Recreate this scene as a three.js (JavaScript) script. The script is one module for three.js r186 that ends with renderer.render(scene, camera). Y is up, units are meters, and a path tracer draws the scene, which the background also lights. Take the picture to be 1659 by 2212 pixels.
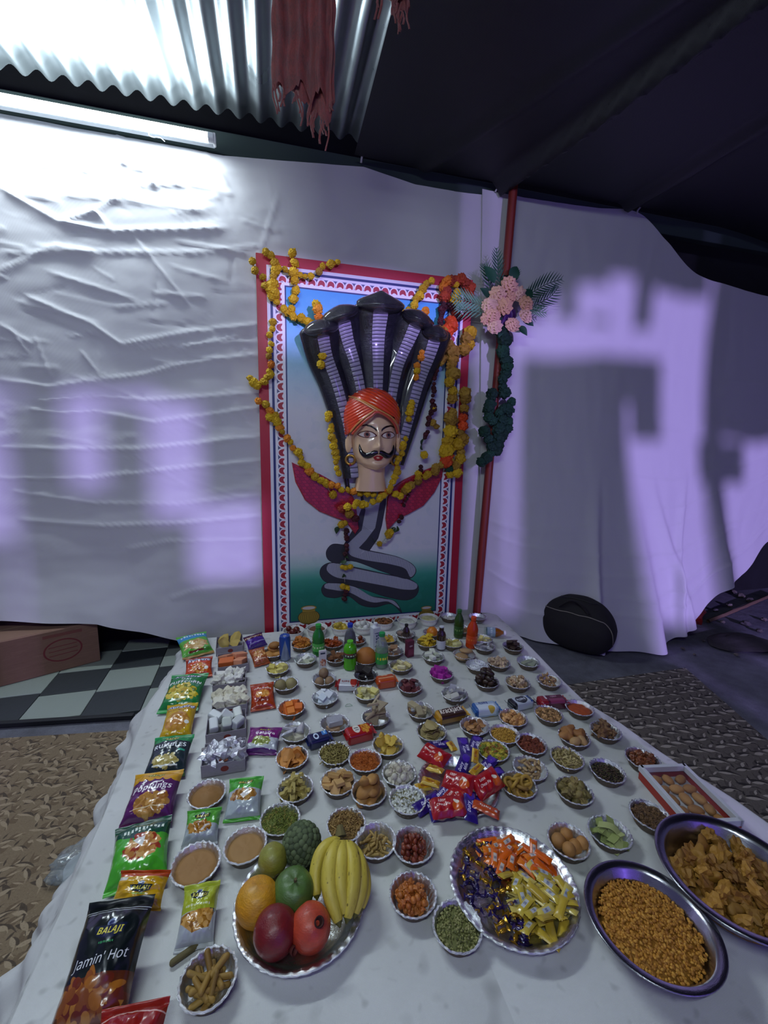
import * as THREE from 'three';
import { mergeGeometries } from 'three/addons/utils/BufferGeometryUtils.js';
import { RoundedBoxGeometry } from 'three/addons/geometries/RoundedBoxGeometry.js';
import { ImprovedNoise } from 'three/addons/math/ImprovedNoise.js';
import { RectAreaLightUniformsLib } from 'three/addons/lights/RectAreaLightUniformsLib.js';

// ───────────── camera, sky, exposure ─────────────
const scene = new THREE.Scene();
const IMG_W = 1659, IMG_H = 2212, FOCAL = 920;
const PLAT = 0.12;                       // height of the low platform under the tablecloth
const EYE = 1.038 + PLAT;                // camera height above the floor
const camera = new THREE.PerspectiveCamera(2 * Math.atan(IMG_H / 2 / FOCAL) * 180 / Math.PI, IMG_W / IMG_H, 0.05, 60);
// rows: world right, world down, world depth in camera axes (from the vanishing points of the panel and the cloth)
const ROT = [[0.96799148, -0.01922293, 0.25024582], [-0.02159113, 0.98698849, 0.1593347], [-0.25005262, -0.15963773, 0.9549814]];
{
  const m = new THREE.Matrix4().makeBasis(
    new THREE.Vector3(ROT[0][0], -ROT[1][0], -ROT[2][0]),
    new THREE.Vector3(-ROT[0][1], ROT[1][1], ROT[2][1]),
    new THREE.Vector3(-ROT[0][2], ROT[1][2], ROT[2][2]));
  camera.quaternion.setFromRotationMatrix(m);
  camera.position.set(0, EYE, 0);
  scene.add(camera);
}
scene.background = new THREE.Color().setRGB(0.058, 0.054, 0.135);   // unseen night sky, violet raised as ambient light on the sheets
const renderer = new THREE.WebGLRenderer({ antialias: true });
renderer.toneMapping = THREE.LinearToneMapping;
renderer.toneMappingExposure = 1.12;
renderer.shadowMap.enabled = true;
RectAreaLightUniformsLib.init();

// unseen violet lamp behind the camera, placed to cast the purple patches on the sheets
const UNSEEN_LAMP = new THREE.Vector3(1.6, 2.05, 6.2);
const unseenLamp = new THREE.SpotLight(new THREE.Color().setRGB(0.50, 0.38, 1.0), 185, 0, 0.62, 0.35, 2);
unseenLamp.position.copy(UNSEEN_LAMP); unseenLamp.target.position.set(0.8, 1.2, -2.3); unseenLamp.shadow.radius = 4.2;
unseenLamp.castShadow = true; unseenLamp.shadow.mapSize.set(2048, 2048);
scene.add(unseenLamp, unseenLamp.target);

// ───────────── helpers ─────────────
let seed = 20240713;
const rnd = () => { seed |= 0; seed = seed + 0x6D2B79F5 | 0; let t = Math.imul(seed ^ seed >>> 15, 1 | seed); t = t + Math.imul(t ^ t >>> 7, 61 | t) ^ t; return ((t ^ t >>> 14) >>> 0) / 4294967296; };
const rr = (a, b) => a + (b - a) * rnd();
const pick = (a) => a[Math.floor(rnd() * a.length) % a.length];
const noise = new ImprovedNoise();
const nz = (x, y, z = 0) => noise.noise(x, y, z);
const V = (x, y, z) => new THREE.Vector3(x, y, z);
const clamp = (v, a, b) => Math.max(a, Math.min(b, v));
const smooth = (a, b, x) => { const t = clamp((x - a) / (b - a), 0, 1); return t * t * (3 - 2 * t); };
const lerp = (a, b, t) => a + (b - a) * t;
function piece(xs, ys, x) {                              // piecewise linear table
  if (x <= xs[0]) return ys[0];
  for (let i = 1; i < xs.length; i++) if (x <= xs[i]) return lerp(ys[i - 1], ys[i], (x - xs[i - 1]) / (xs[i] - xs[i - 1]));
  return ys[ys.length - 1];
}
function ray(px, py) {                                   // direction of a photo pixel (world)
  const u = (px - IMG_W / 2) / FOCAL, v = (py - IMG_H / 2) / FOCAL;
  const d = ROT.map((r) => r[0] * u + r[1] * v + r[2]);
  return V(d[0], -d[1], -d[2]);
}
const onY = (px, py, y = PLAT) => { const d = ray(px, py); const k = (y - EYE) / d.y; return V(d.x * k, y, d.z * k); };
const onZ = (px, py, z) => { const d = ray(px, py); const k = z / d.z; return V(d.x * k, EYE + d.y * k, z); };

const used = {};
const numbered = (n) => { const k = used[n] = (used[n] ?? -1) + 1; return k ? `${n}_${String(k).padStart(3, '0')}` : n; };
function tag(o, label, category, group, kind) {
  o.userData.label = label; o.userData.category = category;
  if (group) o.userData.group = group;
  if (kind) o.userData.kind = kind;
  return o;
}
function top(o, name, label, category, group, kind) { o.name = numbered(name); scene.add(o); return tag(o, label, category, group, kind); }
function mesh(name, geo, m, parent) { const o = new THREE.Mesh(geo, m); o.name = name; if (parent) parent.add(o); return o; }
function setting(name, geo, m, label, cat) { const o = mesh(name, geo, m, scene); o.userData = { kind: 'structure', label, category: cat }; return o; }

function lin(hex, f = 1) { const c = new THREE.Color(hex); c.multiplyScalar(f); return c; }
function std(color, rough = 0.6, extra = {}) { return new THREE.MeshStandardMaterial({ color, roughness: rough, side: THREE.DoubleSide, ...extra }); }
function phy(color, rough = 0.4, extra = {}) { return new THREE.MeshPhysicalMaterial({ color, roughness: rough, side: THREE.DoubleSide, ...extra }); }
const matCache = {};
function cm(hex, rough = 0.6) { const k = hex + '|' + rough; return matCache[k] ??= std(hex, rough); }

function soup(geo) {                                     // plain position / normal / uv triangles
  let g = geo.index ? geo.toNonIndexed() : geo.clone();
  for (const k of Object.keys(g.attributes)) if (!['position', 'normal', 'uv', 'color'].includes(k)) g.deleteAttribute(k);
  if (!g.attributes.uv) g.setAttribute('uv', new THREE.BufferAttribute(new Float32Array(g.attributes.position.count * 2), 2));
  if (!g.attributes.normal) g.computeVertexNormals();
  g.morphAttributes = {};
  return g;
}
function put(geo, p, q, s) {
  const g = geo.clone();
  const m = new THREE.Matrix4().compose(p ?? V(0, 0, 0), q ?? new THREE.Quaternion(), typeof s === 'number' ? V(s, s, s) : (s ?? V(1, 1, 1)));
  return g.applyMatrix4(m);
}
const eul = (x, y, z) => new THREE.Quaternion().setFromEuler(new THREE.Euler(x, y, z));
function dye(geo, col) { const g = soup(geo); const n = g.attributes.position.count, a = new Float32Array(n * 3); for (let i = 0; i < n; i++) { a[3 * i] = col.r; a[3 * i + 1] = col.g; a[3 * i + 2] = col.b; } g.setAttribute('color', new THREE.BufferAttribute(a, 3)); return g; }
const join = (list) => mergeGeometries(list.map(soup), false);
function grid(nu, nv, f, closeU = false) {               // f(u, v) -> Vector3, u and v in 0..1
  const pos = [], uv = [], idx = [];
  for (let j = 0; j <= nv; j++) for (let i = 0; i <= nu; i++) { const p = f(i / nu, j / nv); pos.push(p.x, p.y, p.z); uv.push(i / nu, j / nv); }
  const W = nu + 1;
  for (let j = 0; j < nv; j++) for (let i = 0; i < nu; i++) { const a = j * W + i, b = a + 1, c = a + W, d = c + 1; idx.push(a, b, d, a, d, c); }
  const g = new THREE.BufferGeometry();
  g.setAttribute('position', new THREE.Float32BufferAttribute(pos, 3));
  g.setAttribute('uv', new THREE.Float32BufferAttribute(uv, 2));
  g.setIndex(idx); g.computeVertexNormals();
  if (closeU) { const n = g.attributes.normal; for (let j = 0; j <= nv; j++) { const a = j * W, b = a + nu; const v = V(n.getX(a) + n.getX(b), n.getY(a) + n.getY(b), n.getZ(a) + n.getZ(b)).normalize(); n.setXYZ(a, v.x, v.y, v.z); n.setXYZ(b, v.x, v.y, v.z); } }
  return g;
}
function slab(nu, nv, f, thick) {                         // a sheet with real thickness: f gives the face, thick a vector to the back
  const a = grid(nu, nv, f), b = grid(nu, nv, (u, v) => f(1 - u, v).add(thick));
  const rim = [];
  for (const [k, e] of [[nu, (t) => [t, 0]], [nu, (t) => [1 - t, 1]], [nv, (t) => [0, 1 - t]], [nv, (t) => [1, t]]])
    rim.push(grid(k, 1, (u, v) => { const p = f(...e(u)); return v ? p : p.add(thick); }));
  return join([a, b, ...rim]);
}
const lathe = (pts, seg = 32) => new THREE.LatheGeometry(pts.map((p) => new THREE.Vector2(p[0], p[1])), seg);
const tube = (pts, r, seg = 40, rad = 8, closed = false) => new THREE.TubeGeometry(new THREE.CatmullRomCurve3(pts, closed), seg, r, rad, closed);
const rbox = (w, h, d, r = 0.003, s = 2) => new RoundedBoxGeometry(w, h, d, s, Math.min(r, w / 2.01, h / 2.01, d / 2.01));
function jitter(geo, amp, freq, k = 0) {                  // lumpy version of a closed shape
  const p = geo.attributes.position, v = V(0, 0, 0);
  for (let i = 0; i < p.count; i++) { v.fromBufferAttribute(p, i); const f = 1 + amp * nz(v.x * freq + k, v.y * freq + 7.1, v.z * freq + k * 2.3); p.setXYZ(i, v.x * f, v.y * f, v.z * f); }
  geo.computeVertexNormals(); return geo;
}
function ball(nu = 20, nv = 12, f) { return grid(nu, nv, (u, v) => { const a = u * Math.PI * 2, b = (v - 0.5) * Math.PI; const p = V(Math.cos(a) * Math.cos(b), Math.sin(b), -Math.sin(a) * Math.cos(b)); return f ? f(p, a, b) : p; }, true); }
function canvas(w, h, draw) {
  const c = document.createElement('canvas'); c.width = w; c.height = h;
  const g = c.getContext('2d'); draw(g, w, h);
  const t = new THREE.CanvasTexture(c); t.colorSpace = THREE.SRGBColorSpace; t.wrapS = t.wrapT = THREE.RepeatWrapping; t.anisotropy = 8;
  return t;
}
function dataTex(n, f, srgb) {                            // f(u, v) -> grey 0..1 or [r, g, b]
  const d = new Uint8Array(n * n * 4);
  for (let j = 0; j < n; j++) for (let i = 0; i < n; i++) { let c = f(i / n, j / n); if (typeof c === 'number') c = [c, c, c]; for (let k = 0; k < 3; k++) d[(j * n + i) * 4 + k] = clamp(c[k], 0, 1) * 255; d[(j * n + i) * 4 + 3] = 255; }
  const t = new THREE.DataTexture(d, n, n); t.magFilter = THREE.LinearFilter; t.minFilter = THREE.LinearMipmapLinearFilter; t.generateMipmaps = true;
  t.wrapS = t.wrapT = THREE.RepeatWrapping; if (srgb) t.colorSpace = THREE.SRGBColorSpace; t.needsUpdate = true; return t;
}
function scrawl(g, x, y, w, h, col) {                   // a row of print too small to read: strokes only
  g.save(); g.strokeStyle = col; g.lineWidth = Math.max(1.5, h * 0.17); g.lineCap = 'round';
  g.fillStyle = col; const n = Math.max(3, Math.round(w / (h * 0.5)));
  for (let i = 0; i < n; i++) { const k = ((i * 7 + n * 3) % 5) / 5, X = x - w / 2 + (i + 0.1) * w / n; g.fillRect(X, y - h * (0.28 + 0.12 * k), w / n * (0.45 + 0.35 * k), h * (0.5 + 0.2 * ((i * 3) % 4) / 4)); }
  g.restore();
}
const rep = (t, a, b) => { const c = t.clone(); c.repeat.set(a, b); c.needsUpdate = true; return c; };

// ───────────── lamps ─────────────
function tubeLamp(label, x0, x1, y, z, out, power, glow) {
  const g = new THREE.Group(); g.position.set((x0 + x1) / 2, y, z);
  const L = x1 - x0;
  const o = V(...out).normalize();
  const housing = mesh('batten', put(rbox(L + 0.04, 0.034, 0.03, 0.006), o.clone().multiplyScalar(-0.038)), cm('#8e959c', 0.5), g);
  const glass = new THREE.CylinderGeometry(0.019, 0.019, L, 20, 1); glass.rotateZ(Math.PI / 2);
  mesh('tube', glass, std('#ffffff', 0.4, { emissive: new THREE.Color().setRGB(0.86, 0.96, 1), emissiveIntensity: glow }), g);
  for (const s of [-1, 1]) { const c = new THREE.CylinderGeometry(0.0205, 0.0205, 0.022, 20); c.rotateZ(Math.PI / 2); mesh('end_cap', put(c, V(s * (L / 2 + 0.006), 0, 0)), cm('#c9cdd0', 0.35), g); mesh('socket', put(rbox(0.012, 0.045, 0.03, 0.004), o.clone().multiplyScalar(-0.012).add(V(s * (L / 2 + 0.02), 0, 0))), cm('#dadcdc', 0.5), g); }
  top(g, 'tube_light', label, 'tube light');
  const tang = V(0, o.z, -o.y);
  for (const [d, share] of [[o, 1.25], [tang, 0.13], [tang.clone().negate(), 0.48]]) {      // bare tube: its light leaves on the three open sides
    const l = new THREE.RectAreaLight(new THREE.Color().setRGB(0.80, 0.93, 1), power * share, L, 0.03);
    l.position.copy(g.position).addScaledVector(d, 0.022); scene.add(l);
    l.lookAt(l.position.clone().add(d));
  }
  return g;
}
const lampWall = tubeLamp('glowing white tube light above the white backdrop sheet', -1.45, -0.245, 2.478, -2.262, [0, -0.15, 1], 175, 9);
const unseenFrontTube = tubeLamp('tube light hanging below the tin roof over the front of the offerings', -1.15, 0.05, 2.42, 0.55, [0, -0.75, -0.66], 120, 6);  // out of view behind the camera, placed to light panel and offerings

// ───────────── ground, roof, sheets ─────────────
const speck = dataTex(256, (u, v) => 0.5 + 0.28 * nz(u * 8, v * 8, 3) + 0.2 * nz(u * 24, v * 24, 9) + 0.22 * (rnd() - 0.5));
const weave = dataTex(128, (u, v) => 0.5 + 0.22 * Math.sin(u * Math.PI * 64) + 0.22 * Math.sin(v * Math.PI * 64) + 0.2 * (rnd() - 0.5));
const groundMap = dataTex(512, (u, v) => {
  const n = nz(u * 5, v * 5, 1) * 0.5 + nz(u * 14, v * 14, 4) * 0.3 + nz(u * 40, v * 40, 8) * 0.25; const k = 0.53 + n * 0.22 + (rnd() - 0.5) * 0.06;
  return [k * 0.93, k * 0.95, k * 1.03];
}, true);
{ // concrete ground
  const g = new THREE.PlaneGeometry(9, 7, 1, 1); g.rotateX(-Math.PI / 2);
  const box = put(new THREE.BoxGeometry(9, 0.1, 7), V(0.6, -0.055, -1.0));
  const m = std('#c2bfc0', 0.9, { map: rep(groundMap, 5, 4), bumpMap: rep(speck, 14, 11), bumpScale: 0.004 });
  setting('floor', box, m, 'dusty dark grey concrete ground under the tent', 'floor');
}
{ // worn checkered tiles on the left, each its own slab
  const a = V(-0.797, 0, -1.866), e1 = V(0.229, 0, 0.018), e2 = V(-0.006, 0, -0.196);
  const geos = [0, 1].map((k) => { const g = rbox(0.226, 0.016, 0.192, 0.003); return g; });
  const mats = [std('#8f988f', 0.6, { bumpMap: speck, bumpScale: 0.001 }), std('#33383b', 0.55, { bumpMap: speck, bumpScale: 0.001 })];
  
  const floorTiles = new THREE.Group(); floorTiles.name = 'floor_tiles'; floorTiles.userData = { kind: 'structure', label: 'worn black and white checkered floor tiles beside the cloth', category: 'floor tiles' }; scene.add(floorTiles);
  for (let i = -5; i <= 1; i++) for (let j = 0; j <= 4; j++) {
    const c = a.clone().addScaledVector(e1, i + 0.5).addScaledVector(e2, j + 0.5);
    const white = ((i + j) % 2 + 2) % 2 === 1;
    const t = mesh('tile', geos[0], mats[white ? 0 : 1], floorTiles); t.position.set(c.x, 0.004 + rr(-0.0008, 0.0008), c.z); t.rotation.y = 0.03;
  }
  // black strip along the step line in front of the tiles
  const s = onY(-160, 1580, 0), e = onY(290, 1551, 0); const d = e.clone().sub(s);
  const st = mesh('trim_1', put(rbox(d.length(), 0.02, 0.022, 0.004), s.clone().add(e).multiplyScalar(0.5).setY(0.01), eul(0, Math.atan2(-d.z, d.x), 0)), cm('#15171a', 0.6), scene);
  st.userData = { kind: 'structure', label: 'black edging strip along the checkered tiles', category: 'trim' };
}
// carpets
function carpetTex(bg, mid, light, dark, s) {
  seed = s;
  return canvas(512, 512, (g) => {
    g.fillStyle = bg; g.fillRect(0, 0, 512, 512);
    const leaf = (x, y, a, l, w, col) => { for (const ox of [-512, 0, 512]) for (const oy of [-512, 0, 512]) { g.save(); g.translate(x + ox, y + oy); g.rotate(a); g.fillStyle = col; g.beginPath(); g.moveTo(-l, 0); g.quadraticCurveTo(-l * 0.2, -w * 1.4, l * 0.4, -w * 0.3); g.lineTo(l, -w); g.quadraticCurveTo(l * 0.5, w * 0.2, l * 0.2, w * 0.5); g.quadraticCurveTo(-l * 0.4, w, -l, 0); g.fill(); g.restore(); } };
    const jit = s < 20 ? 26 : 10, turn = s < 20 ? 0.9 : 0.28;
    for (let j = 0; j < 9; j++) for (let i = 0; i < 8; i++) {
      const x = (i + 0.5 * (j % 2)) * 64 + rr(-jit, jit), y = j * 57 + rr(-jit, jit) * 0.7;
      leaf(x + 18, y + 18, rr(0, 3), 26, 20, mid);
      leaf(x + 7, y + 3, -0.3 + rr(-turn, turn), rr(26, 44), rr(8, 15), dark);
      leaf(x, y, -0.25 + rr(-turn, turn), rr(24, 40), rr(7, 13), light); leaf(x + 28, y + 22, 0.6 + rr(-turn, turn), rr(12, 22), rr(4, 9), light);
      leaf(x - 18, y + 28, 1.1 + rr(-turn, turn), rr(10, 18), rr(3, 7), dark);
    }
    for (let i = 0; i < 5000; i++) { g.fillStyle = rnd() < 0.5 ? 'rgba(20,16,12,0.14)' : 'rgba(210,200,180,0.10)'; g.fillRect(rnd() * 512, rnd() * 512, 3, 2); }
  });
}
function carpet(px, tex, label, scale, y) {
  const pts = px.map(([x, yy, w]) => w ? V(x, y, yy) : onY(x, yy, y));
  const sh = new THREE.Shape(pts.map((p) => new THREE.Vector2(p.x, -p.z)));
  const g = new THREE.ExtrudeGeometry(sh, { depth: 0.006, bevelEnabled: true, bevelSize: 0.002, bevelThickness: 0.002, bevelSegments: 1, steps: 1 });
  g.rotateX(-Math.PI / 2); g.translate(0, y - 0.006, 0);
  const p = g.attributes.position, uv = g.attributes.uv;
  for (let i = 0; i < p.count; i++) uv.setXY(i, p.getX(i) / scale, p.getZ(i) / scale);
  const m = std('#ffffff', 0.95, { map: tex, bumpMap: rep(speck, 3, 3), bumpScale: 0.003 });
  top(new THREE.Mesh(g, m), 'carpet', label, 'carpet');
}
carpet([[-260, 1612], [285, 1578], [-0.42, -1.55, 1], [-0.42, 0.3, 1], [-1.9, 0.3, 1]], carpetTex('#77664f', '#65543f', '#94836a', '#463a2d', 11), 'tan and brown leaf-patterned carpet beside the chip packets', 0.40, 0.012);
carpet([[1225, 1480], [1480, 1443], [1659, 1600], [2.3, -0.3, 1], [1.15, -0.3, 1], [1.15, -1.5, 1]], carpetTex('#5e564e', '#4d4540', '#a0968a', '#26201d', 23), 'dark brown leaf-patterned carpet beside the black duffel bag', 0.5, 0.012);

// corrugated tin roof
{
  const pitch = 0.092, amp = 0.017;
  const f = (u, v) => { const x = -2.6 + u * 7.6, z = -2.30 + v * 4.6; return V(x, 2.615 + 0.035 * v + amp * Math.cos((x - 0.02) / pitch * Math.PI * 2) + 0.002 * nz(x * 3, z * 3), z); };
  const g = slab(7.6 / pitch * 10 | 0, 10, f, V(0, 0.004, 0));
  const tin = phy('#8d9599', 0.34, { metalness: 0.8, roughnessMap: dataTex(256, (u, v) => 0.62 + 0.3 * nz(u * 9, v * 30, 2) + 0.2 * nz(u * 30, v * 60, 5) + 0.12 * (rnd() - 0.5)) });
  tin.roughness = 0.62;
  setting('ceiling', g, tin, 'corrugated tin roof sheets over the shrine', 'roof');
  // eave beam behind the tube
  setting('trim_2', put(rbox(7.6, 0.10, 0.05, 0.006), V(1.2, 2.545, -2.42)), cm('#2b3a38', 0.8), 'dark wooden wall beam behind the tube light', 'beam');
}
// black tarpaulin slung under the roof on the right
{
  const folds = [[[1180, 345], [1659, 15], 0.07], [[1380, 450], [1659, 300], 0.045], [[1000, 330], [1330, 130], 0.018]];
  const f = (u, v) => {
    const z = -2.33 + v * 4.2, x = lerp(lerp(0.42, 0.34, v), 4.6, u);
    let y = 2.572 - 0.012 * Math.sin(x * 2.1 + v) - 0.03 * v;
    y -= 0.10 * smooth(2.0, 4.2, x) * (1 - v * 0.3);
    y += 0.020 * nz(x * 1.6, z * 1.2, 5) * smooth(0, 0.1, u);
    return V(x, y, z);
  };
  const creases = folds.map(([a, b, h]) => { const A = onY(a[0], a[1], 2.52), B = onY(b[0], b[1], 2.5); return [A, B, h]; });
  const f2 = (u, v) => {
    const p = f(u, v);
    for (const [A, B, h] of creases) { const dx = B.x - A.x, dz = B.z - A.z, L = Math.hypot(dx, dz); const d = ((p.x - A.x) * dz - (p.z - A.z) * dx) / L; p.y -= h * Math.exp(-Math.pow(d / 0.035, 2)) ; }
    return p;
  };
  const g = slab(150, 120, f2, V(0, 0.003, 0));
  top(new THREE.Mesh(g, phy('#10131a', 0.5, { sheen: 0.3, bumpMap: rep(weave, 40, 40), bumpScale: 0.0006 })), 'tarpaulin', 'black tarpaulin slung under the roof with long creases', 'tarpaulin');
}

// white backdrop sheets
const sheetMat = phy('#c9c8cb', 0.85, { bumpMap: rep(weave, 60, 40), bumpScale: 0.0005, sheen: 0.2, sheenRoughness: 0.8 });
const WALL = -2.365;
{
  seed = 77;
  // long fold creases traced across the sheet, then crumples concentrated in the upper left
  const lines = [];
  const addPx = (pts, h, w) => { const q = pts.map(([x, y]) => onZ(x, y, WALL)); for (let i = 1; i < q.length; i++) lines.push([q[i - 1].x, q[i - 1].y, q[i].x, q[i].y, h, w]); };
  addPx([[0, 345], [180, 370], [270, 350]], 0.020, 0.02); addPx([[0, 405], [130, 480], [245, 500], [480, 493]], 0.022, 0.018);
  addPx([[260, 352], [325, 375], [335, 405]], 0.03, 0.014); addPx([[135, 475], [205, 455], [240, 495]], 0.02, 0.014); addPx([[335, 395], [420, 400], [500, 418]], 0.016, 0.014);
  addPx([[130, 420], [290, 435], [440, 455]], 0.014, 0.016); addPx([[0, 585], [120, 530], [200, 545]], 0.012, 0.014);
  addPx([[0, 545], [250, 545], [420, 545], [560, 530]], 0.010, 0.012); addPx([[60, 640], [200, 700], [265, 745], [420, 715], [555, 700]], 0.016, 0.014);
  addPx([[0, 820], [110, 835], [300, 810], [400, 785], [555, 765]], 0.014, 0.013); addPx([[80, 865], [210, 855], [330, 865], [555, 848]], 0.012, 0.012);
  addPx([[70, 885], [140, 890], [210, 887], [330, 912], [420, 900], [555, 880]], 0.012, 0.012); addPx([[0, 965], [140, 970], [300, 970], [555, 943]], 0.013, 0.012);
  addPx([[0, 1032], [200, 1032], [350, 1015], [555, 995]], 0.013, 0.011); addPx([[50, 1123], [220, 1135], [400, 1130], [555, 1115]], 0.013, 0.011);
  addPx([[30, 1060], [200, 1085], [380, 1090], [555, 1070]], 0.008, 0.011); addPx([[280, 1185], [370, 1168], [560, 1165]], 0.007, 0.010); addPx([[370, 1290], [440, 1270], [560, 1265]], 0.009, 0.014);
  addPx([[300, 755], [360, 745], [555, 735]], 0.010, 0.012); addPx([[385, 755], [520, 720]], 0.012, 0.01); addPx([[0, 700], [70, 742]], 0.012, 0.01); addPx([[25, 712], [62, 760]], 0.010, 0.007); addPx([[78, 730], [110, 810]], 0.010, 0.007); addPx([[178, 760], [215, 808]], 0.012, 0.008);
  addPx([[470, 370], [600, 375], [700, 395]], 0.005, 0.014);
  for (let i = 0; i < 330; i++) {
    const x = rr(-2.4, 0.15), y = 2.42 - Math.pow(rnd(), 1.25) * 2.0; const k = smooth(0.3, -0.3, x) * smooth(0.75, 1.5, y) * 0.9 + 0.15;
    const a = rnd() < 0.7 ? rr(-0.35, 0.35) : rr(-1.5, 1.5), L = rr(0.05, 0.34);
    lines.push([x - L / 2 * Math.cos(a), y - L / 2 * Math.sin(a), x + L / 2 * Math.cos(a), y + L / 2 * Math.sin(a), rr(-0.006, 0.011) * k, rr(0.006, 0.014)]);
  }
  const hemY = (x) => piece([-2.6, -1.28, -0.865, -0.68, -0.494, -0.38, -0.2, 2], [0.30, 0.285, 0.235, 0.165, 0.085, 0.05, 0.03, 0.02], x);
  const topY = (x) => piece([-2.6, -1.054, -0.198, 0.1, 0.476, 0.75, 0.98, 1.3], [2.5, 2.486, 2.473, 2.50, 2.538, 2.50, 2.50, 2.52], x);
  const NU = 360, NV = 230, cell = [];
  const f = (u, v) => {
    const x = -2.6 + u * 3.88, y = lerp(topY(x), hemY(x), v);
    let z = WALL + 0.012 * nz(x * 1.3, y * 0.9, 2) + 0.005 * nz(x * 4, y * 5, 6) * smooth(0.2, -0.4, x) + 0.0022 * nz(x * 9, y * 16, 3);
    for (const l of lines) {
      const dx = l[2] - l[0], dy = l[3] - l[1], L2 = dx * dx + dy * dy;
      const t = ((x - l[0]) * dx + (y - l[1]) * dy) / L2; if (t < -0.12 || t > 1.12) continue;
      const d = ((x - l[0]) * dy - (y - l[1]) * dx) / Math.sqrt(L2); if (Math.abs(d) > l[5] * 3.5) continue;
      const taper = smooth(-0.12, 0.1, t) * smooth(1.12, 0.9, t);
      z += l[4] * 0.7 * taper * (d > 0 ? Math.exp(-d / l[5]) : Math.exp(d / (l[5] * 0.45)));
    }
    z += 0.10 * smooth(0.55, 0.05, y) * smooth(-0.3, -1.0, x) + 0.015 * Math.sin(x * 22 + 2 * y) * smooth(0.5, 0.1, y) * 0.4;
    z = Math.min(z, -2.333 + 0.03 * smooth(-0.05, -0.25, x) + 0.09 * smooth(-0.3, -0.9, x));
    return V(x, y, z);
  };
  top(new THREE.Mesh(slab(NU, NV, f, V(0, 0, -0.002)), sheetMat), 'backdrop_sheet', 'white cotton backdrop sheet with horizontal fold creases behind the painted panel', 'sheet', 'backdrop sheets');
}
{
  const topP = [[1042, 408], [1120, 424], [1200, 437], [1290, 449], [1380, 460], [1440, 520], [1500, 588], [1580, 618], [1659, 640], [1800, 660], [2050, 690]].map(([x, y]) => onZ(x, y, WALL + 0.012));
  const botP = [[1036, 1322, -2.335], [1118, 1372, -2.17], [1190, 1405, -2.03], [1270, 1414, -1.92], [1340, 1416, -1.86], [1440, 1390, -1.90], [1505, 1335, -1.96], [1560, 1272, -2.02], [1612, 1234, -2.08], [1659, 1172, -2.16], [1820, 1120, -2.25]].map(([x, y, z]) => { const p = onZ(x, y, z); p.y = Math.max(p.y, 0.012); return p; });
  const ct = new THREE.CatmullRomCurve3(topP), cb = new THREE.CatmullRomCurve3(botP);
  const f = (u, v) => {
    const a = ct.getPoint(u), b = cb.getPoint(u);
    const p = a.clone().lerp(b, v);
    p.z = lerp(a.z, b.z, Math.pow(v, 2.1));
    const dv = smooth(0.35, 1, v), n = V(-0.35, 0, 1).normalize();
    let d = 0.018 * nz(u * 6, v * 2, 4) * smooth(0, 0.2, v) + 0.004 * nz(u * 30, v * 14, 9);
    // long drapes that gather towards the hem, each with one sharp side
    const dl = smooth(0.52, 1, v);
    for (const [u0, u1, h, w] of [[0.36, 0.335, 0.055, 0.026], [0.45, 0.475, 0.11, 0.030], [0.50, 0.575, 0.06, 0.020], [0.62, 0.545, 0.05, 0.014], [0.70, 0.72, 0.05, 0.03]]) { const c = lerp(u0, u1, dl), q = (u - c) / w; d += h * dl * (q < 0 ? Math.exp(-q * q) : Math.exp(-q * q * 4)); }
    // pressed fold lines across the cloth and bunched cloth above the hem
    for (const [v0, sl, h] of [[0.30, 0.02, 0.004], [0.47, -0.02, 0.005], [0.60, 0.03, 0.007], [0.68, 0.015, 0.008], [0.735, -0.03, 0.009], [0.79, 0.05, 0.011], [0.84, -0.02, 0.012], [0.885, 0.03, 0.014], [0.93, 0.0, 0.014]]) { const q = (v - v0 - sl * (u - 0.3) - 0.012 * nz(u * 5, v0 * 9)) / 0.006; d += h * Math.exp(-Math.abs(q) * (q > 0 ? 0.5 : 1.6)) * (0.55 + nz(u * 4, v0 * 20)); }
    d += 0.006 * Math.abs(nz(u * 16, v * 10, 3)) * smooth(0.3, 0.9, v);
    d += 0.006 * smooth(0.86, 0.98, v) * Math.sin(u * 46);
    p.addScaledVector(n, d * smooth(0, 0.06, u));
    p.z = Math.max(p.z, WALL + 0.004);
    p.y = Math.max(p.y, 0.006);
    return p;
  };
  top(new THREE.Mesh(slab(300, 260, f, V(0, 0, -0.002)), sheetMat), 'backdrop_sheet', 'white sheet draping forward onto the ground behind the black duffel bag', 'sheet', 'backdrop sheets');
  // tied corners of the sheets: thin cloth twists pulled up to the roof
  const tie = (a, b, label) => top(new THREE.Mesh(tube([onZ(...a, WALL + 0.02), onZ((a[0] + b[0]) / 2 - 2, (a[1] + b[1]) / 2, WALL + 0.03), onZ(...b, WALL + 0.03)], 0.005, 10, 6), sheetMat), 'sheet_tie', label, 'tie');
  tie([780, 352], [789, 320], 'white cloth tie pulling up the sheet above the painted panel');
  tie([1376, 462], [1383, 448], 'white cloth tie at the upper corner of the draped sheet');
  tie([1070, 414], [1080, 404], 'white cloth tie beside the top of the red pole');
}
// brick wall behind everything, so that no sky shows between sheet and roof
setting('wall_back', put(new THREE.BoxGeometry(9, 2.9, 0.08), V(1.0, 1.4, -2.62)), std('#2a2c31', 0.95, { map: rep(groundMap, 6, 2) }), 'dark back wall behind the sheets', 'wall');

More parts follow.
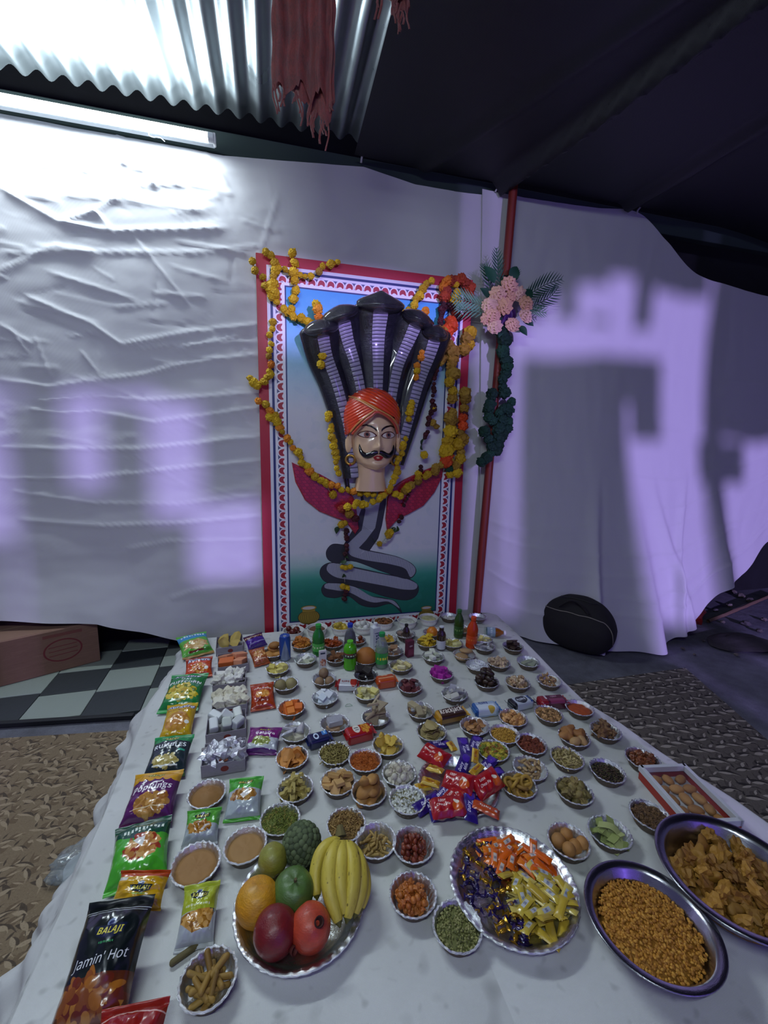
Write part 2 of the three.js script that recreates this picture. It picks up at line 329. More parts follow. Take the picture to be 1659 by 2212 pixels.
// tablecloth over the low platform
const leftEdge = [[392, 1420], [356, 1468], [318, 1528], [285, 1610], [255, 1685], [218, 1772], [170, 1880], [120, 1990], [60, 2120], [20, 2210]].map(([x, y]) => onY(x, y));
const rightEdge = [[1065, 1322], [1110, 1362], [1160, 1412], [1215, 1470], [1262, 1515], [1340, 1562], [1420, 1620], [1500, 1672], [1580, 1722], [1659, 1778]].map(([x, y]) => onY(x, y));
const edgeX = (e) => (z) => piece(e.map((p) => p.z), e.map((p) => p.x), z);
const xl = edgeX(leftEdge), xr = edgeX(rightEdge);
{ // hidden plank platform
  const g = new THREE.Group();
  for (let i = 0; i < 5; i++) mesh('plank', put(rbox(0.318, 0.1, 2.1, 0.004), V(-0.285 + i * 0.32, 0.058, -1.21)), cm('#6b5238', 0.8), g);
  top(g, 'platform', 'low plank platform under the offering cloth', 'platform');
}
{
  const zb = -2.288, zf = -0.12;
  const f = (u, v) => {
    const z = lerp(zb, zf, v);
    const L = xl(z), R = xr(z);
    const wob = 0.015 * nz(z * 6, 1.5) + 0.01 * nz(z * 17, 4.5);
    let x, y;
    if (u < 0.12) { const t = 1 - u / 0.12; const out = 0.045 + 0.045 * (nz(z * 5, 8.2) + 0.5) + 0.02 * nz(z * 16, 3.3); x = L - out * t - wob * t; y = lerp(PLAT, 0.012 + 0.05 * Math.max(0, nz(z * 8, 6.6)) + 0.012 * Math.sin(z * 60 + 3 * Math.sin(z * 9)), Math.pow(t, 1.2)); x += 0.012 * t * Math.sin(t * 9 + z * 26); }
    else if (u > 0.90) { const t = (u - 0.90) / 0.10; x = R + 0.05 * t; y = lerp(PLAT, 0.014, Math.pow(t, 1.5)); }
    else { const t = (u - 0.12) / 0.78; x = lerp(L, R, t); y = PLAT + 0.0016 * nz(x * 5, z * 5, 2) + 0.0008 * nz(x * 16, z * 12, 7) + 0.0035 * Math.exp(-Math.pow((z + 1.55 - 0.05 * nz(x * 3, 2) + 0.12 * x) / 0.012, 2)) * smooth(0.2, 0.4, x) * smooth(0.8, 0.6, x); y -= 0.0018; if (t < 0.02) y -= 0.003; }
    return V(x, y, z);
  };
  const stain = dataTex(512, (u, v) => { const s = Math.pow(Math.max(0, nz(u * 22, v * 22, 5) - 0.28), 1) * 0.7 + Math.pow(Math.max(0, nz(u * 46, v * 46, 2) - 0.42), 1) * 0.9; const k = 0.80 + 0.05 * nz(u * 6, v * 6, 1) - s * 0.34; return [k, k * 1.005, k * 0.995]; }, true);
  const m = std('#ffffff', 0.9, { map: rep(stain, 2, 2), bumpMap: rep(weave, 46, 52), bumpScale: 0.0006 });
  top(new THREE.Mesh(slab(150, 190, f, V(0, -0.0015, 0)), m), 'tablecloth', 'off-white cloth spread over the low platform under the food offerings', 'cloth');
}

// ───────────── painted panel with the hooded serpent relief ─────────────
const PZ = -2.325, PX0 = -0.062, PX1 = 1.088, PY0 = 0.012, PY1 = 2.057;
const W = (px, py, dz = 0) => onZ(px, py, PZ + dz);      // point on the panel face, dz in front of it
const S = 0.00264;                                        // metres per photo pixel on the panel
const panel = new THREE.Group(); panel.position.set((PX0 + PX1) / 2, PY0, PZ);
top(panel, 'painted_panel', 'framed painted panel with a black five-hooded serpent and a turbaned head in relief', 'painting');
const inPanel = (o) => { o.position.sub(panel.position); return o; };
const panelMesh = (name, geo, m, parent = panel) => { geo.translate(-panel.position.x, -panel.position.y, -panel.position.z); return mesh(name, geo, m, parent); };
{
  const CW = 1100, CH = 1956, K = CW / (PX1 - PX0);
  const q = (px, py) => { const p = W(px, py); return [(p.x - PX0) * K, (PY1 - p.y) * K]; };
  const c4 = (X, Y) => q(520 + X / 2.765, 980 + Y / 2.765);
  const art = canvas(CW, CH, (g) => {
    const rect = (m, col) => { g.fillStyle = col; g.fillRect(m * K, m * K, CW - 2 * m * K, CH - 2 * m * K); };
    rect(0, '#b3152f'); rect(0.048, '#e4e4ea'); rect(0.064, '#1c2a6e'); rect(0.076, '#e9e9ee'); rect(0.089, '#1c2a6e'); rect(0.093, '#e9e6ec');
    // petal band
    const band = (x, y, ang, n, step) => { g.save(); g.translate(x, y); g.rotate(ang); for (let i = 0; i < n; i++) { const X = i * step, mir = i > n / 2 ? -1 : 1; g.save(); g.translate(X + step / 2, -6); g.scale(mir * 1.55, 1.7); g.fillStyle = '#2a1f4a'; g.fillRect(-step / 3.1, 0, step / 1.55, 19); g.fillStyle = '#f1eef4'; g.beginPath(); g.ellipse(1, 10, 16, 14, 0.5, 0, 7); g.fill(); g.fillStyle = '#a81c2c'; g.beginPath(); g.moveTo(-12, 19); g.quadraticCurveTo(-10, -6, 5, 0); g.quadraticCurveTo(15, 4, 9, 19); g.quadraticCurveTo(2, 3, -12, 19); g.fill(); g.restore(); } g.restore(); };
    const b = 0.100 * K, e = 0.100 * K, st = 46;
    /* petals */ band(b, e, 0, Math.floor((CW - 2 * b) / st), st); band(CW - b, CH - e, Math.PI, Math.floor((CW - 2 * b) / st), st);
    band(b, CH - e, -Math.PI / 2, Math.floor((CH - 2 * e) / st), st); band(CW - b, e, Math.PI / 2, Math.floor((CH - 2 * e) / st), st);
    const m0 = 0.134; g.fillStyle = '#ececf0'; g.lineWidth = 10; g.strokeStyle = '#ececf0'; g.strokeRect((m0 - 0.009) * K, (m0 - 0.009) * K, CW - 2 * (m0 - 0.009) * K, CH - 2 * (m0 - 0.009) * K);
    rect(m0, '#182463');
    // painted sky, haze and meadow
    const m1 = 0.141 * K, gr = g.createLinearGradient(0, m1, 0, CH - m1);
    for (const [t, c] of [[0, '#3a9fd6'], [0.08, '#58b4e0'], [0.17, '#86c3de'], [0.26, '#b9cfdc'], [0.34, '#d5d6da'], [0.775, '#d8d9dc'], [0.82, '#a9c8bf'], [0.865, '#3b9a80'], [0.91, '#0f7c63'], [1, '#0a6f58']]) gr.addColorStop(t, c);
    g.fillStyle = gr; g.fillRect(m1, m1, CW - 2 * m1, CH - 2 * m1);
    seed = 5; for (let i = 0; i < 500; i++) { g.fillStyle = `rgba(${rnd() < 0.5 ? '255,255,255' : '60,120,150'},0.035)`; g.beginPath(); g.ellipse(rr(m1 + 40, CW - m1 - 40), rr(m1 + 40, CH - m1 - 40), rr(10, 36), rr(6, 24), rr(0, 3), 0, 7); g.fill(); }
    const poly = (pts, fill, line) => { g.beginPath(); pts.forEach(([X, Y], i) => { const [x, y] = c4(X, Y); i ? g.lineTo(x, y) : g.moveTo(x, y); }); g.closePath(); if (fill) { g.fillStyle = fill; g.fill(); } if (line) { g.strokeStyle = line; g.lineWidth = 3; g.lineJoin = 'round'; g.stroke(); } };
    const curve = (pts) => { const c = new THREE.CatmullRomCurve3(pts.map(([x, y]) => V(x, y, 0)), true, 'centripetal'); return c.getPoints(90).map((p) => [p.x, p.y]); };
    const stripes = (pts, A, B, n, tilt) => { g.save(); poly(pts); g.clip(); g.strokeStyle = '#5f6070'; g.lineWidth = 1.5; for (let i = 0; i <= n; i++) { const t = i / n, x = lerp(A[0], B[0], t), y = lerp(A[1], B[1], t); g.beginPath(); g.moveTo(...c4(x - tilt[0], y - tilt[1])); g.lineTo(...c4(x + tilt[0], y + tilt[1])); g.stroke(); } g.restore(); };
    const DK = '#2b2d36', LT = '#aeb0ba';
    poly(curve([[500, 780], [482, 812], [500, 850], [560, 862], [640, 850], [720, 905], [800, 918], [900, 898], [962, 952], [925, 885], [850, 862], [770, 850], [700, 805], [640, 780], [560, 768]]), DK, '#16171c');
    let c = curve([[505, 780], [500, 800], [560, 815], [650, 830], [740, 875], [800, 890], [880, 884], [950, 925], [915, 880], [850, 866], [780, 852], [700, 805], [640, 785], [560, 772]]); poly(c, LT); stripes(c, [500, 790], [960, 920], 70, [4, 40]);
    poly(curve([[530, 652], [482, 680], [473, 720], [505, 765], [600, 776], [720, 806], [880, 858], [1000, 874], [1050, 845], [1062, 795], [1015, 752], [850, 716], [650, 672]]), DK, '#16171c');
    c = curve([[524, 660], [514, 695], [560, 735], [700, 760], [860, 790], [980, 812], [1046, 808], [1056, 785], [1010, 755], [850, 720], [650, 678], [570, 655]]); poly(c, LT); stripes(c, [520, 690], [1060, 790], 78, [3, 50]);
    poly(curve([[620, 545], [545, 543], [511, 585], [520, 630], [570, 655], [660, 640], [850, 705], [1000, 748], [1030, 735], [1048, 700], [1030, 665], [950, 622], [850, 596], [760, 576], [690, 545]]), DK, '#16171c');
    c = curve([[660, 560], [650, 600], [720, 630], [900, 662], [985, 690], [1015, 738], [1042, 712], [1040, 680], [1000, 645], [920, 614], [840, 597], [770, 583], [705, 562]]); poly(c, LT); stripes(c, [650, 590], [1045, 700], 64, [5, 50]);
    poly([[663, 205], [870, 205], [866, 300], [842, 430], [820, 505], [766, 582], [705, 566], [660, 600], [612, 552], [680, 440], [722, 330], [718, 260]], DK, '#16171c');
    c = [[722, 196], [828, 196], [832, 290], [803, 445], [748, 518], [706, 562], [740, 585], [700, 610], [650, 602], [625, 552], [722, 458], [745, 340]]; poly(c, LT); stripes(c, [780, 200], [770, 450], 34, [70, 3]); stripes(c, [760, 455], [650, 600], 26, [40, 32]);
    // painted clay pots
    for (const [x, y, s] of [[667, 1331, 1], [921, 1326, 0.8]]) { const [X, Y] = q(x, y); g.fillStyle = '#9c8128'; g.strokeStyle = '#4c3c10'; g.lineWidth = 3; g.beginPath(); g.ellipse(X, Y + 6, 58 * s, 40 * s, 0, 0, 7); g.fill(); g.stroke(); for (let i = -5; i <= 5; i++) { g.beginPath(); g.ellipse(X, Y + 6, Math.abs(i) * 11 * s + 1, 39 * s, 0, i < 0 ? Math.PI / 2 : -Math.PI / 2, i < 0 ? Math.PI * 1.5 : Math.PI / 2); g.lineWidth = 1.5; g.stroke(); } g.fillStyle = '#a98c30'; g.fillRect(X - 34 * s, Y - 46 * s, 68 * s, 20 * s); g.beginPath(); g.ellipse(X, Y - 46 * s, 42 * s, 14 * s, 0, 0, 7); g.fill(); g.stroke(); g.fillStyle = '#c9c4c0'; g.beginPath(); g.ellipse(X, Y - 46 * s, 34 * s, 9 * s, 0, 0, 7); g.fill(); }
  });
  const back = rbox(PX1 - PX0, PY1 - PY0, 0.026, 0.004); back.translate((PX0 + PX1) / 2, (PY0 + PY1) / 2, PZ - 0.0135);
  panelMesh('board', back, cm('#8a1426', 0.5));
  const face = new THREE.PlaneGeometry(PX1 - PX0 - 0.002, PY1 - PY0 - 0.002); face.translate((PX0 + PX1) / 2, (PY0 + PY1) / 2, PZ);
  const o = panelMesh('painted_face', face, phy('#ffffff', 0.55, { map: art, clearcoat: 0.25, clearcoatRoughness: 0.35, bumpMap: rep(speck, 4, 7), bumpScale: 0.0008 }));
  o.userData.label = 'painted ground with striped border, blue sky, green meadow, serpent coils and pots';
}
// hoods
const black = phy('#17181f', 0.22, { clearcoat: 1, clearcoatRoughness: 0.06, bumpMap: rep(speck, 2, 5), bumpScale: 0.004 });
const bellyTex = dataTex(64, (u, v) => { const d = Math.abs(v - 0.5); return d > 0.40 ? [0.30, 0.30, 0.36] : [0.72 - 0.12 * d, 0.71 - 0.12 * d, 0.75 - 0.12 * d]; }, true);
const bellyBump = dataTex(64, (u, v) => 1 - Math.pow(Math.abs(v - 0.5) * 2, 3));
const zc = (dz) => dz * S;
function hood(pts, w0, w1, b0, b1, lift, n, headW, peak = 2) {
  w0 *= 1.35; w1 *= 1.06; headW *= 0.86;
  const path = new THREE.CatmullRomCurve3(pts.map(([x, y]) => V(x, y, 0)));
  const at = (t, a, wide, deep, off) => {
    const p = path.getPoint(t), tg = path.getTangent(t); const nx = -tg.y, ny = tg.x;   // photo y grows downwards
    const s = Math.sin(a) * wide;
    const w = W(p.x + nx * s, p.y + ny * s);
    w.z = PZ + (off + Math.cos(a) * deep) * S; return w;
  };
  const width = (t) => lerp(w0, w1, Math.pow(t, 0.95)) * (t > 0.93 ? Math.sqrt(Math.max(0.0, 1 - Math.pow((t - 0.93) / 0.07, 2))) : 1);
  const deep = (t) => lerp(15, 22, t) * (t > 0.93 ? Math.sqrt(Math.max(0, 1 - Math.pow((t - 0.93) / 0.07, 2))) : 1);
  const off = (t) => lift + 30 * smooth(0.62, 0.97, t);
  const body = grid(28, 60, (u, v) => at(v, u * Math.PI * 2, width(v), Math.max(deep(v), off(v) * 0.0 + 2), off(v)), true);
  // cowl and snout arching over the throat
  const tip = path.getPoint(0.925), hc = W(tip.x, tip.y); hc.z = PZ + (off(0.95) + 17) * S;
  const head = ball(26, 18, (p) => { const y = p.y, sn = p.z > 0 ? 1 + 0.35 * p.z * p.z * smooth(0.4, -0.5, y) : 1; return V(p.x * headW * S * (1 - 0.22 * Math.max(0, p.z)), (y > 0 ? y * (15 + peak * Math.pow(1 - Math.abs(p.x), 2)) : y * 15) * S - 0.006 * Math.max(0, p.z), p.z * 20 * S * sn); });
  const tg = path.getTangent(0.97); head.rotateZ(Math.atan2(-tg.y, tg.x) - Math.PI / 2);
  head.translate(hc.x, hc.y, hc.z);
  const o = panelMesh('hood', join([body, head]), black);
  const bel = grid(10, 80, (u, v) => { const t = lerp(0.0, 0.90, v), a = (u - 0.5) * 1.9; const k = Math.min(0.97, lerp(b0, b1, Math.pow(t, 1.1)) / Math.max(4, width(t))); const aa = Math.asin(k) * (u - 0.5) * 2; const p = at(t, aa, width(t), deep(t) + 1.6, off(t)); return p; });
  const uv = bel.attributes.uv; for (let i = 0; i < uv.count; i++) uv.setY(i, uv.getY(i) * n);
  const b = mesh('belly', bel, phy('#e0dde6', 0.25, { map: bellyTex, bumpMap: bellyBump, bumpScale: 0.003, clearcoat: 0.8, clearcoatRoughness: 0.1 }), o);
  bel.translate(-panel.position.x, -panel.position.y, -panel.position.z);
  b.userData.label = 'grey ribbed serpent belly';
}
hood([[762, 1030], [748, 930], [722, 830], [698, 765], [684, 708]], 17, 44, 8, 13, 10, 34, 38);
hood([[850, 1000], [872, 920], [893, 840], [912, 780], [922, 716]], 15, 37, 8, 13, 10, 34, 32);
hood([[790, 1000], [779, 880], [760, 790], [741, 735], [722, 682]], 14, 44, 7, 15, 13, 32, 43);
hood([[826, 1000], [836, 880], [850, 800], [870, 745], [886, 690]], 14, 40, 7, 14, 13, 32, 38);
hood([[808, 1000], [808, 880], [808, 790], [807, 720], [806, 662]], 14, 50, 6, 17, 17, 36, 54, 10);
// long dark edges of the outer hoods running down beside the neck
for (const pts of [[[668, 742], [700, 850], [735, 960], [752, 1060]], [[938, 760], [915, 860], [882, 945], [862, 1000]]])
  panelMesh('hood_edge', tube(pts.map(([x, y]) => W(x, y, 0.012)), 0.014, 30, 8), black);
// red fins on both sides of the throat
{
  const scaleTex = canvas(256, 256, (g) => { g.fillStyle = '#b01c2a'; g.fillRect(0, 0, 256, 256); for (let j = -1; j < 13; j++) for (let i = -1; i < 9; i++) { g.strokeStyle = '#6f0d18'; g.lineWidth = 2.2; g.fillStyle = (i + j) % 2 ? '#ba2230' : '#a81a26'; g.beginPath(); g.arc(i * 32 + (j % 2) * 16, j * 21, 20, 0, Math.PI); g.fill(); g.stroke(); } });
  const fin = (pts, name) => {
    const sh = new THREE.Shape(pts.map(([x, y]) => { const p = W(x, y); return new THREE.Vector2(p.x, p.y); }));
    const g = new THREE.ExtrudeGeometry(sh, { depth: 0.012, bevelEnabled: true, bevelSize: 0.006, bevelThickness: 0.008, bevelSegments: 4, curveSegments: 8 });
    const p = g.attributes.position, uv = g.attributes.uv; for (let i = 0; i < p.count; i++) uv.setXY(i, p.getX(i) * 5, p.getY(i) * 5);
    g.translate(0, 0, PZ - 0.001);
    const o = panelMesh('fin', g, phy('#ffffff', 0.35, { map: scaleTex, clearcoat: 0.6, clearcoatRoughness: 0.15 })); o.userData.label = 'red scaled fin';
  };
  fin([[632, 1001], [640, 1040], [660, 1078], [690, 1102], [725, 1116], [748, 1124], [766, 1150], [772, 1140], [764, 1080], [748, 1060], [715, 1040], [690, 1026], [655, 1013]]);
  fin([[955, 1001], [951, 1030], [935, 1062], [912, 1090], [880, 1108], [858, 1118], [836, 1142], [834, 1120], [838, 1075], [848, 1055], [872, 1038], [905, 1022], [935, 1010]]);
}
// head with face, turban and ornaments (local units: photo pixels)
{
  const head = new THREE.Group(); head.name = 'head'; panel.add(head);
  head.position.copy(W(806, 950, 0.052)).sub(panel.position); head.scale.setScalar(S);
  const skin = phy('#e9c39c', 0.30, { clearcoat: 1, clearcoatRoughness: 0.08 });
  const hw = (y) => piece([-60, -57.5, -53, -46, -36, -22, -8, 8, 30, 64], [4, 16, 27, 35, 41, 44.5, 46, 46.5, 45, 38], y);
  const dp = (y) => piece([-60, -57, -48, -30, 0, 30, 64], [30, 37, 43, 46, 47, 46, 38], y);
  const ga = (x, y, cx, cy, sx, sy) => Math.exp(-Math.pow((x - cx) / sx, 2) - Math.pow((y - cy) / sy, 2));
  const fz = (x, y) => {
    const w = hw(y), u = clamp(x / w, -1, 1);
    let z = dp(y) * Math.pow(Math.max(0, 1 - Math.pow(Math.abs(u), 2.3)), 0.55);
    z += 11 * ga(x, y, 0, -13, 5.2, 7) + 6 * ga(x, y, 0, -2, 4, 10) + 3.5 * ga(x, y, 0, 12, 5, 12);
    z += 3 * (ga(x, y, -7, -16, 3.5, 3.5) + ga(x, y, 7, -16, 3.5, 3.5));
    z -= 3.2 * (ga(x, y, -20, 8, 13, 7) + ga(x, y, 20, 8, 13, 7));
    z += 2.0 * (ga(x, y, -21, 8, 8, 4) + ga(x, y, 21, 8, 8, 4));
    z += 1.8 * (ga(x, y, -26, -12, 11, 9) + ga(x, y, 26, -12, 11, 9));
    z += 3.5 * ga(x, y, 0, -34, 10, 4) + 4 * ga(x, y, 0, -49, 12, 7) - 2 * ga(x, y, 0, -42, 12, 3);
    return z;
  };
  const f = grid(72, 72, (a, b) => { const y = lerp(-60, 64, b), s = Math.sin((a - 0.5) * Math.PI), x = hw(y) * s; return V(x, y, fz(x * 0.999, y)); });
  mesh('face', f, skin, head);
  // neck
  const nk = grid(40, 20, (a, b) => { const y = lerp(-42, -104, b), w = piece([0, 0.5, 0.85, 1], [31, 29.5, 33, 35], b), t = (a - 0.5) * Math.PI * 1.1; return V(-3 + w * Math.sin(t), y, 27 * Math.cos(t) - 4 + (b < 0.2 ? 4 : 0)); });
  mesh('neck', nk, skin, head);
  const patch = (name, pts, m, lift, parent, seg = 14) => {
    const sh = new THREE.Shape(pts.map(([x, y]) => new THREE.Vector2(x, y)));
    let g = new THREE.ExtrudeGeometry(sh, { depth: 0.4, bevelEnabled: true, bevelSize: 0.35, bevelThickness: 0.4, bevelSegments: 2, curveSegments: seg });
    const p = g.attributes.position; for (let i = 0; i < p.count; i++) p.setZ(i, p.getZ(i) + fz(p.getX(i), p.getY(i)) + lift);
    g.computeVertexNormals(); return mesh(name, g, m, parent);
  };
  const almond = (cx, cy, rx, ry, s) => { const o = []; for (let i = 0; i < 28; i++) { const a = i / 28 * Math.PI * 2, c = Math.cos(a), sn = Math.sin(a); o.push([cx + c * rx, cy + sn * ry * Math.pow(Math.abs(sn), 0.35) * (sn > 0 ? 1.1 : 0.75) + s * c * 0.8]); } return o; };
  const disc = (cx, cy, r) => { const o = []; for (let i = 0; i < 18; i++) o.push([cx + r * Math.cos(i / 18 * 6.2832), cy + r * Math.sin(i / 18 * 6.2832)]); return o; };
  const gloss = (c) => phy(c, 0.2, { clearcoat: 1, clearcoatRoughness: 0.05 });
  for (const s of [-1, 1]) {
    const cx = s < 0 ? -21 : 22;
    const eye = patch('eye', almond(cx, 8.5, 17, 7.2, s), gloss('#5a1c1c'), 0.2, head);
    patch('eye_white', almond(cx, 8.3, 14.2, 5.6, s), gloss('#e9dcd2'), 1.1, eye);
    patch('iris', disc(cx - 1, 9.2, 5.4), gloss('#a06a5c'), 1.9, eye);
    patch('pupil', disc(cx - 1, 9.8, 2.5), gloss('#180c0a'), 2.6, eye);
    const br = []; for (let i = 0; i <= 12; i++) { const t = i / 12; br.push([s * lerp(5, 37, t) + 0.6, 17.5 + 9 * Math.sin(Math.pow(t, 0.8) * 2.5) + (t > 0.5 ? 1 : 0), lerp(1.9, 0.5, t)]); }
    const eb = []; for (const [x, y, w] of br) eb.push([x, y + w]); for (const [x, y, w] of br.slice().reverse()) eb.push([x, y - w]);
    patch('eyebrow', s > 0 ? eb.reverse() : eb, gloss('#170a10'), 0.4, head);
    // moustache half: tapering, upturned
    const mp = [[s * 1.5, -24], [s * 8, -25.5], [s * 16, -30], [s * 24, -30.5], [s * 31, -24], [s * 34, -15], [s * 35, -9]];
    const crv = new THREE.CatmullRomCurve3(mp.map(([x, y]) => V(x, y, fz(x, y) + 1.2)));
    const mg = grid(14, 40, (u, v) => { const p = crv.getPoint(v), tn = crv.getTangent(v), nrm = V(-tn.y, tn.x, 0).normalize(); const r = 7.4 * Math.pow(Math.sin(Math.PI * (0.16 + 0.84 * v)), 0.8) * (1 - 0.25 * v) + 0.15, a = u * Math.PI * 2; return p.clone().addScaledVector(nrm, Math.cos(a) * r * 0.82).add(V(0, 0, Math.sin(a) * r * 0.6)); }, true);
    mesh('moustache', mg, gloss('#0d0c10'), head);
    // ear with hoop earring
    const ear = mesh('ear', ball(20, 16, (p) => V(p.x * 6.5 + (p.y < 0 ? 1.5 * s * -1 * p.y * -1 : 0), p.y * 25, p.z * 13 - 3 * Math.pow(Math.max(0, 1 - p.y * p.y), 2) * (p.z > 0 ? 1 : 0))), skin, head);
    ear.position.set(s < 0 ? -52 : 53, -2, 4); ear.rotation.z = s * 0.10; ear.rotation.y = s * -0.5;
    mesh('ear_ridge', tube([V(-3 * s, -14, 9), V(3 * s, 0, 11), V(4 * s, 14, 8), V(-1 * s, 20, 8)], 1.6, 16, 6), skin, ear);
    const ring = mesh('earring', new THREE.TorusGeometry(9, 2.6, 10, 28), phy('#b3873c', 0.3, { metalness: 0.7 }), head); ring.position.set(s < 0 ? -48 : 45, -41, 8); ring.rotation.y = s * 0.35;
    mesh('stone', ball(8, 6, (p) => p.multiplyScalar(2.6)), gloss('#a31322'), ring).position.set(0, -10, 2);
  }
  patch('lips', [[-10, -34], [-6, -31.5], [-2, -30.5], [0, -31.3], [2, -30.5], [6, -31.5], [10, -34], [6, -39], [0, -40.5], [-6, -39]].reverse(), gloss('#a81620'), 1.2, head);
  // turban
  const cx = -4.5, y0 = 44, yt = 103, RX = 59, RZ = 58;
  const sc = (y) => y > y0 ? Math.sqrt(Math.max(0, 1 - Math.pow((y - y0) / (yt - y0), 2))) : 1 - 0.06 * smooth(y0, 0, y);
  const tz = (x, y) => { const s = sc(y) || 1e-3; return RZ * s * Math.sqrt(Math.max(0, 1 - Math.pow((x - cx) / (RX * s), 2))); };
  const yb = (x) => piece([-64, -56, -40, -12, -6, 0, 30, 47, 60], [6, 12, 34, 56, 58, 57, 44, 24, 14], x);
  const bandLine = (x) => piece([-52, 46], [83, 24], x);
  const tg = grid(110, 70, (u, v) => {
    const a = (u - 0.5) * Math.PI * 1.04; const xb = cx + RX * Math.sin(a);
    const b0 = yb(xb), y = lerp(b0, yt, 1 - Math.pow(1 - v, 1.35)); const s = sc(y);
    let x = cx + RX * s * Math.sin(a), z = RZ * s * Math.cos(a);
    const under = y < bandLine(x) && x < 4;
    const c = under ? -0.62 * x + y : 0.55 * (x + 0.004 * x * x) + y;
    const ph = Math.abs(Math.sin(c * (under ? 0.55 : 0.42)));
    const k = (under ? 1.9 : 2.4) * (ph - 0.6) * smooth(0, 0.15, s);
    x += k * Math.sin(a); z += k * Math.cos(a) + (under ? -1.5 : 1.2);
    return V(x, y, z - 1);
  });
  mesh('turban', tg, phy('#e8430f', 0.28, { clearcoat: 1, clearcoatRoughness: 0.07 }), head);
  const ribbon = (pts, r, m, lift) => mesh('turban_band', tube(pts.map(([x, y]) => V(x, y, tz(x, y) + lift)), r, 60, 8), m, head);
  const gold = gloss('#d9934e'), pink = gloss('#cf4a32');
  ribbon([[-53, 84], [-40, 77], [-20, 65], [0, 54], [20, 45], [36, 34], [47, 20]], 1.9, gold, 0.6);
  ribbon([[-52, 80], [-38, 73], [-20, 61], [0, 50], [20, 41], [36, 30], [46, 17]], 1.5, gloss('#f0b183'), 0.4);
  ribbon([[-52, 14], [-44, 26], [-32, 38], [-20, 48], [-10, 55]], 1.8, gold, -0.2);
  ribbon([[-49, 10], [-40, 22], [-29, 34], [-17, 44], [-8, 51], [4, 49], [20, 40], [34, 28], [43, 14]], 2.6, pink, 0.2);
}

// red pole with bouquet and green garland
{
  const a = onZ(1109, 405, -2.29), b = onZ(1028, 1330, -2.29); b.y = 0.0;
  const d = a.clone().sub(b), h = d.length() + 0.06;
  const g = new THREE.Group(); g.position.copy(b);
  const c = lathe([[0, 0], [0.024, 0], [0.0245, 0.5], [0.022, 1.6], [0.023, h - 0.01], [0, h]], 16);
  jitter(c, 0.05, 3);
  mesh('shaft', c, std('#8e2c1f', 0.55, { map: canvas(128, 512, (x) => { x.fillStyle = '#d8ccc8'; x.fillRect(0, 0, 128, 512); seed = 9; for (let i = 0; i < 500; i++) { x.fillStyle = rnd() < 0.6 ? 'rgba(50,24,20,0.20)' : 'rgba(255,230,220,0.16)'; x.fillRect(rnd() * 128, rnd() * 512, rr(1, 3), rr(10, 60)); } }) }), g);
  g.quaternion.setFromUnitVectors(V(0, 1, 0), d.clone().normalize());
  top(g, 'wooden_pole', 'red painted wooden pole leaning beside the painted panel', 'pole');
  g.userData.label = 'red painted wooden pole standing beside the painted panel';
  // cord tied round it
  const k = onZ(1098, 605, -2.265); const t = mesh('cord', put(new THREE.CylinderGeometry(0.028, 0.028, 0.05, 16, 1), V(0, k.y, 0)), cm('#201a1c', 0.9), g);
}
const petalBall = (() => { // carnation: ruffled rosette
  const parts = [];
  seed = 31;
  for (let r = 0; r < 5; r++) { const rad = [0.95, 0.85, 0.68, 0.48, 0.28][r], n = [9, 8, 7, 6, 4][r]; parts.push(grid(n * 4, 4, (u, v) => { const a = u * Math.PI * 2 + r * 0.6; const w = 1 + 0.10 * Math.sin(a * n) + 0.05 * Math.sin(a * n * 2.7); const q = rad * w * v; return V(Math.cos(a) * q, Math.sin(a) * q, 0.12 + r * 0.15 - 0.25 * v * v * rad + 0.10 * Math.sin(a * n + r) * v); }, true)); }
  parts.push(ball(14, 8, (p) => V(p.x * 0.72, p.y * 0.72, p.z * 0.42 - 0.1)));
  return join(parts);
})();
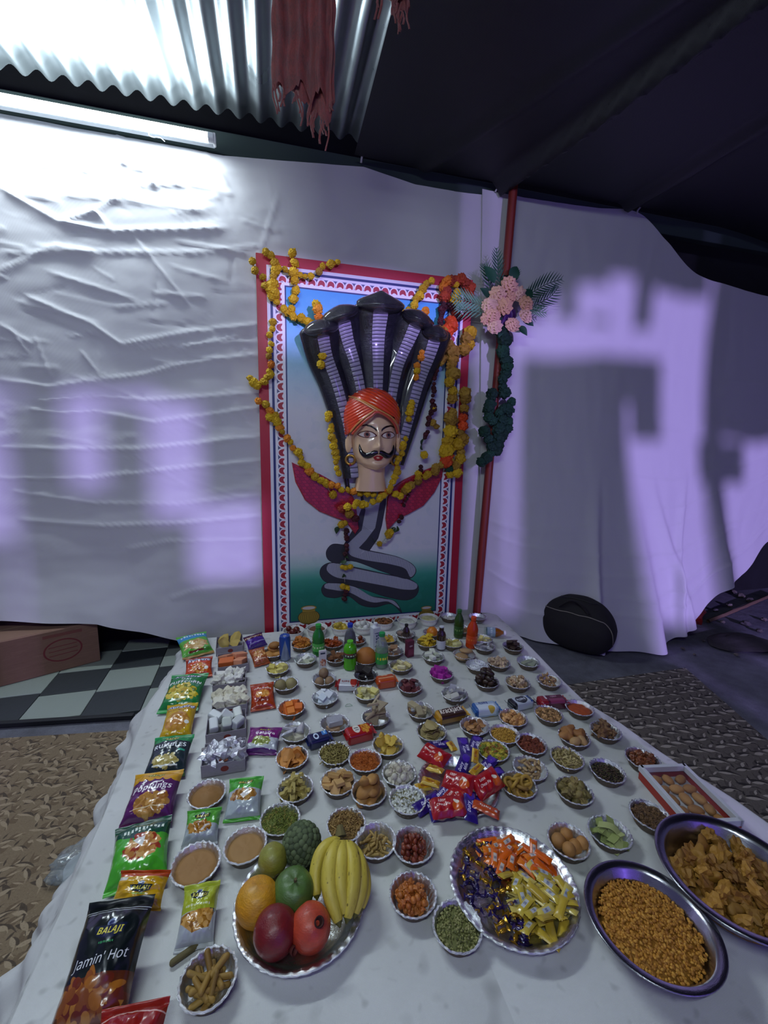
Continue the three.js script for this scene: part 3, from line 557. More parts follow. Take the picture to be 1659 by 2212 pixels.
{
  const g = new THREE.Group(); const base = onZ(1097, 660, -2.235); g.position.copy(base);
  seed = 51;
  const pm = ['#e6b098', '#eebba2', '#dfaa8a', '#edbfaa'].map((c) => std(c, 0.8));
  for (const [x, y, s, dz] of [[1101, 612, 19, 0.03], [1076, 634, 19, 0.035], [1122, 634, 17, 0.02], [1098, 640, 17, 0.02], [1058, 658, 18, 0.03], [1091, 661, 18, 0.06], [1137, 655, 18, 0.04], [1066, 680, 17, 0.05], [1052, 688, 14, 0.03], [1136, 682, 17, 0.05], [1108, 701, 17, 0.05], [1069, 704, 17, 0.05]]) {
    const f = mesh('carnation', petalBall, pick(pm), g); f.position.copy(onZ(x, y, -2.235 + dz)).sub(base); f.scale.setScalar(s * S * 0.97); f.rotation.set(rr(-0.35, 0.1) - 0.1, rr(-0.4, 0.2) + (1097 - x) * -0.006, rr(0, 6));
  }
  const leafG = grid(4, 8, (u, v) => { const w = 0.32 * Math.sin(Math.PI * Math.pow(v, 0.8)) + 0.01; return V((u - 0.5) * 2 * w, v, 0.12 * Math.sin(v * 2.4) + 0.25 * Math.abs(u - 0.5) * w * 2); });
  const dkGreen = std('#1d4a37', 0.6), midGreen = std('#2c6148', 0.6), paleGreen = std('#5d8f6d', 0.6);
  const leaf = (x, y, ang, len, m) => { const o = mesh('leaf', leafG, m, g); o.position.copy(onZ(x, y, -2.225)).sub(base); o.scale.setScalar(len * S); o.rotation.set(-0.3, 0, ang); };
  for (const [x, y, a, l, m] of [[1110, 648, 0.3, 26, dkGreen], [1128, 648, -0.8, 34, dkGreen], [1060, 645, 0.9, 30, dkGreen], [1118, 705, -2.4, 28, dkGreen], [1128, 690, -2.1, 28, dkGreen], [1080, 706, 2.9, 26, dkGreen], [1096, 655, 0, 20, dkGreen], [1085, 690, 1.2, 24, dkGreen], [1102, 606, -0.5, 36, dkGreen], [1068, 612, 0.6, 40, midGreen]]) leaf(x, y, a, l, m);
  // feathery fronds
  const frond = (pts, n, len, m) => {
    const c = new THREE.CatmullRomCurve3(pts.map(([x, y, dz]) => onZ(x, y, -2.245 + (dz ?? 0)).sub(base)));
    const fr = mesh('frond', new THREE.TubeGeometry(c, 14, 0.0022, 5), m, g);
    for (let i = 1; i <= n; i++) for (const s of [-1, 1]) {
      const t = i / (n + 0.5), p = c.getPoint(t), tg = c.getTangent(t); const a = Math.atan2(tg.y, tg.x) - Math.PI / 2 + s * 0.75;
      const o = mesh('leaflet', leafletG, m, fr); o.position.copy(p); o.rotation.set(0.25 * s, 0, a); o.scale.setScalar(len * S * Math.sin(Math.PI * (0.18 + 0.74 * t)));
    }
  };
  const leafletG = grid(2, 5, (u, v) => { const w = 0.055 * Math.sin(Math.PI * Math.pow(v, 0.7)) + 0.005; return V((u - 0.5) * 2 * w, v, 0.15 * v * v); });
  frond([[1122, 655], [1150, 632], [1180, 614, 0.02], [1214, 603, 0.03]], 13, 32, dkGreen);
  frond([[1140, 672], [1165, 655], [1190, 640, 0.02], [1206, 620, 0.02]], 11, 28, dkGreen);
  frond([[1055, 662], [1030, 655, 0.01], [1005, 648, 0.02], [978, 645, 0.03]], 11, 34, paleGreen);
  frond([[1050, 678], [1025, 672], [1000, 668, 0.02], [985, 664, 0.02]], 8, 26, paleGreen);
  frond([[1085, 630], [1078, 595], [1075, 565], [1072, 536]], 10, 26, midGreen);
  frond([[1062, 640], [1056, 610], [1050, 585], [1046, 570]], 8, 24, midGreen);
  frond([[1105, 625], [1110, 600], [1116, 580]], 6, 20, dkGreen);
  frond([[1140, 668], [1158, 672], [1180, 676]], 6, 22, paleGreen);
  const rib = mesh('ribbon', grid(10, 10, (u, v) => onZ(lerp(1082, 1112, u) + 3 * Math.sin(v * 6), lerp(668, 715, v), -2.232 + 0.014 * Math.sin(u * 7)).sub(base)), phy('#54306f', 0.35), g); rib.userData.label = 'purple satin ribbon';
  top(g, 'flower_bouquet', 'bouquet of peach artificial carnations with palm fronds tied to the red pole', 'bouquet');
}
// pom-pom flower used for every garland
const pom = (() => { const g = new THREE.IcosahedronGeometry(1, 3); const p = g.attributes.position, v = V(0, 0, 0); for (let i = 0; i < p.count; i++) { v.fromBufferAttribute(p, i); const n = 0.86 + 0.30 * nz(v.x * 3.6, v.y * 3.6, v.z * 3.6) + 0.10 * nz(v.x * 8, v.y * 8, v.z * 8); v.multiplyScalar(n); p.setXYZ(i, v.x, v.y, v.z); } g.computeVertexNormals(); return g; })();
const smallLeaf = grid(4, 6, (u, v) => { const w = 0.36 * Math.sin(Math.PI * Math.pow(v, 0.8)) + 0.02; return V((u - 0.5) * 2 * w, v - 0.4, 0.2 * Math.sin(v * 3) + 0.3 * Math.abs(u - 0.5) * w); });
const YEL = ['#c9a30c', '#d3ad14', '#b8920f'].map((c) => std(c, 0.75)), ORA = ['#d8841a', '#cf7412', '#dd9324'].map((c) => std(c, 0.75)), DRY = ['#9c7620', '#a8842a', '#8c6a1e'].map((c) => std(c, 0.8)), RED = ['#8c2f16', '#a23a18'].map((c) => std(c, 0.8)), WINE = ['#4a0f1a', '#3a0c16'].map((c) => std(c, 0.7)), ORG = ['#d94a12', '#c9420f'].map((c) => std(c, 0.75)), WHT = ['#b9b9b0'].map((c) => std(c, 0.8)), LEAF = [std('#2f4a2a', 0.6)], GRN = ['#12382c', '#0e3026', '#15402f'].map((c) => std(c, 0.85));
// one string: px points with flower colour runs; every flower is a part
function garland(label, group, runs, dz = 0.035) {
  const g = new THREE.Group(); let base = null;
  for (const r of runs) {
    const rp = r.p.length > 1 ? r.p : [r.p[0], [r.p[0][0], r.p[0][1] + 2]];
    const c = new THREE.CatmullRomCurve3(rp.map(([x, y, d]) => onZ(x, y, PZ + dz + (d ?? 0))));
    if (!base) { base = c.getPoint(0); g.position.copy(base); }
    const len = c.getLength() / S, n = r.n ?? Math.max(1, Math.round(len / (r.s * (r.gap ?? 1.25))));
    for (let i = 0; i <= n; i++) {
      const p = n ? c.getPointAt(i / n) : c.getPoint(0.5); const leafy = r.leaf; const k = r.s / 2 * S * rr(1.1, 1.7);
      const o = mesh(leafy ? 'leaf' : 'flower', leafy ? smallLeaf : pom, pick(r.c), g); o.position.copy(p).sub(base).add(V(rr(-1, 1) * r.s * 0.3 * S, rr(-1, 1) * r.s * 0.2 * S, rr(-0.2, 0.6) * r.s * S * 0.3)); o.rotation.set(rr(0, 6), rr(0, 6), rr(0, 6)); o.scale.set(k, k * rr(0.75, 1), k); if (leafy) o.scale.setScalar(r.s * S);
    }
    if (r.p.length > 1) mesh('thread', new THREE.TubeGeometry(c, 24, 0.0011, 4), cm('#b9b09a', 0.9), g).position.copy(base).negate();
  }
  top(g, 'flower_garland', label, 'garland', group);
}
seed = 404;
const MG = 'flower garlands on the painted panel';
garland('yellow marigold garland swagged across the serpent hoods from corner to corner', MG, [
  { p: [[578, 543], [594, 561], [589, 598], [587, 622], [592, 645], [610, 665], [632, 680], [655, 692], [690, 708], [712, 716], [735, 725], [768, 730], [798, 726], [822, 714], [852, 698], [880, 672], [902, 645], [916, 624], [930, 608]], s: 12.5, c: YEL, gap: 0.95 },
  { p: [[586, 612], [590, 632]], s: 17, c: YEL, n: 3 }, { p: [[626, 688], [640, 690]], s: 15, c: LEAF, leaf: 1, n: 2 }]);
garland('short yellow marigold string hooked over the upper left frame corner', MG, [{ p: [[541, 562], [547, 577], [556, 590], [566, 601], [578, 618], [590, 632]], s: 12, c: YEL }]);
garland('yellow marigold string lying along the red top border', MG, [{ p: [[728, 564], [712, 570], [695, 575], [682, 590], [676, 598]], s: 12, c: [...YEL, DRY[1]] }, { p: [[660, 596], [640, 592], [620, 585], [603, 578]], s: 10, c: YEL }]);
garland('yellow marigold string hanging inside the upper left border', MG, [{ p: [[630, 546], [634, 570], [634, 590], [637, 612], [636, 632], [634, 652], [628, 668]], s: 13, c: [...YEL, ORA[2]] }]);
garland('marigold string running down the left border to a yellow cluster', MG, [{ p: [[590, 695], [586, 718], [584, 742], [584, 765], [583, 785], [581, 803]], s: 11, c: [...YEL, ORA[1], DRY[0]] }, { p: [[581, 806], [572, 822], [560, 832], [548, 826], [543, 815]], s: 12, c: YEL, gap: 0.9 }]);
garland('yellow marigold garland drooping from the left border across the red fin', MG, [{ p: [[560, 866], [570, 876], [583, 892], [597, 912], [612, 938], [632, 965], [648, 992], [664, 1010], [682, 1028], [705, 1042], [730, 1052], [755, 1062], [774, 1064]], s: 12.5, c: [...YEL, ORA[0]], gap: 0.95 }, { p: [[590, 902], [598, 914]], s: 15, c: YEL, n: 2 }, { p: [[704, 1046], [716, 1068]], s: 13, c: YEL }], 0.045);
garland('orange and yellow marigold string hanging over the leftmost hood', MG, [{ p: [[685, 657], [687, 672], [686, 690], [692, 708], [693, 724]], s: 14, c: [...ORA, YEL[0]], gap: 0.85 }, { p: [[692, 747], [695, 770], [697, 790]], s: 12, c: YEL, n: 2 }, { p: [[708, 895], [712, 918], [717, 945], [721, 972], [727, 998], [731, 1022]], s: 11.5, c: YEL, gap: 0.95 }], 0.095);
garland('orange marigold string hanging over the rightmost hood and past the earring', MG, [{ p: [[914, 674], [918, 694], [917, 715], [912, 730], [908, 757], [905, 784], [901, 816]], s: 13, c: [...ORA, YEL[1]], gap: 1.0 }, { p: [[889, 868], [890, 882], [884, 904]], s: 12, c: YEL, n: 3 }, { p: [[878, 948], [868, 968], [864, 990], [857, 1012], [850, 1034], [840, 1056], [829, 1072], [812, 1083], [790, 1088], [770, 1089], [752, 1096]], s: 11.5, c: YEL, gap: 0.9 }], 0.095);
garland('small yellow flower string across the throat below the neck', MG, [{ p: [[795, 1067], [812, 1070], [832, 1062], [848, 1064], [866, 1070]], s: 11, c: [...YEL, ORA[1]] }, { p: [[740, 1098], [752, 1108], [770, 1118]], s: 13, c: [WINE[0], DRY[0], RED[0]] }], 0.075);
garland('thin string of dark petals, leaves and yellow flowers hanging over the coils', MG, [{ p: [[742, 1128], [741, 1133]], s: 13, c: YEL, n: 1 }, { p: [[734, 1140]], s: 17, c: LEAF, leaf: 1, n: 0 }, { p: [[748, 1146], [748, 1164]], s: 8, c: WINE, n: 3 }, { p: [[747, 1180], [748, 1196]], s: 10, c: WINE, n: 2 }, { p: [[746, 1200], [746, 1214]], s: 14, c: LEAF, leaf: 1, n: 2 }, { p: [[740, 1225], [756, 1225]], s: 9, c: YEL, n: 2 }, { p: [[744, 1246], [745, 1258]], s: 13, c: LEAF, leaf: 1, n: 1 }, { p: [[740, 1268], [750, 1268]], s: 10, c: YEL, n: 1 }, { p: [[746, 1276], [746, 1292]], s: 9, c: WINE, n: 2 }], 0.03);
garland('thin string of dark petals ending in yellow flowers beside the right fin', MG, [{ p: [[909, 1008], [905, 1016]], s: 10, c: WINE, n: 1 }, { p: [[907, 1024]], s: 14, c: YEL, n: 0 }, { p: [[893, 1040]], s: 15, c: LEAF, leaf: 1, n: 0 }, { p: [[888, 1055], [881, 1072], [873, 1090]], s: 6, c: WINE, n: 5 }, { p: [[867, 1117], [860, 1126]], s: 8, c: WINE, n: 1 }, { p: [[853, 1140], [846, 1146]], s: 15, c: LEAF, leaf: 1, n: 1 }, { p: [[845, 1152], [842, 1156]], s: 13, c: YEL, n: 1 }, { p: [[838, 1164], [828, 1172]], s: 7, c: WHT, n: 3 }, { p: [[820, 1172]], s: 12, c: YEL, n: 0 }, { p: [[812, 1160]], s: 14, c: LEAF, leaf: 1, n: 0 }], 0.035);
garland('dried brown marigold garland curving from the right border to the fin', MG, [{ p: [[972, 996], [958, 1003], [940, 1015], [924, 1025], [905, 1038], [888, 1052], [872, 1062]], s: 14, c: [...DRY, YEL[2]], gap: 0.8 }], 0.05);
garland('thick yellow and brown marigold garland hanging down the right border', MG, [{ p: [[980, 700], [975, 716]], s: 24, c: ORG, n: 2 }, { p: [[974, 740], [973, 765], [975, 790], [974, 815], [973, 840], [972, 865]], s: 21, c: [...DRY, YEL[2]], gap: 0.75 }, { p: [[977, 890], [976, 912]], s: 19, c: DRY, n: 2 }, { p: [[971, 930], [969, 950], [967, 970]], s: 23, c: YEL, gap: 0.7 }, { p: [[968, 988], [967, 998]], s: 20, c: ORG, n: 1 }, { p: [[973, 1012]], s: 16, c: GRN, n: 0 }, { p: [[972, 1025]], s: 15, c: YEL, n: 0 }], 0.045);
garland('brown marigold garland with an orange band hanging outside the right border', MG, [{ p: [[1010, 716], [1008, 735], [1004, 758]], s: 22, c: [...DRY, YEL[2]], gap: 0.7 }, { p: [[1003, 846], [1000, 866], [998, 882]], s: 20, c: [...DRY, YEL[2]], gap: 0.75 }, { p: [[1000, 895]], s: 16, c: WINE, n: 0 }, { p: [[999, 905], [998, 916]], s: 20, c: ORG, n: 1 }, { p: [[996, 932], [994, 955], [992, 978], [988, 1000], [984, 1020]], s: 19, c: [...YEL, ...DRY], gap: 0.75 }], 0.045);
garland('orange and maroon flower bunch tied over the upper right frame corner', MG, [{ p: [[960, 606], [958, 625], [960, 645]], s: 18, c: [...RED, ORA[1]], gap: 0.7 }, { p: [[975, 606], [990, 606], [1006, 612], [1016, 622]], s: 18, c: RED, gap: 0.7 }, { p: [[985, 615], [988, 632], [984, 648]], s: 16, c: [...YEL, DRY[0]], gap: 0.8 }, { p: [[958, 655], [957, 676]], s: 12, c: WINE, n: 3 }, { p: [[976, 662], [985, 676], [992, 688]], s: 13, c: [...WINE, RED[0]], n: 4 }, { p: [[1014, 626], [1016, 640]], s: 16, c: RED, n: 2 }], 0.03);
garland('thin maroon petal string hanging between the hoods and the right border', MG, [{ p: [[955, 686], [951, 702]], s: 9, c: WINE, n: 3 }, { p: [[952, 714], [960, 716]], s: 16, c: DRY, n: 1 }, { p: [[949, 730], [948, 765]], s: 10, c: WINE, n: 3 }, { p: [[948, 780], [954, 776]], s: 15, c: DRY, n: 1 }, { p: [[943, 790]], s: 20, c: LEAF, leaf: 1, n: 0 }, { p: [[943, 800], [939, 830], [936, 865]], s: 8, c: WINE, n: 7 }, { p: [[936, 878], [933, 892]], s: 12, c: WINE, n: 2 }, { p: [[940, 882]], s: 11, c: YEL, n: 0 }, { p: [[928, 905], [926, 918]], s: 9, c: WINE, n: 2 }, { p: [[936, 915], [944, 922]], s: 13, c: DRY, n: 1 }, { p: [[924, 932], [920, 946]], s: 8, c: WINE, n: 2 }, { p: [[918, 958], [910, 962]], s: 19, c: LEAF, leaf: 1, n: 1 }, { p: [[915, 980]], s: 14, c: YEL, n: 0 }], 0.05);
garland('dark green artificial flower garland looped round the red pole', null, [{ p: [[1088, 712], [1090, 735], [1089, 760], [1089, 785], [1088, 810], [1090, 835], [1090, 850]], s: 21, c: GRN, gap: 0.62 }, { p: [[1066, 856], [1062, 878], [1058, 898], [1066, 915], [1072, 925]], s: 20, c: GRN, gap: 0.75 }, { p: [[1100, 868], [1102, 890], [1098, 912], [1092, 930], [1080, 948], [1070, 966], [1056, 985], [1042, 998]], s: 20, c: GRN, gap: 0.65 }, { p: [[1050, 935], [1052, 952], [1060, 966], [1068, 972]], s: 18, c: GRN, gap: 0.75 }, { p: [[1082, 880], [1085, 905]], s: 18, c: GRN, n: 2 }], 0.085);

// ───────────── foil bowls and what is in them ─────────────
const foil = std('#eceef0', 0.27, { metalness: 1, bumpMap: rep(speck, 3, 2), bumpScale: 0.0012 });
function foilGeo(nFl, wob, k, outside) {                          // unit radius bowl with pleated wall and crimped rim
  const full = [[0.001, 0.02], [0.5, 0.015], [0.66, 0.03], [0.70, 0.07], [0.84, 0.36], [0.905, 0.53], [0.93, 0.555], [0.975, 0.56], [1.0, 0.545], [1.0, 0.525], [0.965, 0.515], [0.935, 0.49], [0.87, 0.33], [0.735, 0.04], [0.70, 0.0], [0.001, 0.0]];
  const o0 = outside ? 9 : 0, prof = outside ? full.slice(9) : full.slice(0, 10);
  return grid(nFl * 3, prof.length - 1, (u, v) => {
    const i = Math.round(v * (prof.length - 1)) + o0; let [r, y] = full[i]; const a = u * Math.PI * 2;
    const pl = (i > 2 && i < 13) ? Math.cos(a * nFl) : 0;
    r *= 1 + pl * 0.02 + wob * Math.cos(2 * a + k) * (r > 0.6 ? 1 : 0); y += (i >= 5 && i <= 11 ? 0.03 * Math.cos(a * nFl + 0.6) + 0.012 * Math.sin(a * nFl * 0.5 + k) + 0.025 * nz(Math.cos(a) * 2 + k, Math.sin(a) * 2) : 0);
    return V(Math.cos(a) * r, y, -Math.sin(a) * r);
  }, true);
}
const foilBowls = [[24, 0.012, 0], [26, 0.02, 1.3], [22, 0.015, 2.6]].map((a) => [foilGeo(...a), foilGeo(...a, true)]);
const kraft = std('#5d5042', 0.7);
const BR = 0.0535, BH = BR * 0.55;
const hexMix = (hex, f) => { const c = new THREE.Color(hex); const h = {}; c.getHSL(h); c.setHSL(h.h, h.s, clamp(h.l * f, 0, 1)); return '#' + c.getHexString(); };
const shades = {};
const shadeMats = (cols, rough) => { const k = cols.join() + rough; return shades[k] ??= cols.flatMap((c) => [1, 0.86, 1.1].map((f) => std(hexMix(c, f), rough))); };
// unit pieces
const P = {
  cube: rbox(1, 1, 1, 0.10, 1),
  slab: rbox(1, 0.45, 0.8, 0.08, 1),
  thin: rbox(1, 0.22, 1, 0.05, 1),
  bar: rbox(1.5, 0.5, 0.55, 0.12, 1),
  ball: jitter(ball(16, 10), 0.07, 2.3).scale(0.5, 0.5, 0.5),
  oval: jitter(ball(14, 9), 0.10, 2.6).scale(0.62, 0.36, 0.42),
  cookie: jitter(ball(16, 8), 0.06, 2).scale(0.5, 0.22, 0.5),
  puff: jitter(ball(18, 12), 0.12, 2.1).scale(0.5, 0.34, 0.5),
  chunk: jitter(new THREE.IcosahedronGeometry(0.52, 2), 0.9, 2.6, 3),
  chunk2: jitter(new THREE.IcosahedronGeometry(0.52, 2), 1.0, 2.9, 11).scale(1.2, 0.8, 0.9),
  chip: slab(8, 6, (u, v) => { const a = u * Math.PI * 2, r = v * 0.5 + 0.002; return V(Math.cos(a) * r, 0.16 * Math.sin(Math.cos(a) * r * 4) + 0.08 * Math.cos(Math.sin(a) * r * 6), -Math.sin(a) * r * 0.85); }, V(0, -0.03, 0)),
  tri: (() => { const s = new THREE.Shape([new THREE.Vector2(-0.5, -0.3), new THREE.Vector2(0.5, -0.35), new THREE.Vector2(0.05, 0.55)]); const g = new THREE.ExtrudeGeometry(s, { depth: 0.1, bevelEnabled: true, bevelSize: 0.03, bevelThickness: 0.03, bevelSegments: 1 }); g.rotateX(-Math.PI / 2); return g; })(),
  samosa: (() => { const g = ball(16, 12, (p) => { const a = Math.atan2(p.z, p.x); const k = 1 - 0.28 * Math.cos(3 * a); return V(p.x * 0.52 * k, p.y * 0.34 * (1 - 0.3 * Math.abs(p.x)), p.z * 0.52 * k); }); return g; })(),
  stick: (() => { const g = new THREE.CapsuleGeometry(0.11, 0.9, 3, 7); g.rotateZ(Math.PI / 2); return jitter(g, 0.18, 2.4, 4); })(),
  fry: (() => { const g = new THREE.BoxGeometry(1.1, 0.15, 0.17, 8, 1, 1); const p = g.attributes.position; for (let i = 0; i < p.count; i++) p.setY(i, p.getY(i) + 0.05 * Math.sin(p.getX(i) * 18)); g.computeVertexNormals(); return g; })(),
  nut: (() => { const c = new THREE.CatmullRomCurve3([V(-0.4, 0, 0.1), V(-0.15, 0, -0.12), V(0.15, 0, -0.12), V(0.4, 0, 0.1)]); return grid(8, 10, (u, v) => { const p = c.getPoint(v), r = 0.19 * Math.sqrt(Math.max(0.001, Math.sin(Math.PI * clamp(v, 0.02, 0.98)))), a = u * Math.PI * 2; return p.add(V(0, Math.cos(a) * r, Math.sin(a) * r)); }, true); })(),
  peanut: grid(8, 10, (u, v) => { const a = u * Math.PI * 2, r = 0.2 * Math.sqrt(Math.sin(Math.PI * clamp(v, 0.01, 0.99))) * (1 - 0.25 * Math.exp(-Math.pow((v - 0.5) / 0.12, 2))); return V(v - 0.5, Math.cos(a) * r, Math.sin(a) * r); }, true),
  ring: new THREE.TorusGeometry(0.36, 0.13, 7, 14).rotateX(Math.PI / 2),
  pipe: (() => { const g = lathe([[0.12, -0.5], [0.2, -0.5], [0.2, 0.5], [0.12, 0.5], [0.12, -0.5]], 10); g.rotateZ(Math.PI / 2); return g; })(),
  swirl: (() => { const pts = []; for (let i = 0; i <= 40; i++) { const t = i / 40; pts.push(V(Math.cos(t * 15) * (0.06 + 0.4 * t), 0, Math.sin(t * 15) * (0.06 + 0.4 * t))); } return tube(pts, 0.075, 70, 6); })(),
  strip: slab(10, 2, (u, v) => V(u - 0.5, 0.2 * Math.sin(u * 3.1), (v - 0.5) * 0.28 + 0.1 * Math.sin(u * 4)), V(0, -0.03, 0)),
};
function pilePts(n, R, s, h) {
  const out = []; const rad = [0.62, 0.76, 0.6, 0.42, 0.25, 0.1];
  for (let L = 0; L < rad.length && out.length < n; L++) { const lay = []; for (let t = 0; t < 90 && out.length < n; t++) { const r = Math.max(0.0005, R * rad[L] - (L === 1 ? s * 0.15 : 0)) * Math.sqrt(rnd()), a = rnd() * 6.283; const x = r * Math.cos(a), z = r * Math.sin(a); if (lay.every((q) => Math.hypot(q[0] - x, q[2] - z) > s * 0.80)) { const q = [x, 0.004 + h * 0.5 + L * h * 0.72, z]; lay.push(q); out.push(q); } } }
  return out;
}
// countable pieces: each is a thing of its own
function pieces(o, ctx) {
  const mats = shadeMats(o.c, o.rough ?? 0.65).map((m) => m); if (o.metal) mats.splice(0, mats.length, silverLeaf);
  const sz = Array.isArray(o.s) ? o.s : [o.s, o.s, o.s]; const foot = Math.max(sz[0], sz[2]) * (o.pack ?? 1), hh = sz[1] * (o.hk ?? 0.8);
  const pts = o.at ? o.at.map(([x, z, y]) => [x, (y ?? 0.004) + hh / 2, z]) : pilePts(o.n, ctx.R * (o.spread ?? 0.9), foot, hh);
  pts.forEach(([x, y, z], i) => {
    const geo = Array.isArray(o.g) ? pick(o.g) : o.g;
    const m = new THREE.Mesh(P[geo], pick(mats));
    m.position.set(ctx.p.x + x, ctx.p.y + y + (o.lift ?? 0), ctx.p.z + z);
    const t = o.tilt ?? 0.3; m.rotation.set(rr(-t, t), rr(0, 6.28), rr(-t, t)); const k = rr(0.9, 1.1); m.scale.set(sz[0] * k, sz[1] * k, sz[2] * k);
    top(m, o.name, o.label, o.cat ?? 'sweet', o.group ?? (o.label + ' pieces'));
  });
}
const silverLeaf = std('#d3d4da', 0.28, { metalness: 0.9, bumpMap: rep(speck, 1, 1), bumpScale: 0.003 });
// uncountable fillings: one heap
const sevG = (() => { const o = []; for (let i = 0; i < 3; i++) o.push(new THREE.TubeGeometry(new THREE.CatmullRomCurve3([V(-0.5, 0, 0), V(-0.15, 0.1 + 0.08 * i, 0.08), V(0.15, -0.06, -0.1 * i), V(0.5, 0.05, 0.05)]), 6, 0.055, 5)); return o; })();
const H = { sev: sevG, grain: [new THREE.IcosahedronGeometry(0.5, 0).scale(1, 0.75, 0.8)], flake: [slab(2, 2, (u, v) => V(u - 0.5, 0.2 * Math.sin(u * 3), (v - 0.5) * 0.6), V(0, -0.05, 0))], lump: [P.chunk], seed: [new THREE.IcosahedronGeometry(0.5, 1).scale(1, 0.7, 0.7)], sliver: [new THREE.BoxGeometry(1, 0.07, 0.14)] };
function heap(o, ctx) {
  const R = ctx.R * 0.86, list = []; const base = ctx.h * (o.fill ?? 0.66), dome = o.dome ?? 0.009;
  const yAt = (r) => base + dome * (1 - Math.pow(r / R, 2));
  const cols = o.c.map((c) => new THREE.Color(c));
  list.push(dye(grid(28, 8, (u, v) => { const a = u * Math.PI * 2, r = R * v * (v > 0.99 ? 0.93 : 1); const x = Math.cos(a) * r, z = -Math.sin(a) * r; return V(x, v > 0.99 ? base * 0.5 : yAt(r) - 0.0015 + (o.bump ?? 0.0016) * nz(x * 190, z * 190, 3) + (o.bump ?? 0) * 1.5 * nz(x * 60, z * 60, 8), z); }, true), cols[0].clone().multiplyScalar(o.n ? 0.8 : 1)));
  for (let i = 0; i < (o.n ?? 0); i++) {
    const r = R * Math.sqrt(rnd()) * 0.96, a = rnd() * 6.283, x = r * Math.cos(a), z = r * Math.sin(a); const g = pick(H[o.k]); const s = o.s * rr(0.7, 1.25);
    list.push(dye(put(g, V(x, yAt(r) + rr(0, o.s * 0.25), z), eul(rr(-0.7, 0.7), rr(0, 6.3), rr(-0.7, 0.7)), s), pick(cols).clone().multiplyScalar(rr(0.8, 1.15))));
  }
  const m = new THREE.Mesh(mergeGeometries(list, false), std('#ffffff', o.rough ?? 0.7, { vertexColors: true }));
  m.position.copy(ctx.p); top(m, o.name, o.label, o.cat ?? 'snack', null, 'stuff');
}
function bowl(px, py, what, fill, r = BR) {
  const c = onY(px, py, PLAT + r * 0.52); const b = new THREE.Group(), [lin0, out0] = pick(foilBowls); mesh('foil_lining', lin0, foil, b); mesh('paper_outside', out0, kraft, b);
  b.position.set(c.x, PLAT + 0.0005, c.z); b.rotation.y = rnd() * 6.28; b.scale.setScalar(r);
  top(b, 'foil_bowl', `round silver foil bowl holding ${what}`, 'bowl', 'silver foil bowls on the cloth');
  const ctx = { p: b.position.clone(), R: r, h: r * 0.55 };
  if (fill) for (const f of [].concat(fill)) (f.k || f.heap ? heap : pieces)(f, ctx);
  return ctx;
}
seed = 1001;
// back rows
bowl(970, 1331, 'white paneer cubes at the back edge', { g: 'cube', s: 0.017, n: 9, c: ['#d9d6cb'], label: 'small white paneer cube at the back edge of the cloth', name: 'paneer_cube' });
bowl(1031, 1332, 'a thin clear syrup at the back corner', { heap: 1, c: ['#8f9098'], dome: 0.001, fill: 0.45, bump: 0, rough: 0.15, label: 'clear grey syrup in the corner foil bowl', name: 'syrup', cat: 'syrup' });  // empty shiny bowl; glossy grey layer added inside
bowl(652, 1391, 'orange fried fritters', { g: ['chunk', 'chunk2'], s: 0.032, n: 11, c: ['#b5711c', '#a8621a'], label: 'orange-brown fritter in the bowl beside the green bottle', name: 'fritter', cat: 'fritter' });
bowl(720, 1389, 'red-brown glazed fritters', { g: ['chunk', 'chunk2'], s: 0.03, n: 9, c: ['#8a3a12'], rough: 0.3, label: 'red-brown glazed fritter in the bowl behind the green soda', name: 'glazed_fritter', cat: 'fritter' });
bowl(772, 1383, 'dark glossy syrup balls', { g: 'ball', s: 0.026, n: 6, c: ['#7a3412'], rough: 0.25, label: 'dark glossy syrup ball beside the tall white carton', name: 'syrup_ball' }, 0.045);
bowl(600, 1443, 'yellow butter cubes', { g: 'cube', s: [0.026, 0.024, 0.03], n: 8, c: ['#c9b95a', '#d3c672'], label: 'pale yellow butter cube in front of the blue can', name: 'butter_cube', cat: 'butter' });
bowl(660, 1423, 'pale green and white slices', { g: 'slab', s: [0.03, 0.02, 0.026], n: 8, c: ['#c6cbb0', '#d8d8cc'], tilt: 0.7, label: 'pale green-white sweet slice beside the small picture pouch', name: 'sweet_slice' });
bowl(726, 1420, 'brown chocolate slabs', { g: 'slab', s: [0.034, 0.03, 0.026], n: 7, c: ['#6f4423'], tilt: 0.6, label: 'brown sweet slab in the bowl behind the green soda', name: 'brown_slab' });
bowl(590, 1409, 'puffed golden puris', { g: 'puff', s: [0.055, 0.045, 0.055], at: [[-0.018, 0.012], [0.022, 0.01], [0.0, -0.022, 0.02], [0.006, -0.005, 0.044]], c: ['#a06a2c', '#b27c38'], label: 'puffed golden puri piled beside the blue can', name: 'puri', cat: 'puri' });
bowl(791, 1424, 'one large browned puffed bun', { g: 'ball', s: [0.092, 0.082, 0.092], at: [[0, 0, 0.006]], c: ['#9c5f22'], tilt: 0.1, label: 'large round browned bun between the two green sodas', name: 'bun', cat: 'bun' });
bowl(876, 1369, 'pinkish beige sweet wedges', { g: 'slab', s: [0.03, 0.028, 0.026], n: 7, c: ['#9b8378'], tilt: 0.6, label: 'pinkish beige sweet wedge behind the small dark bottle', name: 'beige_wedge' });
bowl(935, 1366, 'one bright orange laddu', { g: 'ball', s: 0.062, at: [[-0.004, 0, 0.004]], c: ['#c9731a'], rough: 0.35, label: 'bright orange laddu behind the white-capped bottle', name: 'orange_laddu' });
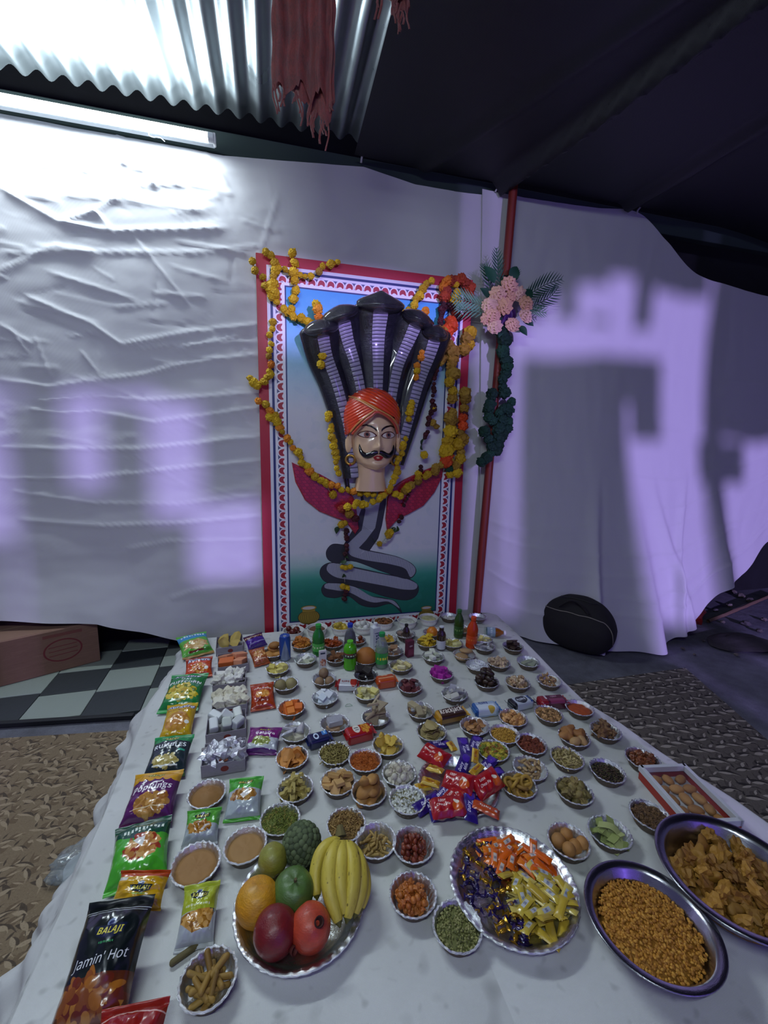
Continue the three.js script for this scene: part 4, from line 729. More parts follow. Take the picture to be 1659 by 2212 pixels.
bowl(922, 1388, 'yellow papaya-like chunks', { g: ['chunk', 'tri'], s: 0.034, n: 12, c: ['#c7a41e', '#d2b43a'], label: 'bright yellow sweet chunk left of the white-capped bottle', name: 'yellow_chunk' });
bowl(978, 1389, 'pale yellow cubes', { g: 'cube', s: 0.023, n: 12, c: ['#cfc98c', '#c9bd62'], label: 'pale yellow sweet cube right of the white-capped bottle', name: 'yellow_cube' });
bowl(1003, 1359, 'tan sweet crumbs', { g: 'chunk', s: 0.024, n: 9, c: ['#a07b56'], label: 'tan sweet lump behind the orange soda', name: 'tan_lump' });
bowl(1042, 1380, 'buttery yellow pieces', { g: 'slab', s: [0.028, 0.024, 0.024], n: 7, c: ['#cdbf72'], tilt: 0.5, label: 'buttery yellow sweet piece right of the orange soda', name: 'butter_sweet' });
bowl(1046, 1396, 'silver-leafed grey squares', { g: 'thin', s: [0.03, 0.03, 0.03], n: 6, c: ['#bbb'], metal: 1, tilt: 0.4, label: 'silver-leafed grey square near the dark chocolate bark', name: 'silver_square' });
bowl(1108, 1396, 'dark chocolate bark', { g: ['tri', 'slab'], s: [0.036, 0.03, 0.034], n: 9, c: ['#3b2820'], tilt: 0.8, label: 'dark chocolate bark shard near the right edge of the cloth', spread: 0.8, name: 'bark_shard' });
bowl(848, 1406, 'mixed brown and cream wedges', { g: ['tri', 'slab'], s: [0.036, 0.03, 0.03], n: 9, c: ['#8d6747', '#a99a86'], tilt: 0.6, label: 'brown and cream sweet wedge beside the green-capped bottle', name: 'cream_wedge' });
bowl(838, 1380, 'golden yellow slices', { g: 'slab', s: [0.03, 0.026, 0.026], n: 6, c: ['#c49c33'], tilt: 0.5, label: 'golden yellow sweet slice behind the clear green-capped bottle', name: 'golden_slice' }, 0.048);
bowl(1003, 1413, 'two flat tan cookies', { g: 'cookie', s: [0.062, 0.05, 0.062], at: [[-0.02, 0.014, 0.004], [0.016, -0.014, 0.016]], c: ['#a3835c'], tilt: 0.25, label: 'flat round tan cookie below the orange soda', name: 'cookie', cat: 'cookie' });
bowl(936, 1418, 'white paneer blocks', { g: 'slab', s: [0.036, 0.034, 0.03], n: 7, c: ['#d2d4c4', '#b9bfa6'], tilt: 0.5, label: 'white paneer block below the white-capped bottle', name: 'paneer_block' });
bowl(866, 1438, 'pale yellow finger bars', { g: 'bar', s: [0.026, 0.03, 0.03], n: 8, c: ['#cfc184', '#d8cda0'], tilt: 0.3, label: 'pale yellow finger-shaped sweet below the maroon carton', name: 'finger_sweet' });
bowl(953, 1455, 'bright magenta cubes', { g: 'cube', s: 0.025, n: 16, c: ['#b02a9c', '#a02090'], rough: 0.45, label: 'bright magenta sweet cube', name: 'magenta_cube' });
bowl(1031, 1437, 'two white syrup swirls', { g: 'swirl', s: 0.05, at: [[-0.016, 0.012, 0.008], [0.018, -0.008, 0.012]], c: ['#cfd2da'], rough: 0.2, tilt: 0.35, label: 'white spiral sweet in a foil bowl', name: 'spiral_sweet' });
bowl(1077, 1431, 'beige crumbly chunks', { g: ['chunk', 'chunk2'], s: 0.03, n: 9, c: ['#b9a084'], label: 'beige crumbly sweet chunk beside the white spirals', name: 'beige_chunk' });
bowl(1141, 1429, 'one grey-green slice', { g: 'slab', s: [0.045, 0.04, 0.035], at: [[-0.006, 0, 0.004], [0.014, 0.012, 0.004]], c: ['#8b927c'], tilt: 0.3, label: 'grey-green sweet slice near the duffel bag side of the cloth', name: 'green_slice' });
bowl(790, 1458, 'black chocolate slabs', { g: ['slab', 'tri'], s: [0.04, 0.036, 0.036], n: 8, c: ['#26201f'], tilt: 0.6, label: 'black chocolate slab behind the orange biscuit pack', name: 'black_slab' });
bowl(700, 1466, 'three brown laddu balls', { g: 'ball', s: 0.043, at: [[-0.021, 0.012], [0.021, 0.012], [0, -0.012, 0.030]], c: ['#8d7153'], label: 'brown laddu ball stacked in a group of three', name: 'brown_laddu' });
bowl(617, 1477, 'two olive-brown balls', { g: 'ball', s: [0.048, 0.046, 0.048], at: [[-0.021, 0.004, 0.006], [0.022, -0.002, 0.006]], c: ['#8d8155'], label: 'olive-brown sweet ball lying beside its twin', name: 'olive_ball' });
bowl(792, 1496, 'pale yellow diamond sweets', { g: 'slab', s: [0.034, 0.03, 0.03], n: 9, c: ['#c9bf70', '#d6cf94'], tilt: 0.6, label: 'pale yellow diamond sweet in front of the orange biscuit pack', name: 'diamond_sweet' });
bowl(885, 1482, 'maroon jelly pieces', { g: ['slab', 'cube'], s: [0.03, 0.026, 0.028], n: 10, c: ['#5c2b30', '#6e3a3c'], rough: 0.3, tilt: 0.6, label: 'maroon jelly piece in a foil bowl', name: 'maroon_jelly' });
bowl(702, 1506, 'white silver-leaf squares', { g: 'thin', s: [0.03, 0.04, 0.03], n: 9, c: ['#ccd6de', '#d9dee2'], rough: 0.3, tilt: 0.5, label: 'white silver-leaf square with bluish sheen', name: 'leaf_square' });
bowl(630, 1528, 'bright orange cubes', { g: 'cube', s: [0.028, 0.024, 0.028], n: 9, c: ['#d0661a', '#d9781f'], tilt: 0.35, label: 'bright orange sweet cube beside the orange snack packet', name: 'orange_cube' });
bowl(982, 1499, 'silver-topped grey diamonds', [{ g: 'slab', s: [0.036, 0.03, 0.032], n: 7, c: ['#a9a6a0'], tilt: 0.6, label: 'grey diamond sweet under the silver-topped one', name: 'grey_diamond' }, { g: 'thin', s: [0.036, 0.034, 0.026], at: [[0.016, 0.012, 0.03], [-0.006, -0.01, 0.034]], c: ['#ccc'], metal: 1, tilt: 0.7, label: 'silver-topped diamond sweet with bright foil leaf', name: 'foil_diamond' }]);
bowl(1051, 1472, 'dark brown dates', { g: 'oval', s: [0.030, 0.032, 0.028], n: 22, c: ['#2c1d16', '#3a261b'], rough: 0.4, tilt: 0.8, pack: 0.8, label: 'dark brown date in the heaped foil bowl', name: 'date', cat: 'date' });
bowl(1118, 1474, 'pale split nuts', { g: ['chunk', 'nut'], s: 0.023, n: 26, c: ['#c3ab8e', '#b49470'], tilt: 0.8, pack: 0.8, label: 'pale split nut next to the dark dates', name: 'split_nut', cat: 'nut' });
bowl(1186, 1470, 'golden cashew nuts', { g: 'nut', s: 0.026, n: 26, c: ['#a9855a', '#b9936a'], tilt: 0.6, pack: 0.7, label: 'golden cashew nut near the right edge of the cloth', name: 'cashew', cat: 'nut' });
bowl(1252, 1529, 'orange-red chilli powder', { heap: 1, c: ['#a3481c'], dome: 0.006, label: 'orange-red chilli powder filling a foil bowl', name: 'chilli_powder', cat: 'powder', bump: 0.003 });
bowl(1185, 1542, 'tan savoury mixture', { k: 'lump', s: 0.011, n: 90, c: ['#a67c4e', '#b98f5c', '#7a5a34'], label: 'tan savoury mixture in front of the dark red pack', name: 'savoury_mixture' });
bowl(1108, 1550, 'pale orange puffed bits', { g: ['chunk', 'oval'], s: 0.018, n: 34, c: ['#c08a50', '#cc9a62'], tilt: 0.8, pack: 0.8, label: 'pale orange puffed bit', name: 'puffed_bit', cat: 'snack' });
bowl(1025, 1568, 'tan curled crisps', { g: 'chip', s: 0.026, n: 20, c: ['#9a6c40', '#ad7d4c'], tilt: 0.9, pack: 0.75, label: 'tan curled crisp in front of the brown biscuit pack', name: 'curled_crisp', cat: 'snack' });
bowl(932, 1580, 'large round khaki crackers', { g: 'chip', s: [0.056, 0.05, 0.056], n: 13, c: ['#8f7e4c', '#9c8b58'], tilt: 0.6, pack: 0.55, hk: 0.25, label: 'large round khaki cracker heaped in a foil bowl', spread: 0.6, name: 'cracker', cat: 'cracker' });
bowl(908, 1534, 'silver-wrapped and beige sweets', [{ g: 'slab', s: [0.04, 0.034, 0.03], n: 5, c: ['#a89a78', '#8a6a48'], tilt: 0.5, label: 'beige sweet beside silver-wrapped ones left of the brown biscuit pack', name: 'beige_sweet' }, { g: 'bar', s: [0.026, 0.03, 0.03], at: [[-0.018, -0.012, 0.02], [0.0, -0.014, 0.024]], c: ['#ccc'], metal: 1, tilt: 0.3, label: 'silver-wrapped sweet bar left of the brown biscuit pack', name: 'silver_bar' }]);
bowl(812, 1549, 'beige triangular sweets', { g: 'tri', s: [0.046, 0.05, 0.046], n: 9, c: ['#b0a083', '#9f8f72'], tilt: 0.9, pack: 0.7, label: 'beige triangular sweet standing in a foil bowl', spread: 0.7, name: 'triangle_sweet' });
bowl(723, 1562, 'a silver-leafed block on brown slices', [{ g: 'slab', s: [0.05, 0.03, 0.04], at: [[-0.008, 0.014], [0.014, -0.008]], c: ['#9a7a5c'], tilt: 0.15, label: 'brown slice under the silver-leafed block', name: 'brown_slice' }, { g: 'slab', s: [0.05, 0.044, 0.042], at: [[0.0, 0.0, 0.018]], c: ['#ccc'], metal: 1, tilt: 0.2, label: 'silver-leafed sweet block behind the blue biscuit pack', name: 'silver_block' }]);
bowl(638, 1581, 'silver-leafed white sweets', [{ g: 'cube', s: 0.032, n: 3, c: ['#b9b49c'], label: 'white sweet cube beside the silver-leafed wedges', name: 'white_cube' }, { g: 'tri', s: [0.05, 0.06, 0.05], at: [[-0.012, -0.004, 0.01], [0.016, 0.004, 0.012], [-0.024, 0.014, 0.008]], c: ['#ccc'], metal: 1, tilt: 0.7, label: 'silver-leafed wedge left of the blue biscuit pack', name: 'silver_wedge' }]);
bowl(631, 1635, 'orange-brown potato chips', { g: 'chip', s: [0.05, 0.05, 0.05], n: 13, c: ['#b0702c', '#c08038'], tilt: 0.8, pack: 0.5, hk: 0.2, label: 'orange-brown potato chip in the foil bowl near the purple packet', spread: 0.8, name: 'potato_chip', cat: 'chip' });
bowl(723, 1627, 'thin olive sev noodles', { k: 'sev', s: 0.026, n: 170, c: ['#8d7f43', '#7b6d36', '#9c8e50'], label: 'thin olive sev noodles in a foil bowl', name: 'olive_sev' });
bowl(789, 1642, 'bright orange sev', { k: 'sev', s: 0.014, n: 240, c: ['#b9601a', '#a8520f', '#c46e22'], label: 'bright orange sev crumbs in a foil bowl', name: 'orange_sev' });
bowl(838, 1609, 'folded yellow chips', { g: 'chip', s: [0.036, 0.05, 0.036], n: 18, c: ['#b5922e', '#c4a441'], tilt: 1.2, pack: 0.6, hk: 0.4, label: 'folded yellow chip beside the red biscuit pack', spread: 0.75, name: 'folded_chip', cat: 'chip' });
bowl(862, 1670, 'white puffed lotus seeds', { g: ['chunk', 'ball'], s: 0.020, n: 36, c: ['#cdc8b8', '#bdb5a0'], tilt: 1, pack: 0.8, label: 'white puffed lotus seed', name: 'lotus_seed', cat: 'snack' });
bowl(730, 1688, 'tan square crackers', { g: 'slab', s: [0.034, 0.026, 0.034], n: 15, c: ['#a9824a', '#b8915a'], tilt: 0.6, pack: 0.75, label: 'tan square cracker in a foil bowl', name: 'square_cracker', cat: 'cracker' });
bowl(797, 1709, 'oval brown biscuits', { g: 'oval', s: [0.046, 0.034, 0.042], n: 11, c: ['#9a6c34', '#a87a40'], tilt: 0.6, pack: 0.6, label: 'oval brown biscuit in a foil bowl', spread: 0.72, name: 'oval_biscuit', cat: 'biscuit' });
bowl(880, 1727, 'white flaked rice with leaves', { k: 'flake', s: 0.007, n: 260, c: ['#d2d4cc', '#c6c8be', '#d9dad4', '#6f6a44'], label: 'white flaked rice with dark leaf bits', name: 'flaked_rice' });
bowl(638, 1702, 'pale crinkle-cut fries', { g: 'fry', s: [0.058, 0.06, 0.06], n: 30, c: ['#a3914a', '#b3a159'], tilt: 0.8, pack: 0.32, hk: 0.22, label: 'pale crinkle-cut fry heaped in a foil bowl', spread: 0.62, name: 'crinkle_fry', cat: 'snack' });
bowl(605, 1769, 'green savoury mixture', { k: 'sev', s: 0.014, n: 230, c: ['#6f7a2c', '#86903c', '#565f22', '#9a8c44'], label: 'green savoury mixture behind the custard apple', name: 'green_mixture' });
bowl(748, 1780, 'fine tan sev', { k: 'sev', s: 0.018, n: 230, c: ['#9c7b45', '#8c6c3a', '#ab8a52'], label: 'fine tan sev behind the bananas', name: 'tan_sev' });
bowl(812, 1815, 'tan bean-shaped sticks', { g: 'stick', s: [0.026, 0.03, 0.03], n: 40, c: ['#94783e', '#a3864a'], tilt: 0.7, pack: 0.45, hk: 0.25, label: 'tan bean-shaped snack stick right of the bananas', spread: 0.85, name: 'snack_stick', cat: 'snack' });
bowl(893, 1824, 'red-brown coated peanuts', { g: ['ball', 'oval'], s: 0.0135, n: 55, c: ['#6e2c18', '#7d3820'], rough: 0.45, tilt: 1, label: 'red-brown coated peanut in a foil bowl', name: 'coated_peanut', cat: 'nut' });
bowl(892, 1932, 'orange-brown fried lentils', { g: ['chunk', 'ball'], s: 0.014, n: 55, c: ['#9c541c', '#ad6424'], rough: 0.5, tilt: 1, label: 'orange-brown fried lentil in a foil bowl', name: 'fried_lentil', cat: 'snack' });
bowl(988, 2000, 'green fennel seeds', { k: 'seed', s: 0.0055, n: 420, c: ['#6c6e38', '#585c2e', '#7d7d46', '#8f8c58'], dome: 0.006, label: 'green fennel seeds in a foil bowl', name: 'fennel_seeds', cat: 'seeds' });
bowl(450, 2113, 'fried brown gram sticks', { g: 'stick', s: [0.046, 0.05, 0.05], n: 22, c: ['#8a6a2c', '#7b5c24', '#977736'], tilt: 0.5, pack: 0.36, hk: 0.22, label: 'fried brown gram stick in the bowl below the lime packet', spread: 0.62, name: 'gram_stick', cat: 'snack' });
bowl(447, 1714, 'a smooth brown flour mound', { heap: 1, c: ['#8f6634'], dome: 0.022, fill: 0.5, bump: 0.002, label: 'smooth brown flour mound below the sweet boxes', name: 'flour_mound', cat: 'flour' });
bowl(530, 1825, 'flat tan gram flour', { heap: 1, c: ['#997240'], dome: 0.003, bump: 0.0012, label: 'flat tan gram flour left of the custard apple', name: 'gram_flour', cat: 'flour' });
bowl(423, 1865, 'levelled brown wheat flour', { heap: 1, c: ['#946b3a'], dome: 0.004, bump: 0.0018, label: 'levelled brown wheat flour above the lime packet', name: 'wheat_flour', cat: 'flour' }, 0.058);
bowl(1090, 1585, 'fine yellow sev', { k: 'grain', s: 0.005, n: 320, c: ['#b3862c', '#c1963a'], dome: 0.005, label: 'fine yellow sev filling a foil bowl', name: 'yellow_sev' });
bowl(1147, 1606, 'dark red spiced lentils', { k: 'lump', s: 0.009, n: 150, c: ['#5e2412', '#6f2f18', '#7d3d22'], dome: 0.003, label: 'dark red spiced lentils in a foil bowl', name: 'spiced_lentils' });
bowl(1066, 1621, 'yellow-green chivda mixture', { k: 'lump', s: 0.012, n: 110, c: ['#a69426', '#b8a636', '#6d7a24', '#8a5a20'], label: 'yellow-green chivda mixture beside the chocolate plate', name: 'chivda_mixture' });
bowl(1240, 1591, 'small fried samosas', [{ g: 'samosa', s: [0.05, 0.05, 0.05], at: [[-0.022, -0.012, 0.008], [0.026, -0.004, 0.008], [-0.004, -0.026, 0.014]], c: ['#a3703c', '#8f5f30'], tilt: 0.5, label: 'small fried samosa in a foil bowl', name: 'samosa', cat: 'samosa' }, { g: 'oval', s: [0.034, 0.04, 0.034], at: [[-0.012, 0.022, 0.01], [0.016, 0.024, 0.01]], c: ['#a98455'], label: 'pale oval dumpling beside the small samosas', name: 'dumpling', cat: 'dumpling' }]);
bowl(1308, 1578, 'brown curved tamarind pieces', { g: ['nut', 'chunk2'], s: 0.030, n: 17, c: ['#6f4f30', '#7d5c3a'], tilt: 0.7, pack: 0.7, label: 'brown curved tamarind piece near the right edge of the cloth', name: 'tamarind_piece', cat: 'snack' });
bowl(1145, 1659, 'peanuts in shells', { g: 'peanut', s: [0.024, 0.026, 0.026], n: 34, c: ['#a08458', '#b1946a'], tilt: 0.6, pack: 0.6, label: 'peanut in its shell in a foil bowl', name: 'peanut', cat: 'peanut' });
bowl(1225, 1637, 'pale slivered melon seeds', { k: 'sliver', s: 0.022, n: 130, c: ['#a08f5c', '#b3a36e', '#8c7c48'], label: 'pale slivered seeds in a foil bowl', name: 'slivered_seeds', cat: 'seeds' });
bowl(1312, 1665, 'dark mustard seeds', { k: 'seed', s: 0.005, n: 380, c: ['#2c2018', '#3d2c1e', '#55402a', '#4a4a22'], dome: 0.003, label: 'dark mustard seeds in a foil bowl', name: 'mustard_seeds', cat: 'seeds' });
bowl(1120, 1695, 'yellow fryum tubes and wheels', { g: ['ring', 'pipe'], s: [0.042, 0.042, 0.042], n: 15, c: ['#a5812f', '#94702a'], tilt: 0.9, pack: 0.6, hk: 0.4, label: 'yellow fryum tube beside the chocolate plate', spread: 0.75, name: 'fryum', cat: 'snack' });
bowl(1240, 1708, 'olive raisins', { g: ['oval', 'chunk'], s: 0.027, n: 18, c: ['#6d6130', '#7d6d3a', '#8f7c4a'], tilt: 0.8, pack: 0.75, label: 'plump olive raisin in a foil bowl', name: 'raisin', cat: 'raisin' });
bowl(1388, 1639, 'amber gum lumps', { g: 'chunk', s: 0.019, n: 24, c: ['#7a4526', '#8c5230'], rough: 0.4, tilt: 1, label: 'amber gum lump behind the clear-lidded sweet box', name: 'gum_lump', cat: 'snack' });
bowl(1405, 1761, 'brown crumbled jaggery', { k: 'lump', s: 0.009, n: 190, c: ['#5c4128', '#6f5233', '#4a3320'], dome: 0.003, label: 'brown crumbled jaggery beside the clear-lidded sweet box', name: 'jaggery', cat: 'jaggery' });
bowl(1228, 1816, 'five round brown dumplings', { g: 'ball', s: 0.034, at: [[-0.020, -0.012, 0.006], [0.012, -0.022, 0.006], [-0.012, 0.018, 0.010], [0.012, 0.012, 0.006], [0.032, 0.012, 0.012]], c: ['#9c6c34', '#a87840'], label: 'round brown fried dumpling in a group of five', name: 'fried_dumpling', cat: 'dumpling' });
bowl(1317, 1798, 'pale green candied strips', { g: 'strip', s: [0.062, 0.05, 0.07], n: 20, c: ['#8f9a58', '#a3ab6c'], tilt: 0.5, pack: 0.3, hk: 0.15, label: 'pale green candied strip in a foil bowl', spread: 0.5, name: 'candied_strip', cat: 'sweet' });

// white plastic tubs along the panel
const tubG = lathe([[0.001, 0], [0.8, 0], [0.83, 0.03], [0.96, 0.62], [1.0, 0.64], [1.02, 0.68], [0.99, 0.70], [0.94, 0.68], [0.93, 0.62], [0.79, 0.06], [0.001, 0.05]], 40);
const tubTex = canvas(512, 128, (g) => { g.fillStyle = '#e9e7e4'; g.fillRect(0, 0, 512, 128); seed = 71; for (let r = 0; r < 2; r++) for (let i = 0; i < 10; i++) { if (i % 3 === 0) scrawl(g, r * 256 + 44 + i * 22, 30, 56, 18, '#b3383c'); } });
const tubM = std('#dcdad8', 0.4); const tubPrint = std('#ffffff', 0.4, { map: tubTex });
function tub(px, py, what, fill) {
  const r = 0.056, c = onY(px, py, PLAT + r * 0.68); const g = new THREE.Group(); g.position.set(c.x, PLAT + 0.0005, c.z);
  const b = mesh('tub_body', tubG, tubM, g); b.scale.setScalar(r);
  const band = grid(40, 1, (u, v) => { const a = u * Math.PI * 2, R = lerp(0.872, 0.945, v); return V(Math.cos(a) * R, lerp(0.18, 0.5, v), -Math.sin(a) * R); }, true);
  const p = mesh('printed_band', band, tubPrint, g); p.scale.setScalar(r * 1.008); p.userData.label = 'red printed band'; g.rotation.y = rr(0, 6);
  top(g, 'plastic_tub', `white plastic tub of ${what}`, 'tub', 'white plastic tubs along the panel');
  const ctx = { p: g.position.clone(), R: r, h: r * 0.62 };
  for (const f of [].concat(fill)) (f.heap || f.k ? heap : pieces)(f, ctx);
}
seed = 2002;
tub(634, 1361, 'dark red gulab jamun', { g: 'ball', s: 0.034, n: 8, c: ['#4f1c14', '#5d241a'], rough: 0.2, label: 'dark red gulab jamun ball in a white tub', name: 'gulab_jamun' });
tub(685, 1355, 'brown curry', { heap: 1, c: ['#6b4632'], dome: 0.002, fill: 0.85, rough: 0.3, label: 'brown curry in the tub behind the green bottle', name: 'curry', cat: 'curry' });
tub(737, 1352, 'yellow rasgulla balls', { g: 'ball', s: 0.030, n: 12, c: ['#c2a63a'], rough: 0.3, label: 'yellow rasgulla ball in a white tub', name: 'yellow_rasgulla' });
tub(785, 1350, 'white rasgulla balls', { g: 'ball', s: 0.032, n: 11, c: ['#d7d6d2'], rough: 0.3, label: 'white rasgulla ball in a white tub', name: 'white_rasgulla' });
tub(829, 1341, 'brown chickpea stew', { k: 'lump', s: 0.016, n: 60, c: ['#7b4a24', '#8a5528', '#5e3619'], rough: 0.35, fill: 0.8, label: 'brown chickpea stew in a white tub', name: 'chickpea_stew', cat: 'stew' });
tub(880, 1339, 'white curd', { heap: 1, c: ['#cfcfc2'], dome: 0.004, fill: 0.85, bump: 0.003, rough: 0.4, label: 'white curd in a white tub', name: 'curd', cat: 'curd' });
tub(926, 1333, 'pale yellow rabri', { heap: 1, c: ['#cfc894'], dome: 0.005, fill: 0.85, bump: 0.004, rough: 0.4, label: 'pale yellow rabri in a white tub', name: 'rabri', cat: 'rabri' });

// open cardboard sweet boxes
const boxTex = canvas(256, 96, (g) => { g.fillStyle = '#8d8790'; g.fillRect(0, 0, 256, 96); seed = 3; for (let i = 0; i < 260; i++) { g.fillStyle = rnd() < 0.5 ? 'rgba(60,50,60,0.10)' : 'rgba(230,225,230,0.10)'; g.fillRect(rnd() * 256, rnd() * 96, rr(4, 30), 1.5); } });
const card = std('#8f8994', 0.8), cardIn = std('#a7a4a6', 0.85), cardFront = std('#ffffff', 0.8, { map: boxTex });
function sweetBox(q, h, label, fill) {
  const [bl, br, fl, fr] = q.map(([x, y]) => onY(x, y, PLAT + h));
  const c = bl.clone().add(br).add(fl).add(fr).multiplyScalar(0.25), ax = br.clone().sub(bl).add(fr).sub(fl), az = fl.clone().sub(bl).add(fr).sub(br);
  const w = ax.length() / 2, d = Math.min(az.length() / 2, w * 1.05), g = new THREE.Group();
  g.position.set(c.x, PLAT + 0.0008, c.z); g.rotation.y = Math.atan2(-ax.z, ax.x);
  mesh('base', put(new THREE.BoxGeometry(w, 0.0022, d), V(0, 0.0012, 0)), cardIn, g);
  for (const s of [-1, 1]) { mesh('side_panel', put(rbox(0.0024, h, d, 0.0006, 1), V(s * (w / 2 - 0.0012), h / 2, 0)), card, g); mesh('end_panel', put(rbox(w - 0.005, h, 0.0024, 0.0006, 1), V(0, h / 2, s * (d / 2 - 0.0012))), s > 0 ? cardFront : card, g); }
  const seal = mesh('seal', put(new THREE.CylinderGeometry(0.011, 0.011, 0.0006, 24), V(0.004, h * 0.5, d / 2 + 0.0004), eul(Math.PI / 2, 0, 0), V(1.1, 1, 0.85)), cm('#7a2a24', 0.6), g); seal.userData.label = 'round dark red printed seal';
  top(g, 'sweet_box', label, 'box', 'open cardboard sweet boxes');
  const ctx = { p: g.position.clone(), R: w * 0.5, h };
  const ca = Math.cos(g.rotation.y), sa = Math.sin(g.rotation.y);
  const o = { ...fill }; o.at = []; for (let j = 0; j < fill.rows; j++) for (let i = 0; i < fill.cols; i++) { const x = ((i + 0.5) / fill.cols - 0.5) * (w * 0.86) + rr(-0.004, 0.004), z = ((j + 0.5) / fill.rows - 0.5) * (d * 0.82) + rr(-0.003, 0.003); o.at.push([x * ca + z * sa, -x * sa + z * ca, 0.004 + (fill.y ?? 0.012) + rr(0, 0.006)]); }
  pieces(o, ctx);
  if (fill.almonds) { const at = []; for (let i = 0; i < fill.almonds; i++) at.push([rr(-0.045, 0.045), rr(-0.045, 0.045), 0.040]); pieces({ g: 'oval', s: [0.016, 0.008, 0.010], at, c: ['#7a4022'], tilt: 0.7, label: 'brown almond sliver on the silver-leaf sweets', name: 'almond_sliver', cat: 'almond' }, ctx); }
}
seed = 3003;
sweetBox([[467, 1374], [522, 1367], [467, 1404], [527, 1397]], 0.04, 'open grey box of folded yellow wafers', { g: 'chip', s: [0.06, 0.06, 0.06], rows: 2, cols: 2, y: 0.012, c: ['#b39a4c', '#c2aa5c'], tilt: 1.0, label: 'folded yellow wafer in a grey box', name: 'wafer', cat: 'wafer' });
sweetBox([[470, 1414], [533, 1404], [470, 1443], [537, 1433]], 0.04, 'open grey box of orange and peach halwa slices', { g: 'slab', s: [0.06, 0.05, 0.05], rows: 2, cols: 2, c: ['#c9642a', '#cf8a66'], tilt: 0.25, label: 'orange or peach halwa slice in a grey box', name: 'halwa_slice' });
sweetBox([[460, 1453], [528, 1443], [462, 1481], [533, 1473]], 0.04, 'open grey box of three white rolled sweets with flakes', { g: ['chunk2', 'slab'], s: [0.042, 0.05, 0.05], rows: 2, cols: 3, c: ['#d8d6cc'], tilt: 0.5, label: 'white rolled sweet with nut flakes', name: 'rolled_sweet' });
sweetBox([[458, 1496], [530, 1483], [459, 1533], [536, 1521]], 0.04, 'open grey box of cream milk cakes studded with almonds', { g: ['chunk2', 'chunk'], s: [0.056, 0.05, 0.055], rows: 2, cols: 3, c: ['#cfc9b2', '#d6d1be'], tilt: 0.25, label: 'cream milk cake studded with almonds', name: 'milk_cake' });
sweetBox([[447, 1544], [530, 1531], [446, 1589], [533, 1573]], 0.04, 'open grey box of white paper-wrapped sweet rolls', { g: 'bar', s: [0.032, 0.07, 0.06], rows: 2, cols: 3, c: ['#d3d6d6', '#cfd3cc'], rough: 0.3, tilt: 0.7, label: 'white paper-wrapped sweet roll', name: 'wrapped_roll' });
sweetBox([[441, 1606], [530, 1595], [435, 1658], [531, 1638]], 0.042, 'open grey box of silver-leaf sweets topped with almond slivers', { g: ['chunk2', 'chunk'], s: [0.056, 0.05, 0.06], rows: 2, cols: 3, c: ['#ccc'], metal: 1, almonds: 7, tilt: 0.3, label: 'silver-leaf sweet topped with almond slivers', name: 'silver_sweet' });
{ // clear-lidded sweet box
  const [bl, br, fl, fr] = [[1405, 1672], [1472, 1650], [1492, 1775], [1582, 1752]].map(([x, y]) => onY(x, y, PLAT + 0.045));
  const c = bl.clone().add(br).add(fl).add(fr).multiplyScalar(0.25), az = fl.clone().add(fr).sub(bl).sub(br), w = 0.15, d = 0.205, h = 0.045;
  const g = new THREE.Group(); g.position.set(c.x, PLAT + 0.001, c.z); g.rotation.y = Math.atan2(az.x, az.z);
  const red = std('#9c2f22', 0.55), wht = std('#c9cbd0', 0.5);
  mesh('base', put(new THREE.BoxGeometry(w, 0.002, d), V(0, 0.001, 0)), wht, g);
  for (const s of [-1, 1]) { mesh('side_panel', put(rbox(0.003, h * 0.6, d, 0.001, 1), V(s * w / 2, h * 0.3, 0)), red, g); mesh('end_panel', put(rbox(w, h * 0.6, 0.003, 0.001, 1), V(0, h * 0.3, s * d / 2)), red, g); mesh('lid_rim', put(rbox(0.012, h * 0.4, d + 0.006, 0.001, 1), V(s * (w / 2 - 0.003), h * 0.8, 0)), wht, g); mesh('lid_rim', put(rbox(w, h * 0.4, 0.012, 0.001, 1), V(0, h * 0.8, s * (d / 2 - 0.003))), wht, g); }
  mesh('window', put(new THREE.BoxGeometry(w - 0.016, 0.0008, d - 0.016), V(0, h + 0.0002, 0)), phy('#ffffff', 0.05, { transmission: 1, thickness: 0, ior: 1.45 }), g).userData.label = 'clear plastic window';
  top(g, 'lidded_box', 'red and white sweet box with a clear plastic window', 'box');
  const ca = Math.cos(g.rotation.y), sa = Math.sin(g.rotation.y), at = [];
  for (let j = 0; j < 5; j++) for (let i = 0; i < 3; i++) { const x = (i - 1) * 0.042, z = (j - 2) * 0.037; at.push([x * ca + z * sa, -x * sa + z * ca, 0.003]); }
  pieces({ g: 'oval', s: [0.034, 0.032, 0.034], at, c: ['#a9773e', '#b58448'], tilt: 0.1, label: 'golden oval sweet under the clear plastic window', name: 'golden_sweet' }, { p: g.position.clone(), R: 0.07, h });
}

